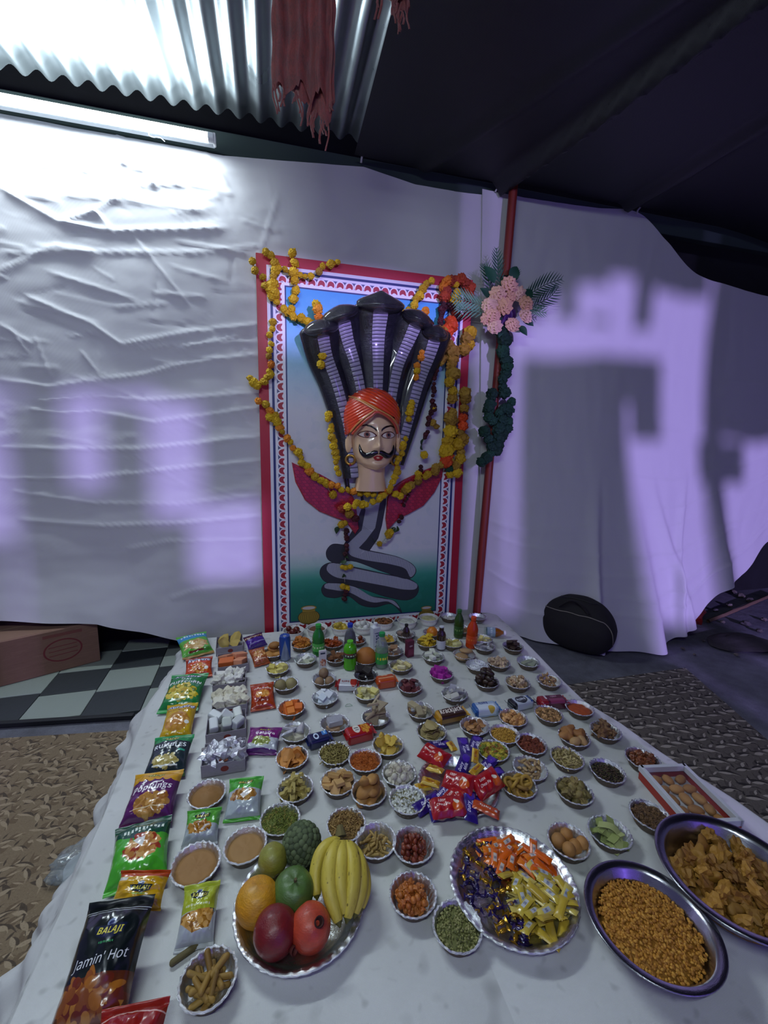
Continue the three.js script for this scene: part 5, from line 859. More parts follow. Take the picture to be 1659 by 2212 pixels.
// ───────────── fruit plate, candy plate, chocolate plate, steel bowls ─────────────
const plateG = (() => { const prof = [[0.001, 0.03], [0.6, 0.02], [0.74, 0.03], [0.80, 0.08], [0.90, 0.19], [0.955, 0.215], [0.985, 0.22], [1, 0.21], [0.99, 0.19], [0.93, 0.185], [0.8, 0.06], [0.74, 0.0], [0.001, 0]]; return grid(120, prof.length - 1, (u, v) => { const i = Math.round(v * (prof.length - 1)), a = u * Math.PI * 2; let [r, y] = prof[i]; if (i > 3 && i < 10) { r *= 1 + 0.006 * Math.cos(a * 40); y += 0.010 * Math.cos(a * 40 + 1) + 0.02 * nz(Math.cos(a) * 1.6, Math.sin(a) * 1.6); } return V(Math.cos(a) * r, y, -Math.sin(a) * r); }, true); })();
function plate(px, py, r, label) { const c = onY(px, py, PLAT + r * 0.2); const m = new THREE.Mesh(plateG, foil); m.position.set(c.x, PLAT + 0.0006, c.z); m.scale.setScalar(r); top(m, 'foil_plate', label, 'plate', 'large silver foil plates'); return m.position; }
seed = 4004;
const fp = plate(649, 1943, 0.143, 'large silver foil plate holding fruit');
const fruitAt = (px, py, y) => { const c = onY(px, py, PLAT + y); return c; };
const peel = (c, bump = 0.0016, rough = 0.42) => phy(c, rough, { bumpMap: rep(speck, 2, 2), bumpScale: bump, clearcoat: 0.25, clearcoatRoughness: 0.3, map: peelTex });
const peelTex = dataTex(256, (u, v) => { const k = 0.90 + 0.10 * nz(u * 7, v * 7, 6) + 0.06 * nz(u * 30, v * 30, 2); return [k, k * (0.98 + 0.05 * nz(u * 4, v * 4, 11)), k]; }, true);
function fruit(name, label, cat, px, py, yc, r, sq, mat, build) { const c = fruitAt(px, py, yc); const g = new THREE.Group(); g.position.copy(c); mesh('body', put(ball(36, 24, build), null, null, V(r * sq[0], r * sq[1], r * sq[2])), mat, g); top(g, name, label, cat, 'fruit on the foil plate'); return g; }
{
  fruit('orange', 'ripe yellow-orange orange on the fruit plate', 'orange', 556, 1948, 0.052, 0.046, [1, 0.97, 1], peel('#e0a010', 0.002), (p) => p.multiplyScalar(1 - 0.05 * Math.exp(-Math.pow((1 - p.y) / 0.08, 2))));
  const gv = fruit('guava', 'yellow-green guava next to the custard apple', 'guava', 589, 1857, 0.05, 0.034, [1, 1.06, 1], peel('#9a9a3a', 0.001), (p) => p.multiplyScalar(1 + 0.04 * nz(p.x * 2, p.y * 2, p.z * 2)));
  mesh('calyx', put(new THREE.TorusGeometry(0.005, 0.002, 6, 12), V(0.010, -0.012, 0.032), eul(0.3, 0.3, 0)), cm('#4a4424', 0.9), gv);
  const g2 = fruit('guava', 'deep green guava between the orange and the bananas', 'guava', 634, 1925, 0.056, 0.045, [1, 0.94, 1], peel('#557a34', 0.001), (p) => { const a = Math.atan2(p.z, p.x); return p.multiplyScalar(1 - 0.10 * Math.exp(-Math.pow((1 - p.y) / 0.10, 2)) + 0.02 * Math.cos(a * 5) * Math.max(0, p.y)); });
  const stem = mesh('stem', put(new THREE.CylinderGeometry(0.003, 0.004, 0.010, 8), V(0, 0.040, 0)), cm('#5a5230', 0.9), g2); g2.rotation.set(0.25, 0, -0.1);
  const pm = fruit('pomegranate', 'dark red pomegranate at the front of the fruit plate', 'pomegranate', 595, 2012, 0.052, 0.044, [1, 0.98, 1], peel('#7d1a1c', 0.001, 0.35), (p) => p.multiplyScalar(1 + 0.03 * nz(p.x * 2.5, p.y * 2.5, p.z * 2.5)));
  const crown = lathe([[0.004, 0], [0.008, 0.004], [0.009, 0.011], [0.007, 0.010], [0.005, 0.003]], 12); mesh('crown', put(crown, V(0.03, -0.012, 0.030), eul(1.2, 0, -0.7)), cm('#5a201a', 0.8), pm);
  const pr = fruit('pomegranate', 'orange-red pomegranate with a dark crown beside the bananas', 'pomegranate', 671, 2003, 0.05, 0.042, [0.98, 1, 0.98], peel('#c74a2c', 0.001, 0.38), (p) => p.multiplyScalar(1 + 0.03 * nz(p.x * 2 + 4, p.y * 2, p.z * 2)));
  mesh('crown', put(crown, V(0.012, 0.034, 0.021), eul(0.55, 0, -0.3), 1.1), cm('#3b1712', 0.8), pr);
  // custard apple: rounded scales all over
  const cc = fruitAt(652, 1822, 0.056), ca = new THREE.Group(); ca.position.copy(cc);
  mesh('body', put(ball(28, 18), null, null, 0.046), std('#39442c', 0.85), ca);
  const lump = put(ball(10, 7), null, null, V(1, 0.55, 1)), lm = ['#4f5c3c', '#5b6846', '#465236'].map((c) => std(c, 0.85)); const N = 150;
  for (let i = 0; i < N; i++) { const y = 1 - 2 * (i + 0.5) / N, r = Math.sqrt(1 - y * y), a = i * 2.399963; const n = V(r * Math.cos(a), y, r * Math.sin(a)); const o = mesh('scale', lump, pick(lm), ca); o.position.copy(n).multiplyScalar(0.0445); o.quaternion.setFromUnitVectors(V(0, 1, 0), n); o.scale.setScalar(0.0078); }
  top(ca, 'custard_apple', 'knobbly dark green custard apple behind the guavas', 'custard apple', 'fruit on the foil plate');
  // bananas
  const b0 = fruitAt(735, 1812, 0.075), bg = new THREE.Group(); bg.position.copy(b0);
  const banMat = phy('#c9b84c', 0.5, { map: canvas(128, 256, (g) => { g.fillStyle = '#f4efd6'; g.fillRect(0, 0, 128, 256); seed = 8; for (let i = 0; i < 260; i++) { g.fillStyle = rnd() < 0.6 ? 'rgba(90,70,20,0.14)' : 'rgba(255,250,220,0.2)'; g.fillRect(rnd() * 128, rnd() * 256, rr(1, 3), rr(2, 16)); } for (let i = 0; i < 16; i++) { g.fillStyle = 'rgba(50,34,14,0.5)'; g.beginPath(); g.ellipse(rnd() * 128, rnd() * 256, rr(1, 3), rr(2, 7), 0, 0, 7); g.fill(); } g.fillStyle = '#6a7040'; g.fillRect(0, 0, 128, 14); g.fillStyle = '#4a3c22'; g.fillRect(0, 244, 128, 12); }) });
  for (const [pts, r] of [[[[740, 1814, 0.085], [700, 1835, 0.088], [683, 1880, 0.07], [685, 1945, 0.045]], 0.0165], [[[738, 1816, 0.09], [718, 1850, 0.10], [712, 1915, 0.08], [735, 2004, 0.042]], 0.019], [[[742, 1816, 0.088], [738, 1850, 0.098], [736, 1910, 0.08], [748, 1985, 0.045]], 0.018], [[[745, 1816, 0.086], [760, 1850, 0.094], [762, 1910, 0.078], [748, 1996, 0.04]], 0.0185], [[[748, 1818, 0.08], [775, 1860, 0.082], [780, 1915, 0.065], [764, 1985, 0.036]], 0.017], [[[748, 1820, 0.07], [782, 1870, 0.066], [790, 1920, 0.05], [778, 1972, 0.03]], 0.014]]) {
    const c = new THREE.CatmullRomCurve3(pts.map(([x, y, h]) => fruitAt(x, y, h).sub(b0)));
    const fr = c.computeFrenetFrames(40);
    const gg = grid(12, 40, (u, v) => { const i = Math.round(v * 40), p = c.getPointAt(v), a = u * Math.PI * 2; let k = r * Math.pow(Math.sin(Math.PI * (0.10 + 0.86 * v)), 0.5); if (v < 0.12) k = lerp(0.006, k, smooth(0, 0.14, v)); if (v > 0.93) k *= lerp(1, 0.35, smooth(0.93, 1, v)); k *= 1 + 0.07 * Math.cos(5 * a); return p.addScaledVector(fr.normals[i], Math.cos(a) * k).addScaledVector(fr.binormals[i], Math.sin(a) * k); }, true);
    mesh('banana', gg, banMat, bg);
  }
  mesh('stem', jitter(put(new THREE.CylinderGeometry(0.008, 0.015, 0.024, 10), V(0.002, 0.010, -0.012), eul(-1.0, 0, 0)), 0.2, 60), cm('#6a6038', 0.9), bg);
  top(bg, 'banana_bunch', 'bunch of ripe yellow bananas on the fruit plate', 'bananas', 'fruit on the foil plate');
}
// sweets in wrappers
const candyG = (() => { // pillow wrapper with pinched fans at both ends
  const g = grid(14, 14, (u, v) => { const a = u * Math.PI * 2, x = (v - 0.5) * 2; const t = Math.abs(x); const r = t < 0.52 ? 0.23 * Math.pow(Math.cos(t / 0.52 * 1.15), 0.35) : 0.07 + 0.30 * smooth(0.56, 1, t); const flat = t < 0.52 ? 0.75 : lerp(0.75, 0.14, smooth(0.5, 0.7, t)); return V(x * 0.62, Math.sin(a) * r * flat + (t > 0.6 ? 0.03 * Math.sin(a * 7) : 0), Math.cos(a) * r); }, true); return g;
})();
const flowG = (() => { // flat flow-wrap sachet
  const f = (s) => grid(8, 10, (u, v) => { const x = (v - 0.5) * 1.3, z = (u - 0.5) * 0.5, e = smooth(0.65, 0.44, Math.abs(x)); return V(x, s * 0.13 * e * Math.sqrt(Math.max(0, 1 - Math.pow(z / 0.25, 2) * 0.98)) + 0.02 * Math.sin(z * 40) * (1 - e), z * (e * -0.08 + 1.08)); });
  return join([f(1), f(-1)]);
})();
const candyTex = (bg, ink, word, word2) => canvas(128, 64, (g) => { g.fillStyle = bg; g.fillRect(0, 0, 128, 64); seed = 12; for (let i = 0; i < 40; i++) { g.fillStyle = 'rgba(255,255,255,0.10)'; g.fillRect(rnd() * 128, rnd() * 64, rr(2, 12), rr(1, 5)); } g.fillStyle = ink; g.fillRect(34, 18, 60, 26); scrawl(g, 64, 31, 46, 14, '#50506a'); });
const wrapMat = (tex, rough = 0.28) => phy('#ffffff', rough, { map: tex, clearcoat: 0.6, clearcoatRoughness: 0.15 });
{
  const c = plate(1107, 1905, 0.146, 'large silver foil plate of purple, orange and yellow candies');
  const groups = [
    { lab: 'small purple and gold twist-wrapped toffee', nm: 'purple_toffee', g: candyG, m: [wrapMat(candyTex('#24164c', '#8c6a24', '★')), phy('#1c1240', 0.22, { clearcoat: 1 }), phy('#a37a20', 0.25, { metalness: 0.7 })], n: 74, s: 0.023, in: (x, z) => x < -0.012 - z * 0.12 && x * x + z * z < 0.0158, h: 0.012 },
    { lab: 'orange flow-wrapped candy', nm: 'orange_candy', g: flowG, m: [wrapMat(candyTex('#d3600f', '#c9b9ac', 'Ole')), wrapMat(candyTex('#dd7216', '#d8cfc6', '||')), std('#cf5a10', 0.3)], n: 44, s: 0.037, in: (x, z) => x > -0.03 && z < -0.015 + x * 0.15 && x * x + z * z < 0.0155, h: 0.014 },
    { lab: 'yellow flow-wrapped candy', nm: 'yellow_candy', g: flowG, m: [wrapMat(candyTex('#bda53a', '#b9bdc2', '||||')), wrapMat(candyTex('#c9b458', '#a9adb6', 'Mlk')), std('#b89c34', 0.3)], n: 56, s: 0.038, in: (x, z) => x > -0.014 - z * 0.12 && z > -0.012 + x * 0.15 && x * x + z * z < 0.0160, h: 0.014 }];
  for (const G of groups) { let n = 0, t = 0; const lay = []; while (n < G.n && t++ < 6000) { const x = rr(-0.128, 0.128), z = rr(-0.128, 0.128); if (!G.in(x, z)) continue; const L = Math.floor(n / (G.n / 3)); if (lay.some((q) => q[2] === L && Math.hypot(q[0] - x, q[1] - z) < G.s * 0.42)) continue; lay.push([x, z, L]); n++; const m = new THREE.Mesh(G.g, pick(G.m)); m.scale.setScalar(G.s); m.position.set(c.x + x * (1 - L * 0.04), PLAT + 0.013 + L * G.h * 0.8 + 0.006 * rnd(), c.z + z * (1 - L * 0.04)); m.rotation.set(rr(-0.5, 0.5), rr(0, 6.3), rr(-0.4, 0.4)); top(m, G.nm, G.lab + ' in the candy plate', 'candy', G.nm.replace('_', ' ') + ' pile'); } }
}
const barTex = (w, h, bg, items, deco) => canvas(w, h, (g) => { g.fillStyle = bg; g.fillRect(0, 0, w, h); seed = w + h; if (deco) deco(g, w, h); for (const [t, x, y, sz, col, st, rot] of items) { g.save(); g.translate(x * w, y * h); g.rotate(rot ?? 0); g.fillStyle = col; g.font = `${st ?? 'bold'} ${sz}px sans-serif`; g.textAlign = 'center'; g.textBaseline = 'middle'; if (t[0] === '~') scrawl(g, 0, 0, sz * 0.62 * (t.length - 1), sz * 0.8, col); else g.fillText(t, 0, 0); g.restore(); } });
{
  const c = plate(989, 1693, 0.122, 'silver foil plate heaped with wrapped chocolate bars');
  const red = wrapMat(barTex(256, 128, '#a3141c', [['Lotte', 0.34, 0.3, 22, '#f0e4dc', 'italic bold'], ['Choco Pie', 0.36, 0.52, 22, '#f3e6dc', 'italic bold']], (g, w, h) => { g.fillStyle = '#c9541c'; g.beginPath(); g.ellipse(w * 0.76, h * 0.66, 40, 28, 0, 0, 7); g.fill(); g.fillStyle = '#e8dcc8'; g.beginPath(); g.ellipse(w * 0.74, h * 0.46, 22, 11, 0.4, 0, 7); g.fill(); }));
  const pur = wrapMat(barTex(256, 96, '#2c1a72', [['Dairy', 0.4, 0.34, 32, '#e4dff2', 'italic bold'], ['Milk', 0.5, 0.7, 32, '#e4dff2', 'italic bold']], (g, w, h) => { g.fillStyle = '#4a2aa0'; g.beginPath(); g.ellipse(w * 0.8, h * 0.5, 40, 30, 0, 0, 7); g.fill(); }));
  const gol = wrapMat(barTex(256, 72, '#b98a1c', [['~~~~~~', 0.5, 0.5, 38, '#7a1614', 'italic bold']], (g, w, h) => { g.fillStyle = '#e2c25a'; g.fillRect(0, 0, w, 14); g.fillRect(0, h - 12, w, 12); }));
  const per = wrapMat(barTex(256, 96, '#b9481a', [['~~~~~', 0.45, 0.5, 44, '#f0e4d8', 'italic bold']], (g, w, h) => { g.fillStyle = '#d8d2cc'; g.beginPath(); g.arc(w * 0.84, h * 0.5, 13, 0, 7); g.fill(); }));
  const K = { r: [red, 'red chocolate pie sachet', 'chocolate_pie_sachet', 0.052, 0.098, 0.85], p: [pur, 'purple milk chocolate bar', 'milk_chocolate_bar', 0.05, 0.10, 0.75], g: [gol, 'gold wrapped caramel bar', 'caramel_bar', 0.05, 0.055, 0.9], o: [per, 'orange wafer bar', 'wafer_bar', 0.05, 0.075, 0.8] };
  const lay = [['p', 925, 1735, 0.4, 0.02], ['p', 1010, 1742, 0.15, 0.022], ['p', 965, 1752, 0.0, 0.016], ['g', 915, 1700, 0.1, 0.02], ['g', 930, 1690, -0.6, 0.03], ['p', 960, 1712, 0.5, 0.026], ['p', 1050, 1655, 0.5, 0.022], ['p', 1062, 1672, 0.2, 0.018], ['p', 1005, 1618, 1.35, 0.03], ['g', 976, 1612, 1.5, 0.04], ['g', 1027, 1632, 1.1, 0.036], ['r', 938, 1632, -0.95, 0.036], ['g', 940, 1662, -0.85, 0.045], ['p', 1000, 1655, 0.9, 0.03], ['r', 990, 1690, -0.7, 0.045], ['r', 1052, 1692, 0.35, 0.045], ['g', 1030, 1662, 0.5, 0.038], ['r', 968, 1744, -0.15, 0.038], ['r', 985, 1722, 0.6, 0.030], ['p', 1016, 1740, 1.2, 0.036], ['o', 1050, 1748, -0.6, 0.034], ['p', 1026, 1608, 0.9, 0.022], ['g', 1012, 1700, 1.2, 0.022], ['p', 950, 1608, 0.2, 0.02]];
  const RL = ['red chocolate pie sachet leaning out towards the khaki crackers', 'red chocolate pie sachet on top in the middle of the chocolate plate', 'red chocolate pie sachet hanging over towards the fryum bowl', 'red chocolate pie sachet hanging over towards the candy plate', 'red chocolate pie sachet tucked under the other sachets'];
  const barG = {}; for (const k of Object.keys(K)) { const [, , , , L, kk] = K[k]; const W2 = k === 'r' ? 0.062 : k === 'p' ? 0.038 : k === 'g' ? 0.024 : 0.034, T = k === 'r' ? 0.016 : k === 'p' ? 0.006 : 0.007; const nx = 16, f = (s) => { const g = grid(nx, 8, (u, v) => { const x = (u - 0.5) * L, z = (0.5 - v) * W2, e = smooth(L * 0.5, L * 0.40, Math.abs(x)); return V(x, s * T * e * Math.pow(Math.max(0, 1 - Math.pow(Math.abs(z) / (W2 / 2), 4)), 0.4) + 0.0012 * Math.sin(z * 700) * (1 - e) + s * e * T * 0.45 * nz(x * 70 + L * 300, z * 70, s), z); }); return g; }; barG[k] = join([f(1), f(-1)]); }
  for (const [k, x, y, a, h] of lay) { const p = onY(x, y, PLAT + h); const m = new THREE.Mesh(barG[k], K[k][0]); m.position.set(p.x, PLAT + h, p.z); m.rotation.set(rr(-0.2, 0.4) + 0.1, a, rr(-0.25, 0.25), 'YXZ'); const own = k === 'r' ? RL.shift() : k === 'o' ? 'orange wafer bar poking over the rim of the chocolate plate' : null; top(m, K[k][2], own ?? K[k][1] + ' heaped on the foil plate', 'chocolate', own ? null : K[k][1] + 's on the plate'); }
}
// steel bowls
const steel = std('#a9a9b0', 0.24, { metalness: 1, bumpMap: rep(speck, 2, 2), bumpScale: 0.0004 });
const steelG = lathe([[0.001, 0.012], [0.45, 0.014], [0.58, 0.05], [0.74, 0.26], [0.85, 0.45], [0.90, 0.50], [0.99, 0.505], [1.005, 0.49], [1.0, 0.475], [0.92, 0.475], [0.87, 0.44], [0.76, 0.25], [0.60, 0.03], [0.50, 0.0], [0.001, 0]], 72);
function steelBowl(px, py, r, label) { const c = onY(px, py, PLAT + r * 0.49); const m = new THREE.Mesh(steelG, steel); m.position.set(c.x, PLAT + 0.0006, c.z); m.scale.setScalar(r); top(m, 'steel_bowl', label, 'bowl', 'steel bowls'); return { p: m.position.clone(), R: r, h: r * 0.5 }; }
seed = 5005;
{
  const a = steelBowl(1406, 1985, 0.128, 'stainless steel bowl filled with yellow fried lentils');
  heap({ k: 'seed', s: 0.0075, n: 1500, c: ['#a8701c', '#b57c26', '#98621a', '#c08a34'], fill: 0.62, dome: 0.016, bump: 0.003, label: 'yellow fried lentils heaped in the steel bowl', name: 'yellow_lentils' }, { p: a.p, R: a.R * 0.92, h: a.h });
  const b = steelBowl(1588, 1884, 0.158, 'wide stainless steel bowl of golden fried chunks');
  heap({ heap: 1, c: ['#7a541e'], fill: 0.45, dome: 0.01, bump: 0.004, label: 'golden crumbs under the fried chunks in the wide steel bowl', name: 'golden_crumbs' }, { p: b.p, R: b.R * 0.84, h: b.h });
  pieces({ g: ['chunk', 'chunk2', 'chunk2', 'samosa'], s: [0.036, 0.032, 0.034], n: 74, c: ['#8f651f', '#a3752a', '#84591c'], tilt: 1.2, pack: 0.72, lift: 0.022, spread: 0.98, label: 'golden fried chunk in the wide steel bowl', name: 'fried_chunk', cat: 'snack' }, b);
}

// ───────────── snack packets ─────────────
const blob = (g, x, y, r, cols, n, flat = 0.7) => { n = Math.round(n * 2.2); for (let i = 0; i < n; i++) { g.fillStyle = pick(cols); g.beginPath(); const a = rnd() * 6.28, d = r * Math.sqrt(rnd()); g.ellipse(x + d * Math.cos(a), y + d * flat * Math.sin(a), r * rr(0.13, 0.30), r * rr(0.09, 0.2), rr(0, 3), 0, 7); g.fill(); } };
const word = (g, t, x, y, size, col, o = {}) => { if (t[0] === '~') return scrawl(g, x, y, size * 0.62 * (t.length - 1), size * 0.8, col); g.save(); g.translate(x, y); g.rotate(o.rot ?? 0); g.font = `${o.st ?? 'bold'} ${size}px ${o.ff ?? 'sans-serif'}`; g.textAlign = 'center'; g.textBaseline = 'middle'; if (o.out) { g.lineJoin = 'round'; g.lineWidth = o.ow ?? 5; g.strokeStyle = o.out; g.strokeText(t, 0, 0); } g.fillStyle = col; g.fillText(t, 0, 0); g.restore(); };
const balaji = (g, x, y, s, bg = '#1d2a34') => { g.fillStyle = '#7d8aa8'; g.beginPath(); g.ellipse(x, y - 21 * s, 15 * s, 12 * s, -0.2, 0, 7); g.fill(); g.fillStyle = '#2c3560'; g.beginPath(); g.ellipse(x, y - 21 * s, 10 * s, 5 * s, -0.2, 0, 7); g.fill(); g.fillStyle = bg; g.beginPath(); g.moveTo(x - 52 * s, y - 14 * s); g.lineTo(x + 52 * s, y - 16 * s); g.lineTo(x + 44 * s, y + 12 * s); g.lineTo(x + 12 * s, y + 26 * s); g.lineTo(x - 40 * s, y + 14 * s); g.fill(); word(g, 'BALAJI', x, y, 26 * s, '#e2d24a', { st: 'italic bold' }); };
function packTex(w, h, base, draw, s = 1) { seed = s * 97 + 5; return canvas(w, h, (g) => { g.fillStyle = base; g.fillRect(0, 0, w, h); draw(g, w, h); }); }
let packN = 0;
function packet(q, yTop, yBot, fat, tex, edge, label, name = 'snack_packet', group = 'snack packets') {
  const [tl, tr, bl, br] = q; const A = onY(...tl, PLAT + yTop), B = onY(...tr, PLAT + yTop), C = onY(...bl, PLAT + yBot), D = onY(...br, PLAT + yBot);
  const ctr = A.clone().add(B).add(C).add(D).multiplyScalar(0.25); const X = B.clone().sub(A).add(D).sub(C).normalize(); const Yv = A.clone().add(B).sub(C).sub(D); const w = (A.distanceTo(B) + C.distanceTo(D)) / 2, h = Yv.length() / 2 * 1.1;
  const Z = X.clone().cross(Yv).normalize(); if (Z.y < 0) Z.negate(); const Y = Z.clone().cross(X).normalize();
  const k = ++packN * 3.7; const g = new THREE.Group();
  g.quaternion.setFromRotationMatrix(new THREE.Matrix4().makeBasis(X, Y, Z)); g.position.copy(ctr);
  const hb = h * 0.86;
  const th = (u, v) => { const x = (u - 0.5) * 2, y = (v - 0.5) * 2; const e = Math.pow(Math.max(0, 1 - Math.pow(Math.abs(x), 2.6)), 0.55) * Math.pow(Math.max(0, 1 - Math.pow(Math.abs(y), 3.2)), 0.6); return e; };
  const bodyW = (v) => w * (1 - 0.07 * Math.pow(Math.sin(Math.PI * v), 0.7));
  const f = (s) => (u, v) => { const e = th(u, v), wr = (0.005 * nz(u * 5 + k, v * 5, k) + 0.0022 * Math.abs(nz(u * 7 + v * 5, k, v * 3)) * 2 + 0.0036 * nz(u * 13 + k, v * 4, 2) * smooth(0.25, 0.5, Math.abs(v - 0.5)) + 0.0014 * nz(u * 16, v * 16, k)) * Math.min(1, e * 2); return V((u - 0.5) * bodyW(v), (v - 0.5) * hb, s * fat * e * (s > 0 ? 1 : 0.45) + wr * s); };
  const front = mesh('front_panel', grid(30, 36, f(1)), wrapMat(tex, 0.24), g);
  const back = mesh('back_panel', grid(20, 24, f(-1)), cm(edge[1] ?? edge[0], 0.35), g);
  edge.slice(0, 2).forEach((c, i) => { const s = i ? -1 : 1; const gm = slab(34, 3, (u, v) => V((u - 0.5) * w * (1 + 0.015 * v), s * (hb / 2 - 0.001 + v * (h - hb) / 2), 0.0009 * Math.sin(v * 30) + 0.004 * nz(u * 4 + k, v, 4) + (s > 0 ? 0.006 : -0.002) * v), V(0, 0, -0.0012)); mesh('seal', gm, cm(c, 0.3), g); });
  top(g, name, label, 'packet', group); return g;
}
const chipCol = ['#c9a35a', '#d6b36c', '#b98f48', '#dcc088'];
packet([[383, 1380], [454, 1366], [392, 1424], [453, 1407]], 0.045, 0.012, 0.026, packTex(200, 260, '#5fae3c', (g, w, h) => { g.fillStyle = '#3a8fc0'; g.beginPath(); g.moveTo(0, 0); g.lineTo(w, 0); g.lineTo(w, 66); g.quadraticCurveTo(w / 2, 112, 0, 80); g.fill(); word(g, '~~~~~~~', w / 2, 44, 44, '#dfeaf0', { st: 'italic bold', out: '#2a6aa0' }); blob(g, w * 0.5, h * 0.66, 74, chipCol, 40); g.fillStyle = '#6a2a22'; g.fillRect(w * 0.2, h * 0.9, w * 0.6, 14); g.fillStyle = '#3f7d2a'; g.fillRect(w * 0.7, h * 0.86, 50, 30); }, 1), ['#5fb043', '#9c7a40'], 'green and blue potato wafer packet at the far end of the packet row');
packet([[403, 1428], [462, 1419], [396, 1466], [456, 1458]], 0.045, 0.012, 0.022, packTex(200, 200, '#c9481a', (g, w, h) => { g.fillStyle = '#a8341c'; g.fillRect(0, 0, w, 50); word(g, 'Kurkure', w * 0.5, 38, 44, '#f0ecec', { st: 'italic bold', out: '#22306a', ow: 8 }); blob(g, w * 0.55, h * 0.66, 62, ['#d88a2a', '#c9701c', '#e0a04a', '#a8481a'], 34); g.fillStyle = '#e8e6dc'; g.beginPath(); g.arc(w * 0.8, h * 0.72, 16, 0, 7); g.fill(); }, 2), ['#b9401c', '#c9501e'], 'orange crunchy snack packet between the blue-green and the green puff packets');
packet([[370, 1464], [448, 1458], [341, 1537], [430, 1530]], 0.045, 0.012, 0.03, packTex(220, 300, '#1d7a3c', (g, w, h) => { word(g, 'Kurkure', w / 2, 36, 40, '#f0f0f0', { st: 'italic bold', out: '#22306a', ow: 8 }); word(g, 'PLAY', w / 2, 72, 26, '#e8f0e8'); word(g, 'PUFFCORN', w / 2, 104, 38, '#f0f4ee', { out: '#0f5a2c' }); blob(g, w * 0.5, h * 0.64, 84, ['#c9b02a', '#d8c244', '#b99a1c', '#e0cc5a', '#6a7a22'], 60, 0.8); }, 3), ['#1f8a45', '#2c9a4a'], 'green corn puff packet with yellow puffs');
packet([[358, 1530], [428, 1521], [344, 1602], [412, 1594]], 0.045, 0.012, 0.028, packTex(200, 270, '#c9a012', (g, w, h) => { word(g, 'Kurkure', w / 2, 34, 44, '#f4f4f4', { st: 'italic bold', out: '#22307a', ow: 9 }); word(g, '~~~~~~~~~~~~~~~~', w / 2, 72, 17, '#8a4a10'); g.fillStyle = '#b9812a'; g.beginPath(); g.ellipse(w * 0.5, h * 0.62, 80, 76, 0, 0, 7); g.fill(); blob(g, w * 0.5, h * 0.6, 66, ['#c98f3a', '#d8a552', '#b5782a'], 36); g.fillStyle = '#ecebe0'; g.beginPath(); g.arc(w * 0.82, h * 0.66, 15, 0, 7); g.fill(); }, 4), ['#caa41a', '#b9861c'], 'yellow masala snack packet above the dark ridged chips');
packet([[330, 1600], [420, 1590], [312, 1680], [398, 1672]], 0.048, 0.012, 0.028, packTex(230, 270, '#26343a', (g, w, h) => { g.fillStyle = '#2a8a50'; g.fillRect(0, 0, w, 52); word(g, 'BALAJI', w / 2, 32, 24, '#d8d24a', { st: 'italic bold', out: '#1d2a34', ow: 6 }); word(g, 'RUMBLES', w / 2, 88, 43, '#eef2f2', { rot: -0.06, out: '#101820', ow: 7 }); g.fillStyle = '#3aa88a'; g.fillRect(w * 0.74, 118, 40, 16); blob(g, w * 0.5, h * 0.74, 70, ['#b9a862', '#c9b978', '#a8964e'], 30); g.strokeStyle = '#e8e8e0'; g.lineWidth = 5; g.strokeRect(w * 0.2, h * 0.86, w * 0.6, 4); }, 5), ['#2a9a58', '#3a5a2c'], 'dark ridged chip packet with a green top band');
packet([[296, 1680], [401, 1667], [252, 1787], [366, 1772]], 0.052, 0.014, 0.034, packTex(256, 300, '#5a1f5e', (g, w, h) => { g.fillStyle = '#d19a1c'; g.beginPath(); g.moveTo(0, 0); g.lineTo(w, 0); g.lineTo(w, 60); for (let i = 0; i <= 6; i++) g.quadraticCurveTo(w - (i + 0.5) * w / 6, 88 + (i % 2) * 8, w - (i + 1) * w / 6, 62); g.fill(); word(g, 'BALAJI', w * 0.5, 30, 25, '#e8dc5a', { st: 'italic bold', out: '#3a3a20', ow: 7 }); word(g, 'PopRings', w * 0.48, 122, 48, '#f4f0ee', { st: 'italic bold', rot: -0.08 }); word(g, '~~~~~~~', w * 0.55, 162, 22, '#c98a70'); blob(g, w * 0.55, h * 0.74, 84, ['#b5813a', '#c99650', '#a06c2c'], 44); g.strokeStyle = '#9c5f24'; g.lineWidth = 13; g.beginPath(); g.arc(w * 0.76, h * 0.60, 22, 0, 7); g.stroke(); g.strokeStyle = '#ead8b0'; g.lineWidth = 4; g.beginPath(); g.moveTo(w * 0.16, h * 0.84); g.quadraticCurveTo(w * 0.5, h * 0.8, w * 0.88, h * 0.8); g.stroke(); }, 6), ['#d4a01e', '#6a2a5e'], 'purple and yellow ring snack packet');
packet([[266, 1797], [381, 1764], [204, 1936], [350, 1893]], 0.045, 0.02, 0.032, packTex(256, 300, '#49a82c', (g, w, h) => { g.fillStyle = '#0f4a34'; g.beginPath(); g.moveTo(0, 0); g.lineTo(w, 0); g.lineTo(w, 92); g.lineTo(w * 0.5, 120); g.lineTo(0, 60); g.fill(); word(g, '~~~~~~~~', w * 0.55, 58, 44, '#dfe8d8', { rot: -0.2, st: 'italic bold', out: '#2a6a3a' }); blob(g, w * 0.55, h * 0.52, 84, ['#c98f4a', '#b5783a', '#d8a868', '#9c3a22'], 50); g.fillStyle = '#e8e6e0'; g.beginPath(); g.moveTo(w * 0.38, h * 0.4); g.lineTo(w * 0.6, h * 0.36); g.lineTo(w * 0.56, h * 0.56); g.fill(); }, 7), ['#0f4a34', '#4ab02c'], 'dark and bright green chip packet below the ring snacks');
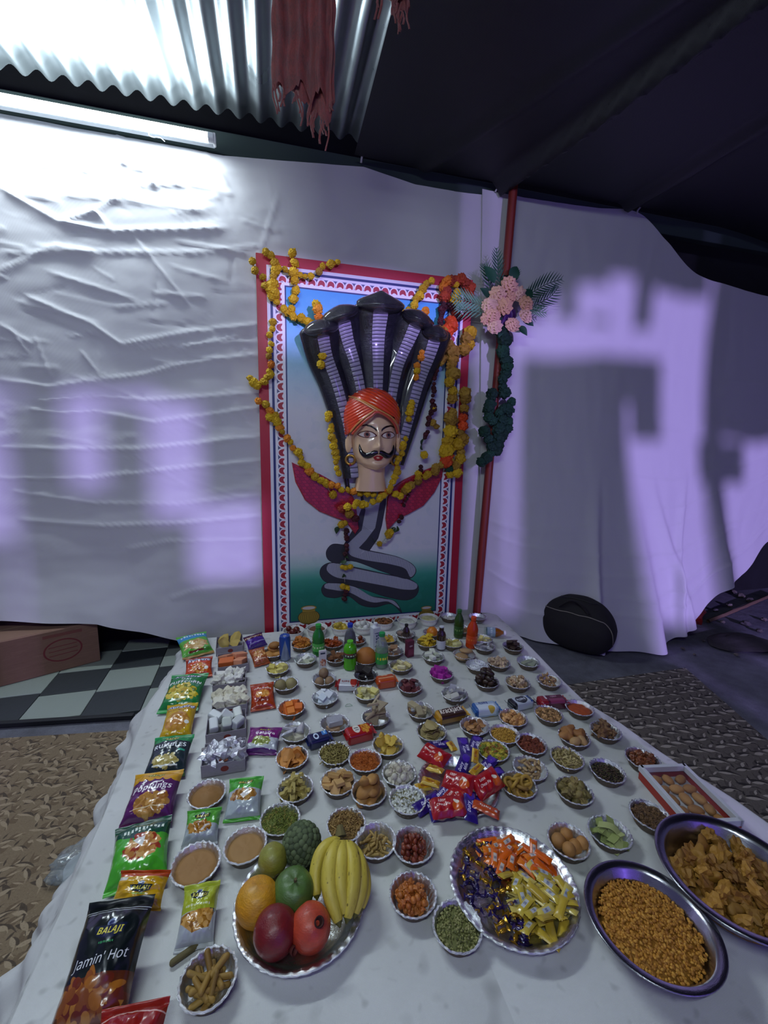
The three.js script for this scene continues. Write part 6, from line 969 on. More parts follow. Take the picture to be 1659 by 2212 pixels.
packet([[262, 1882], [373, 1884], [234, 1968], [343, 1962]], 0.062, 0.03, 0.024, packTex(256, 200, '#c99a14', (g, w, h) => { g.fillStyle = '#b9481a'; g.fillRect(0, 0, w, 30); g.fillStyle = '#d8d4c8'; g.fillRect(8, 34, 50, 20); balaji(g, w * 0.56, 96, 1.15); word(g, '~~~~~~~', w * 0.56, 130, 18, '#8fd07a'); }, 8), ['#b5481a', '#c9a01c'], 'yellow wafer packet with an orange top edge');
packet([[180, 1968], [338, 1938], [112, 2240], [262, 2225]], 0.09, 0.02, 0.038, packTex(320, 460, '#12191b', (g, w, h) => { g.fillStyle = '#b9bfc0'; g.fillRect(0, 22, w, 4); g.fillRect(20, 34, w * 0.9, 3); balaji(g, w * 0.52, 120, 1.5, '#141c3a'); word(g, '~~~~~~~', w * 0.52, 170, 20, '#3f9a5a'); word(g, "Jamin' Hot", w * 0.5, 232, 52, '#e6e6e6', { st: 'italic', rot: -0.12 }); g.fillStyle = '#5a2a14'; g.beginPath(); g.moveTo(0, h); g.lineTo(0, h * 0.7); g.quadraticCurveTo(w * 0.4, h * 0.6, w, h * 0.62); g.lineTo(w, h); g.fill(); blob(g, w * 0.5, h * 0.82, 130, ['#8a4a1a', '#a3621f', '#6f2a14', '#b5782c'], 40); }, 9), ['#10171a', '#2a140c'], 'black spicy wafer packet standing out over the yellow one');
packet([[196, 2205], [346, 2166], [180, 2420], [345, 2390]], 0.05, 0.02, 0.03, packTex(256, 300, '#8f1a14', (g, w, h) => { g.strokeStyle = '#d8b0a8'; g.lineWidth = 6; g.beginPath(); g.moveTo(0, 30); g.quadraticCurveTo(w * 0.5, 10, w, 34); g.stroke(); blob(g, w * 0.5, h * 0.6, 90, ['#b5522a', '#7a140f'], 20); }, 10), ['#9c2218', '#8f1a14'], 'red snack packet at the near end of the packet row');
// second column
packet([[532, 1378], [570, 1367], [530, 1406], [573, 1391]], 0.05, 0.012, 0.02, packTex(160, 200, '#4a2a8c', (g, w, h) => { g.fillStyle = '#6a3a2a'; g.fillRect(0, 0, w, 60); word(g, '~~~~~~~~~', w / 2, 36, 32, '#e8d8c8', { st: 'italic bold' }); g.fillStyle = '#8f86b9'; g.beginPath(); g.moveTo(10, 150); g.quadraticCurveTo(80, 120, 150, 130); g.lineTo(150, 146); g.quadraticCurveTo(80, 138, 10, 168); g.fill(); }, 11), ['#6a4a7a', '#43287c'], 'small purple biscuit packet beside the yellow wafer box');
packet([[549, 1406], [580, 1400], [537, 1441], [574, 1430]], 0.04, 0.012, 0.022, packTex(160, 200, '#a3542c', (g, w, h) => { blob(g, w / 2, h / 2, 60, ['#c98a4a', '#b5702f', '#d8a86a'], 30); g.fillStyle = 'rgba(240,225,210,0.55)'; g.fillRect(20, 30, 120, 10); g.fillRect(10, 160, 120, 12); }, 12), ['#b56038', '#a8502c'], 'small orange bread packet beside the orange halwa box');
packet([[537, 1484], [588, 1477], [545, 1534], [599, 1525]], 0.035, 0.01, 0.02, packTex(180, 200, '#a83c14', (g, w, h) => { word(g, '~~~~~~~', w * 0.34, 56, 20, '#f0e2d4'); word(g, 'Tadka', w * 0.7, 56, 24, '#f0e2d4'); g.fillStyle = '#d8862a'; g.beginPath(); g.ellipse(w * 0.5, h * 0.55, 56, 34, 0, 0, 7); g.fill(); blob(g, w * 0.5, h * 0.5, 48, ['#d8923a', '#c9761c', '#e0a652'], 24, 0.5); g.fillStyle = '#7d220c'; g.fillRect(w * 0.22, h * 0.68, w * 0.56, 34); }, 13), ['#a8421c', '#9c3814'], 'orange snack packet beside the bowl of orange cubes');
packet([[535, 1577], [601, 1574], [531, 1624], [606, 1629]], 0.035, 0.01, 0.02, packTex(200, 200, '#7a2472', (g, w, h) => { word(g, 'BALAJI', w * 0.52, 22, 24, '#d8c84a', { st: 'italic bold', out: '#1d2a34', ow: 7 }); word(g, 'Gathiya', w * 0.55, 60, 34, '#f2eaf0'); g.fillStyle = '#b9bfc4'; g.beginPath(); g.moveTo(0, h * 0.72); g.lineTo(w, h * 0.42); g.lineTo(w, h); g.lineTo(0, h); g.fill(); blob(g, w * 0.48, h * 0.62, 54, ['#8f9a4a', '#a3ab5a', '#7a8438'], 40, 0.6); g.fillStyle = '#5a2a70'; g.fillRect(0, h - 16, w, 16); }, 14), ['#7a2a78', '#6a2a70'], 'purple and white snack packet beside the silver-leaf sweet box');
packet([[497, 1689], [571, 1680], [481, 1773], [560, 1765]], 0.04, 0.008, 0.024, packTex(220, 270, '#a9b3b6', (g, w, h) => { g.fillStyle = '#4fa838'; g.fillRect(0, 0, w, 92); word(g, 'BALAJI', w * 0.5, 44, 28, '#e0d24a', { st: 'italic bold', out: '#1d2a34', ow: 9 }); blob(g, w * 0.5, h * 0.5, 76, ['#a3702c', '#b58a48', '#c99a5a', '#8a5a24'], 40, 0.45); g.fillStyle = '#ece6de'; g.beginPath(); g.moveTo(w * 0.38, h * 0.5); g.lineTo(w * 0.62, h * 0.36); g.lineTo(w * 0.7, h * 0.5); g.lineTo(w * 0.5, h * 0.6); g.fill(); }, 15), ['#4fae3a', '#58b43e'], 'green and grey snack packet right of the flour mound');
packet([[401, 1757], [483, 1746], [395, 1830], [466, 1820]], 0.04, 0.008, 0.024, packTex(220, 240, '#aab2b6', (g, w, h) => { g.fillStyle = '#5aa83a'; g.beginPath(); g.moveTo(0, 0); g.lineTo(w, 0); g.lineTo(w, 120); g.lineTo(0, 110); g.fill(); balaji(g, w * 0.5, 60, 1.0); blob(g, w * 0.45, h * 0.58, 72, ['#a8701f', '#c08a3a', '#8f5a1a'], 44, 0.5); g.fillStyle = '#e6dccc'; g.beginPath(); g.moveTo(w * 0.5, h * 0.66); g.lineTo(w * 0.74, h * 0.5); g.lineTo(w * 0.78, h * 0.54); g.lineTo(w * 0.54, h * 0.72); g.fill(); }, 16), ['#5aae3c', '#b9bfc2'], 'green and grey snack packet directly below the flour mound');
packet([[396, 1921], [475, 1908], [378, 2056], [462, 2036]], 0.04, 0.008, 0.026, packTex(240, 360, '#aeb4b8', (g, w, h) => { g.fillStyle = '#a9b42c'; g.fillRect(0, 0, w, 180); balaji(g, w * 0.5, 80, 1.2); word(g, '~~~~~~~~~~', w * 0.5, 146, 30, '#dfe2b8', { st: 'italic bold' }); g.save(); g.beginPath(); g.moveTo(0, 190); g.lineTo(w, 170); g.lineTo(w * 0.86, 290); g.lineTo(w * 0.44, 310); g.lineTo(w * 0.06, 240); g.fill(); g.clip(); blob(g, w * 0.5, 240, 110, ['#a8742a', '#c08a3c', '#8f5c1c', '#cf9f58'], 140, 0.7); g.restore(); }, 17), ['#b3be3a', '#b9bec0'], 'lime green and clear snack packet above the gram sticks');

// biscuit packs and wrapped cakes
function biscuit(a, b, w, h, tex, fin, label, name = 'biscuit_pack') {
  const A = onY(...a, PLAT + h * 0.6), B = onY(...b, PLAT + h * 0.6); const L = A.distanceTo(B), d = B.clone().sub(A);
  const g = new THREE.Group(); g.position.copy(A.clone().add(B).multiplyScalar(0.5)).setY(PLAT + 0.0008); g.rotation.y = Math.atan2(-d.z, d.x);
  const bl = L * 0.84, body = rbox(bl, h, w, h * 0.28, 3); const p = body.attributes.position, uv = body.attributes.uv, k = label.length;
  for (let i = 0; i < p.count; i++) { const x = p.getX(i), y = p.getY(i), z = p.getZ(i); p.setY(i, y + 0.0012 * nz(x * 60 + k, z * 60, y * 60)); uv.setXY(i, x / bl + 0.5, clamp((0.5 - z / w) * 0.62 + 0.19 + (z > w * 0.47 ? (y / h - 0.5) * 0.19 : 0), 0, 1)); }
  body.computeVertexNormals(); body.translate(0, h / 2, 0);
  mesh('pack_body', body, wrapMat(tex), g);
  for (const s of [-1, 1]) mesh('end_fin', slab(5, 10, (u, v) => V(s * (bl / 2 - 0.002 + u * L * 0.09), h * 0.5 + (v - 0.5) * h * 0.25 * (1 - u) + 0.002 * Math.sin(v * 22) * u + h * 0.2 * u, (v - 0.5) * w * (0.8 + 0.35 * u)), V(0, 0.001, 0)), cm(fin, 0.3), g);
  top(g, name, label, 'biscuits', 'biscuit packs on the cloth');
}
biscuit([724, 1478], [776, 1479], 0.052, 0.034, barTex(256, 128, '#c2c3c9', [['~~~~~', 0.42, 0.5, 40, '#7a1a1a', 'italic bold']], (g, w, h) => { g.fillStyle = '#8f1418'; g.beginPath(); g.moveTo(0, 0); g.lineTo(50, 0); g.lineTo(26, h); g.lineTo(0, h); g.fill(); g.fillStyle = '#a3241c'; g.beginPath(); g.ellipse(w * 0.82, h * 0.5, 44, 46, 0, 0, 7); g.fill(); }), '#8f161a', 'red and white wrapped cake in front of the brown laddu balls', 'wrapped_cake');
biscuit([810, 1474], [857, 1467], 0.055, 0.042, barTex(256, 128, '#b5481a', [['~~~~~~', 0.45, 0.32, 30, '#e8d0b8', 'italic bold']], (g, w, h) => { g.fillStyle = '#d9a070'; g.fillRect(20, h * 0.5, w - 40, 10); }), '#c05a2a', 'bright orange biscuit pack in front of the black chocolate slabs');
biscuit([938, 1552], [1008, 1537], 0.055, 0.042, barTex(320, 128, '#3a2216', [['Krackjack', 0.5, 0.44, 54, '#efe8dc', 'italic bold']], (g, w, h) => { g.fillStyle = '#b5862a'; g.beginPath(); g.moveTo(0, 0); g.lineTo(44, 0); g.lineTo(20, h); g.lineTo(0, h); g.fill(); g.beginPath(); g.moveTo(w, 0); g.lineTo(w - 34, 0); g.lineTo(w - 14, h); g.lineTo(w, h); g.fill(); g.fillStyle = '#8a6420'; g.fillRect(0, h - 18, w, 10); }), '#b98a2a', 'brown and gold biscuit pack with white lettering');
biscuit([1018, 1534], [1078, 1527], 0.055, 0.040, barTex(256, 128, '#9fb4cc', [['~~~~~', 0.45, 0.36, 40, '#1c2c6a', 'italic bold']], (g, w, h) => { g.fillStyle = '#cdd8e2'; g.fillRect(20, 60, w - 60, 60); g.fillStyle = '#c9a83a'; g.beginPath(); g.ellipse(w * 0.66, h * 0.74, 34, 22, 0, 0, 7); g.fill(); g.fillStyle = '#2c5a9c'; g.fillRect(0, 0, 26, h); }), '#3a6aa8', 'pale blue biscuit pack beside the brown and gold one');
biscuit([1098, 1524], [1150, 1512], 0.05, 0.036, barTex(256, 128, '#bcc4cc', [['~~~~~', 0.52, 0.5, 42, '#d8dce4']], (g, w, h) => { g.fillStyle = '#20242c'; g.beginPath(); g.ellipse(w * 0.52, h * 0.5, 66, 34, 0, 0, 7); g.fill(); g.fillStyle = '#1a1c22'; g.fillRect(0, 0, 44, h); g.fillStyle = '#2c4a8a'; g.fillRect(w - 40, 40, 30, 60); }), '#22262e', 'white and black biscuit pack with a dark oval');
biscuit([1158, 1518], [1224, 1513], 0.052, 0.040, barTex(256, 128, '#5a1a30', [['~~~~', 0.6, 0.4, 34, '#b98aa0']], (g, w, h) => { g.fillStyle = '#8f1c24'; g.fillRect(0, 0, 70, h); g.fillStyle = '#8a3a5a'; g.fillRect(90, 70, 140, 40); g.fillStyle = '#c9c0c8'; g.fillRect(60, 20, 18, 50); }), '#8a2230', 'dark red biscuit pack near the orange-red powder');
biscuit([660, 1605], [716, 1589], 0.048, 0.036, barTex(256, 128, '#141c4a', [], (g, w, h) => { g.strokeStyle = '#cfe0f2'; g.lineWidth = 12; g.beginPath(); g.ellipse(w * 0.38, h * 0.5, 24, 20, 0, 0, 7); g.stroke(); g.fillStyle = '#3a78c0'; g.fillRect(w * 0.66, 20, 60, 50); g.fillStyle = '#9cc2e2'; g.fillRect(w * 0.75, 30, 20, 30); }), '#18245a', 'dark blue cookie pack between two silver-leaf bowls');
biscuit([742, 1592], [808, 1575], 0.055, 0.042, barTex(256, 128, '#a3181a', [], (g, w, h) => { g.fillStyle = '#ddd8cc'; g.beginPath(); g.ellipse(w * 0.4, h * 0.46, 34, 32, 0, 0, 7); g.fill(); g.fillStyle = '#4a4a50'; g.fillRect(w * 0.32, h * 0.4, 42, 6); g.fillRect(w * 0.34, h * 0.52, 36, 5); blob(g, w * 0.72, h * 0.5, 44, ['#c98a2a', '#b56a1a', '#d8a040'], 24); }), '#8f1418', 'bright red biscuit pack beside the folded yellow chips');

// ───────────── bottles, cartons, can ─────────────
const clearPet = phy('#eef4f2', 0.06, { transmission: 1, thickness: 0, ior: 1.45 });
function standing(pxBase, pxTop) { const b = onY(...pxBase, PLAT); const t = onZ(pxTop[0], pxTop[1], b.z); return [b, t.y - PLAT]; }
const bottleProf = (r, h) => [[0.001, 0.002], [r * 0.82, 0], [r * 0.96, h * 0.02], [r, h * 0.06], [r * 0.96, h * 0.18], [r, h * 0.30], [r * 0.93, h * 0.42], [r, h * 0.52], [r * 0.98, h * 0.60], [r * 0.8, h * 0.72], [r * 0.45, h * 0.84], [r * 0.40, h * 0.88], [r * 0.40, h * 0.95]];
function bottle(base, tp, r, o, label) {
  const [b, h] = standing(base, tp); const g = new THREE.Group(); g.position.set(b.x, PLAT + 0.0008, b.z);
  const pr = o.prof ? o.prof(r, h) : bottleProf(r, h);
  mesh('shell', lathe(pr, 28), o.shell ?? clearPet, g);
  if (o.liquid) { const top2 = h * (o.level ?? 0.75); const q = pr.filter((p) => p[1] < top2).map(([x, y]) => [Math.max(0.0005, x - 0.0012), y + 0.001]); q.push([0.0005, Math.max(top2, q[q.length - 1][1]) ]); mesh('drink', lathe(q, 28), o.liquid, g).userData.label = 'coloured drink'; }
  mesh('cap', put(lathe([[0.001, 0.95], [0.46, 0.95], [0.47, 0.93], [0.48, 0.99], [0.46, 1.0], [0.001, 1.0]].map(([x, y]) => [x * r, y * h]), 20), V(0, -0.0, 0)), o.cap, g); mesh('neck_ring', put(new THREE.CylinderGeometry(r * 0.46, r * 0.46, h * 0.06, 20), V(0, h * 0.93, 0)), o.cap, g);
  if (o.label) { const R0 = r * 1.015; const lg = grid(30, 1, (u, v) => { const a = u * Math.PI * 2; return V(-Math.sin(a) * R0, lerp(o.band[0], o.band[1], v) * h, -Math.cos(a) * R0); }, true); mesh('label', lg, wrapMat(o.label, 0.35), g); }
  if (o.turn) g.rotation.y = o.turn; if (o.tilt) g.rotation.z = o.tilt;
  top(g, 'bottle', label, 'bottle', 'bottles among the sweets'); return [g, h];
}
const liq = (c, t = 0.35) => phy(c, 0.12, { transmission: t, thickness: 0, ior: 1.33 });
const wordBand = (bg, t, col, extra) => barTex(256, 96, bg, [[t, 0.5, 0.5, 44, col, 'italic bold']], extra);
bottle([688, 1413], [686, 1349], 0.030, { shell: phy('#2f8a3a', 0.12, { transmission: 0.35, thickness: 0 }), liquid: liq('#2a8f34', 0.2), level: 0.8, cap: cm('#2c9a3c', 0.35), label: wordBand('#4fae4a', '~~~~~', '#cfe0b0'), band: [0.16, 0.42] }, 'squat green cordial bottle with a green cap');
bottle([756, 1418], [755, 1347], 0.029, { liquid: liq('#120a14', 0.05), level: 0.8, cap: cm('#1f3ab0', 0.35), label: wordBand('#22305a', '~~~~~', '#8f9ab9'), band: [0.2, 0.44], shell: phy('#c9ccd6', 0.08, { transmission: 0.85, thickness: 0 }) }, 'dark cola bottle with a blue cap behind the bright green soda');
bottle([756, 1443], [757, 1384], 0.0305, { shell: phy('#5fc41c', 0.1, { transmission: 0.35, thickness: 0 }), liquid: liq('#5fc41c', 0.25), level: 0.85, cap: cm('#58b82a', 0.35), label: wordBand('#2a3a28', '~~~~', '#d6dccc', (g, w, h) => { g.fillStyle = '#a33030'; g.fillRect(0, 8, w * 0.55, 14); }), band: [0.44, 0.62], prof: (r, h) => [[0.001, 0.002], [r * 0.9, 0], [r, h * 0.05], [r * 0.93, h * 0.22], [r * 0.96, h * 0.4], [r, h * 0.45], [r, h * 0.62], [r, h * 0.72], [r * 0.85, h * 0.84], [r * 0.5, h * 0.9], [r * 0.42, h * 0.95]] }, 'bright green soda bottle with a dark label in front of the cola');
bottle([824, 1440], [821, 1367], 0.030, { liquid: liq('#4f9a34', 0.2), level: 0.56, cap: cm('#1f8f4a', 0.35), label: wordBand('#2c9a44', '~~~~', '#e8d83a', (g, w, h) => { g.fillStyle = '#c9c23a'; g.beginPath(); g.arc(w * 0.7, h * 0.6, 24, 0, 7); g.fill(); }), band: [0.14, 0.46], shell: phy('#cfd8d6', 0.12, { transmission: 0.75, thickness: 0 }) }, 'clear soda bottle with a green cap and green label');
bottle([877, 1386], [873, 1349], 0.020, { shell: phy('#2a1512', 0.15, { clearcoat: 1 }), cap: cm('#17171b', 0.4), label: wordBand('#3a2a28', '~~~~~~', '#b9b0aa'), band: [0.1, 0.5] }, 'small dark brown bottle with a black cap');
bottle([952, 1402], [951, 1353], 0.024, { shell: phy('#2c1410', 0.15, { clearcoat: 1 }), cap: cm('#d3d6dc', 0.4), label: barTex(256, 96, '#c9cbd0', [['C', 0.5, 0.5, 60, '#2a2f3a']]), band: [0.06, 0.42], turn: Math.PI, prof: (r, h) => [[0.001, 0.002], [r * 0.9, 0], [r, h * 0.05], [r, h * 0.62], [r * 0.8, h * 0.74], [r * 0.5, h * 0.8], [r * 0.5, h * 0.95]] }, 'brown medicine-style bottle with a white cap');
bottle([990, 1376], [993, 1317], 0.0265, { shell: phy('#3c5a22', 0.15, { transmission: 0.3, thickness: 0 }), liquid: liq('#4a6420', 0.15), level: 0.8, cap: cm('#2c6a34', 0.4), label: wordBand('#2f5a26', '~~~~~', '#7a9a5a'), band: [0.16, 0.44] }, 'olive green drink bottle with a green cap');
bottle([1017, 1398], [1027, 1332], 0.029, { shell: phy('#d8480f', 0.12, { transmission: 0.3, thickness: 0 }), liquid: liq('#d9500f', 0.15), level: 0.85, cap: cm('#d8481a', 0.4), label: wordBand('#cf4410', '~~~~~~~', '#e0702a'), band: [0.16, 0.42], tilt: -0.05 }, 'bright orange soda bottle with an orange cap');
{ // bottle lying on its side at the back corner
  const A = onY(1046, 1363, PLAT + 0.03), B = onY(1092, 1366, PLAT + 0.03), L = A.distanceTo(B) * 1.0, g = new THREE.Group(), d = B.clone().sub(A);
  g.position.copy(A).setY(PLAT + 0.027); g.rotation.set(0, Math.atan2(-d.z, d.x), -Math.PI / 2, 'YXZ');
  const pr = bottleProf(0.026, L);
  mesh('shell', lathe(pr, 28), clearPet, g); mesh('drink', lathe(pr.filter((p) => p[1] > L * 0.5 && p[1] < L * 0.9).map(([x, y]) => [x - 0.001, y]), 24), liq('#b9661a', 0.2), g); mesh('cap', put(new THREE.CylinderGeometry(0.013, 0.013, L * 0.09, 18), V(0, L * 0.96, 0)), cm('#d6d6d8', 0.4), g);
  const lg = grid(30, 1, (u, v) => { const a = u * Math.PI * 2; return V(-Math.sin(a) * 0.0265, lerp(0.12, 0.5, v) * L, -Math.cos(a) * 0.0265); }, true); mesh('label', lg, wrapMat(wordBand('#8fa3b9', '~~~~~~', '#c9d3dc'), 0.35), g);
  top(g, 'bottle', 'small clear bottle of amber drink lying on its side', 'bottle', 'bottles among the sweets');
}
{ // blue can
  const [b, h] = standing([616, 1424], [611, 1373]); const r = 0.0265, g = new THREE.Group(); g.position.set(b.x, PLAT + 0.0008, b.z);
  mesh('can_body', lathe([[0.001, 0.004], [r * 0.8, 0.003], [r * 0.86, 0], [r, h * 0.06], [r, h * 0.90], [r * 0.86, h * 0.975], [r * 0.88, h], [r * 0.82, h * 0.985], [0.001, h * 0.975]], 36), phy('#ffffff', 0.3, { metalness: 0.4, map: barTex(256, 256, '#2a52a8', [['~~~~~~~', 0.5, 0.25, 50, '#c9d3e8', 'italic bold']], (g2, w, hh) => { g2.fillStyle = '#8a96b0'; g2.fillRect(0, hh * 0.5, w, hh * 0.5); g2.fillStyle = '#2a52a8'; g2.beginPath(); g2.moveTo(0, hh * 0.5); g2.lineTo(w * 0.5, hh * 0.9); g2.lineTo(w, hh * 0.5); g2.fill(); }) }), g);
  mesh('pull_tab', put(new THREE.TorusGeometry(0.006, 0.0015, 6, 16), V(0, h * 0.985, 0.004), eul(Math.PI / 2, 0, 0)), cm('#b9bcc2', 0.3), g);
  top(g, 'drink_can', 'slim blue drink can beside the puffed puris', 'can');
}
function carton(base, tp, w, d, tex, side, label, name, turn, gable) {
  const [b, h] = standing(base, tp); const g = new THREE.Group(); g.position.set(b.x, PLAT + 0.0008, b.z); g.rotation.y = turn;
  const hh = gable ? h * 0.84 : h; mesh('carton_body', put(rbox(w, hh, d, 0.002, 2), V(0, hh / 2, 0)), cm(side, 0.5), g);
  const fp2 = new THREE.PlaneGeometry(w * 0.96, hh * 0.97); fp2.translate(0, hh / 2, d / 2 + 0.0006); mesh('front_print', fp2, std('#ffffff', 0.45, { map: tex }), g);
  if (gable) { mesh('gable', put(new THREE.CylinderGeometry(w * 0.22, w * 0.6, h * 0.1, 4, 1), V(0, hh + h * 0.05, 0), eul(0, Math.PI / 4, 0)), cm('#d3d6da', 0.5), g); mesh('cap', put(new THREE.CylinderGeometry(w * 0.24, w * 0.26, h * 0.07, 16), V(0, h * 0.965, 0)), cm('#dfe2e6', 0.4), g); }
  top(g, name, label, 'carton'); return g;
}
carton([810, 1400], [805, 1346], 0.042, 0.036, canvas(96, 256, (g) => { g.fillStyle = '#cfd3da'; g.fillRect(0, 0, 96, 256); g.save(); g.translate(52, 140); g.rotate(-Math.PI / 2); g.font = 'bold 78px sans-serif'; g.textAlign = 'center'; g.textBaseline = 'middle'; g.fillStyle = '#1f2f6a'; g.fillText('Lassi', 0, 0); g.restore(); }), '#c6cad2', 'white lassi carton with vertical dark blue lettering', 'drink_carton', 0.25, true);
carton([884, 1417], [882, 1383], 0.036, 0.03, canvas(128, 160, (g) => { g.fillStyle = '#5a1430'; g.fillRect(0, 0, 128, 160); word(g, '~~~~', 64, 50, 34, '#c9b0b9'); g.fillStyle = '#7a2a48'; g.fillRect(14, 80, 100, 60); }), '#5a1832', 'small maroon drink carton in front of the dark brown bottle', 'juice_carton', 0.2, false);
carton([697, 1446], [697, 1405], 0.034, 0.012, canvas(128, 192, (g) => { g.fillStyle = '#c9c6c6'; g.fillRect(0, 0, 128, 192); seed = 4; g.fillStyle = '#22304a'; g.fillRect(20, 16, 86, 16); blob(g, 64, 120, 50, ['#a85a3a', '#c98a6a', '#8a3a2a', '#d8b098'], 24); }), '#c2c0c0', 'small white pouch with a brown picture behind the laddu balls', 'picture_pouch', 0.1, false);

// ───────────── things around the cloth ─────────────
{ // cardboard carton half under the sheet
  const br = onY(218, 1432, 0), bl = onY(0, 1490, 0); const d = br.clone().sub(bl).normalize();
  const L = 0.62, H2 = 0.215, D2 = 0.3; const g = new THREE.Group(); const nrm = V(d.z, 0, -d.x);
  const c = br.clone().addScaledVector(d, -L / 2).addScaledVector(nrm, D2 / 2); g.position.set(c.x, 0.013, c.z); g.rotation.y = Math.atan2(-d.z, d.x);
  const t = canvas(512, 192, (x) => { x.fillStyle = '#7d5d4c'; x.fillRect(0, 0, 512, 192); seed = 6; for (let i = 0; i < 400; i++) { x.fillStyle = rnd() < 0.5 ? 'rgba(60,36,26,0.08)' : 'rgba(190,160,140,0.07)'; x.fillRect(rnd() * 512, rnd() * 192, rr(10, 60), 2); } x.strokeStyle = '#6f2a2c'; x.lineWidth = 6; x.beginPath(); x.ellipse(392, 96, 62, 50, 0, 0, 7); x.stroke(); x.lineWidth = 3; for (let i = 0; i < 3; i++) { x.beginPath(); x.moveTo(345, 76 + i * 20); x.lineTo(440, 74 + i * 20); x.stroke(); } x.fillStyle = 'rgba(112,42,44,0.5)'; x.fillRect(330, 14, 130, 14); });
  const m = std('#8a6a58', 0.85), mf = std('#ffffff', 0.85, { map: t });
  mesh('carton_body', put(rbox(L, H2, D2, 0.004, 2), V(0, H2 / 2, 0)), m, g);
  const fpz = new THREE.PlaneGeometry(L - 0.008, H2 - 0.008); fpz.translate(0, H2 / 2, D2 / 2 + 0.001); mesh('printed_face', fpz, mf, g).userData.label = 'carton face with a red oval stamp';
  mesh('packing_tape', put(new THREE.BoxGeometry(L * 0.99, 0.0012, 0.05), V(0, H2 + 0.001, 0.02)), cm('#a08a6a', 0.4), g);
  for (const s of [-1, 1]) mesh('flap', put(rbox(L, 0.004, D2 * 0.47, 0.001, 1), V(0, H2 + 0.0, s * D2 * 0.25)), m, g);
  top(g, 'cardboard_carton', 'brown cardboard carton with a red oval stamp on the checkered tiles', 'carton');
}
{ // black duffel bag
  const a = onY(1160, 1388, 0), b = onY(1305, 1437, 0); const d = b.clone().sub(a); const L = d.length() * 0.5 + 0.02; d.normalize();
  const nrm = V(d.z, 0, -d.x); if (nrm.x < 0) nrm.negate(); const dep = 0.105, hgt = 0.155;
  const c = a.clone().add(b).multiplyScalar(0.5).addScaledVector(nrm, dep * 0.92); const g = new THREE.Group(); g.position.set(c.x, 0.014, c.z); g.rotation.y = Math.atan2(-d.z, d.x);
  const se = (v, e) => Math.sign(v) * Math.pow(Math.abs(v), e);
  const surf = (A, B) => { const ca = Math.cos(A), sa = Math.sin(A), cb = Math.cos(B), sb = Math.sin(B); const x = se(cb, 0.55) * se(ca, 0.7) * L, z = se(cb, 0.55) * se(sa, 0.7) * dep, y = se(sb, 0.75) * hgt; const sag = 1 - 0.28 * Math.pow(Math.abs(x / L), 2.2) * (y > 0 ? 1 : 0); return V(x * (y > 0 ? 1 - 0.10 * y / hgt : 1), y * sag + 0.10 * hgt * 0 + 0.010 * nz(x * 9, y * 9, z * 9), z * (y > 0 ? 1 - 0.25 * y / hgt : 1)).add(V(0, hgt * 0.93, 0)); };
  const clampY = (p) => { p.y = Math.max(0.0, p.y); return p; };
  const bagM = std('#181418', 0.75, { bumpMap: rep(weave, 18, 10), bumpScale: 0.0006 });
  mesh('bag_body', grid(72, 40, (u, v) => clampY(surf(u * Math.PI * 2, (v - 0.5) * Math.PI)), true), bagM, g);
  const pip = []; for (let i = 0; i <= 40; i++) { const t = i / 40, A = lerp(Math.PI * 1.02, Math.PI * 0.0 - 0.2, t), B = 0.42 - 0.95 * smooth(0.72, 1, t) - 0.5 * smooth(0.12, 0, t); pip.push(clampY(surf(A, B)).add(V(0, 0.001, 0.003))); }
  mesh('piping', tube(pip, 0.0024, 90, 6), cm('#8f877c', 0.6), g).userData.label = 'pale piping along the seam';
  const zip = []; for (let i = 0; i <= 20; i++) zip.push(surf(lerp(Math.PI * 0.98, 0.02, i / 20), 1.25)); mesh('zip', tube(zip, 0.004, 40, 6), cm('#0d0b0e', 0.5), g);
  for (const s of [-1, 1]) { const hp = []; for (let i = 0; i <= 16; i++) { const t = i / 16; const p = surf(Math.PI / 2 * s, 0.5).setX(lerp(-0.08, 0.08, t)); p.y += 0.055 * Math.sin(Math.PI * t) + 0.01; p.z += s * 0.006; hp.push(p); } mesh('handle', tube(hp, 0.007, 40, 6), bagM, g); }
  top(g, 'duffel_bag', 'black duffel bag with pale piping in front of the draped sheet', 'bag');
}
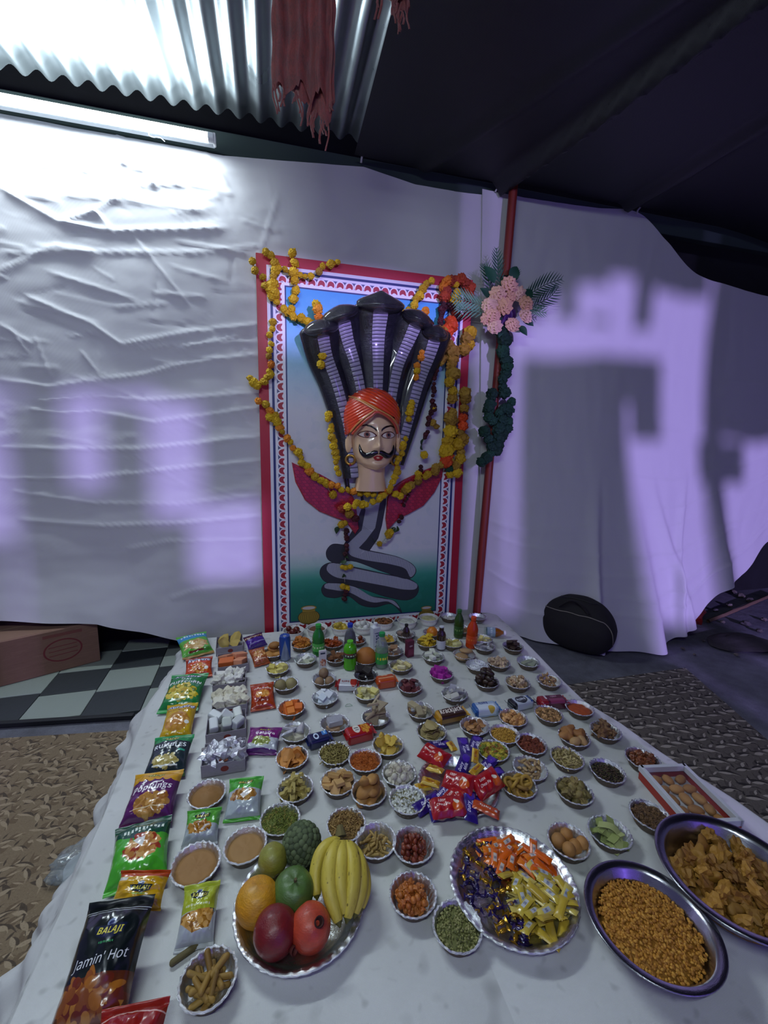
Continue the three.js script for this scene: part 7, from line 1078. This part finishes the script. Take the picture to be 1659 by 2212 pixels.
{ // red chunri cloths hung from the roof
  const chunri = (px0, px1, ytopPx, ybotPx, z, label, fr) => {
    const a = onZ(px0, ybotPx, z), b = onZ(px1, ybotPx, z); const x0 = a.x, x1 = b.x, yb = a.y, yt = 2.60; const g = new THREE.Group(); g.position.set((x0 + x1) / 2, yt, z);
    const m = phy('#c43a32', 0.8, { transmission: 0.3, thickness: 0, bumpMap: rep(weave, 14, 24), bumpScale: 0.001, map: dataTex(128, (u, v) => { const k = 0.75 + 0.2 * nz(u * 4, v * 9, 2) + 0.25 * (rnd() - 0.5); return [k, k * 0.95, k * 0.92]; }, true) });
    seed = Math.round(px0); const W2 = x1 - x0, H2 = yt - yb;
    const ragged = (u) => 0.82 + 0.10 * nz(u * 5, 3.3) + 0.05 * nz(u * 17, 1.1) + 0.10 * smooth(0.2, 0.85, u) * smooth(1, 0.9, u);
    for (const s of [0, 1]) mesh('cloth_layer', slab(26, 40, (u, v) => V((u - 0.5) * W2 * (1 - s * 0.12) + 0.01 * nz(v * 4, s * 5) + W2 * 0.04 * v * (u - 0.5), -v * H2 * ragged(u + s * 3.7), 0.010 * Math.sin(u * 17 + s) + 0.012 * nz(u * 3, v * 3, s * 9) + s * 0.014), V(0, 0, -0.001)), m, g);
    for (let i = 0; i < fr; i++) { const u = rnd(), L = rr(0.03, 0.085), x = (u - 0.5) * W2, y = -H2 * ragged(u) + 0.01, w = rr(0.003, 0.007); mesh('fringe_tassel', slab(2, 6, (p, q) => V(x + (p - 0.5) * w + 0.006 * Math.sin(q * 4 + i), y - q * L, 0.01 * nz(q * 4, i) + 0.006 + 0.002 * Math.sin(p * 3)), V(0, 0, -0.001)), m, g); }
    top(g, 'red_cloth', label, 'cloth', 'red cloths hung from the roof');
  };
  chunri(592, 722, 0, 268, -1.50, 'long frayed red cloth hanging from the roof', 26);
  chunri(806, 886, 0, 22, -1.42, 'short frayed red cloth hanging beside the long one', 12);
}
{ // crumpled clear plastic bag at the cloth edge
  const c = onY(168, 1845, 0.05); const g = jitter(ball(30, 20), 0.5, 2.2, 3); const p = g.attributes.position; for (let i = 0; i < p.count; i++) { const x = p.getX(i), y = p.getY(i), z = p.getZ(i); const k = 1 + 0.22 * Math.abs(nz(x * 5, y * 5, z * 5)); p.setXYZ(i, x * 0.062 * k, Math.max(y, -0.7) * 0.028 * k, z * 0.045 * k); } g.computeVertexNormals();
  const m = new THREE.Mesh(g, phy('#e6ecee', 0.12, { transmission: 0.85, thickness: 0, ior: 1.4 })); m.position.set(c.x, 0.032, c.z); m.rotation.y = 0.7; top(m, 'plastic_bag', 'crumpled clear plastic bag by the left edge of the cloth', 'plastic bag');
  m.position.y = 0.036;
}
{ // rubble at the right: red plastic wrapper, flat stone, stick, pebbles
  seed = 660;
  const w = onY(1512, 1352, 0.0); const g = jitter(ball(24, 16), 0.55, 2, 5); g.scale(0.07, 0.10, 0.06); const m = new THREE.Mesh(g, phy('#7a2a26', 0.3, { clearcoat: 0.8, map: canvas(64, 64, (x) => { x.fillStyle = '#e0d4d0'; x.fillRect(0, 0, 64, 64); x.fillStyle = '#f4e6dc'; x.fillRect(6, 20, 20, 6); x.fillStyle = '#b9704a'; x.fillRect(36, 40, 20, 12); }) })); m.position.set(w.x, 0.085, w.z - 0.06); top(m, 'plastic_wrapper', 'crumpled red plastic wrapper beside the hem of the draped sheet', 'wrapper');
  const s0 = onY(1600, 1392, 0); const sg = jitter(new THREE.IcosahedronGeometry(1, 3), 0.35, 1.6, 8).scale(0.2, 0.02, 0.12); const st = new THREE.Mesh(sg, std('#6e665e', 0.9, { map: rep(groundMap, 1, 1) })); st.position.set(s0.x, 0.012, s0.z); top(st, 'flat_stone', 'flat grey stone slab on the dusty ground', 'stone');
  const A = onY(1530, 1342, 0.014), B = onY(1675, 1282, 0.014); top(new THREE.Mesh(jitter(tube([A, A.clone().lerp(B, 0.5).add(V(0, 0.006, 0.01)), B], 0.012, 20, 7), 0.004, 30), cm('#6b5442', 0.85)), 'stick', 'bare wooden stick lying on the dusty ground', 'stick');
  const pg = jitter(new THREE.IcosahedronGeometry(1, 1), 0.6, 1.8, 2), pm = ['#575250', '#645c56', '#4a4648', '#7b726a'].map((c) => std(c, 0.9));
  for (const [x, y, r] of [[1475, 1402, 0.012], [1590, 1416, 0.014], [1545, 1388, 0.018], [1620, 1300, 0.03], [1575, 1310, 0.024], [1650, 1340, 0.02], [1560, 1345, 0.016], [1640, 1365, 0.02], [1610, 1350, 0.03], [1600, 1290, 0.03], [1655, 1262, 0.04], [1630, 1250, 0.03], [1585, 1280, 0.022], [1545, 1320, 0.02], [1500, 1415, 0.008], [1660, 1390, 0.02], [1520, 1385, 0.01]]) { const p = onY(x, y, 0); const o = new THREE.Mesh(pg, pick(pm)); o.position.set(p.x, r * 0.42, p.z); o.scale.set(r, r * 0.6, r * 0.9); o.rotation.y = rnd() * 6; top(o, 'pebble', 'small grey pebble on the dusty ground beyond the draped sheet', 'pebble', 'pebbles on the ground'); }
}
// small things lying loose on the cloth
{ const c = onY(753, 1524, PLAT), pts = []; for (let i = 0; i < 16; i++) { const a = i / 16 * 6.283; pts.push(V(Math.cos(a) * 0.012 * (1 + 0.3 * Math.sin(a * 3)), 0.0012, Math.sin(a) * 0.010 * (1 + 0.3 * Math.cos(a * 2)))); } const m = new THREE.Mesh(tube(pts, 0.0007, 60, 5, true), cm('#6f9a7c', 0.6)); m.position.set(c.x, PLAT + 0.0008, c.z); top(m, 'rubber_band', 'thin green rubber band lying loose on the cloth', 'rubber band'); }
{ const c = onY(398, 2066, PLAT), m = new THREE.Mesh(P.stick, std('#5e5434', 0.8)); m.position.set(c.x, PLAT + 0.006, c.z); m.scale.set(0.05, 0.05, 0.06); m.rotation.y = 0.45; top(m, 'loose_gram_stick', 'single brown gram stick fallen on the cloth below the lime packet', 'snack'); }
// loose wire by the tube light
top(new THREE.Mesh(tube([onZ(322, 284, -2.27), onZ(322, 292, -2.265), onZ(332, 297, -2.26), onZ(345, 297, -2.26), onZ(356, 306, -2.27)], 0.0016, 24, 5), cm('#cfd6da', 0.6)), 'wire', 'loose white wire dangling below the tube light', 'wire');

// ───────────── unseen posts, beam and drapes behind the camera, shaped to break up the violet light ─────────────
{
  const zf = 1.9; const wood = std('#5c4632', 0.8);
  const post = (x, r, label) => { const g = jitter(lathe([[0.001, 0], [r, 0], [r * 0.95, 1.2], [r * 0.9, 2.6], [0.001, 2.6]], 12), 0.04, 3); const m = new THREE.Mesh(g, wood); m.position.set(x, 0, zf); top(m, 'unseen_tent_post', label, 'post', 'unseen posts breaking up the violet light'); };
  post(-0.95, 0.05, 'wooden tent post at the left of the entrance'); post(0.28, 0.045, 'wooden tent post in the middle of the entrance'); post(2.25, 0.05, 'wooden tent post at the right of the entrance');
  top(new THREE.Mesh(put(rbox(5.6, 0.08, 0.06, 0.01), V(1.0, 2.58, zf)), wood), 'unseen_tent_beam', 'wooden beam across the tent entrance', 'beam');
  // unseen drapes, their gaps cut to place the violet patches on the sheets
  const dark = phy('#c4b8e0', 0.9, { transmission: 0.7, thickness: 0 });  // pale and translucent, so the unseen drapes also spread violet ambient light
  const thru = (px, py) => { const p = onZ(px, py, WALL), k = (UNSEEN_LAMP.z - zf) / (UNSEEN_LAMP.z - WALL); return V(lerp(UNSEEN_LAMP.x, p.x, k), lerp(UNSEEN_LAMP.y, p.y, k), zf); };   // where the lamp's light for that spot of the sheet passes the entrance
  const cols = [[-420, 22, [[840, 1180]]], [22, 130, [[840, 868]]], [130, 225, [[850, 1062]]], [225, 318, [[850, 876]]], [318, 402, [[872, 1130]]], [402, 560, [[1090, 1260]]], [560, 1022, [[600, 770]]], [1022, 1038, []], [1038, 1072, [[690, 1330]]], [1072, 1095, []], [1095, 1190, [[695, 775]]], [1190, 1235, [[640, 672], [695, 775]]], [1235, 1268, [[695, 770]]], [1268, 1305, [[625, 690], [705, 775]]], [1305, 1345, [[625, 690], [702, 775], [880, 1330]]], [1345, 1408, [[605, 690], [700, 778], [960, 1330]]], [1408, 1446, [[720, 1330]]], [1446, 1480, [[635, 1330]]], [1480, 1580, [[650, 960], [1050, 1330]]], [1580, 1800, [[960, 1330]]]];
  const drape = (px0, px1, py0, py1, last) => {
    const a = thru(px0, (py0 + py1) / 2).x, b = thru(px1, (py0 + py1) / 2).x, xm = (px0 + px1) / 2, yt = Math.min(2.54, thru(xm, py0).y), yb = last ? 0.02 : Math.max(0.02, thru(xm, py1).y); if (yt - yb < 0.02) return;
    const m = new THREE.Mesh(slab(16, 10, (u, v) => V((u - 0.5) * (b - a + 0.01), -v * (yt - yb) + 0.02 * nz(u * 3 + px0, v * 2) * v, 0.012 * Math.sin(u * 20 + px0)), V(0, 0, -0.002)), dark); m.position.set((a + b) / 2, yt, zf - 0.05);
    top(m, 'unseen_light_drape', 'dark drape hung across the tent entrance', 'drape', 'unseen drapes that shape the violet light');
  };
  for (const [x0, x1, open] of cols) { let y = -150; for (const [o0, o1] of open) { drape(x0, x1, y, o0); y = o1; } if (x0 < 1400) drape(x0, x1, y, 1420, true); }
}

scene.traverse((o) => { if (o.isMesh) { o.castShadow = true; o.receiveShadow = true; } });
renderer.render(scene, camera);
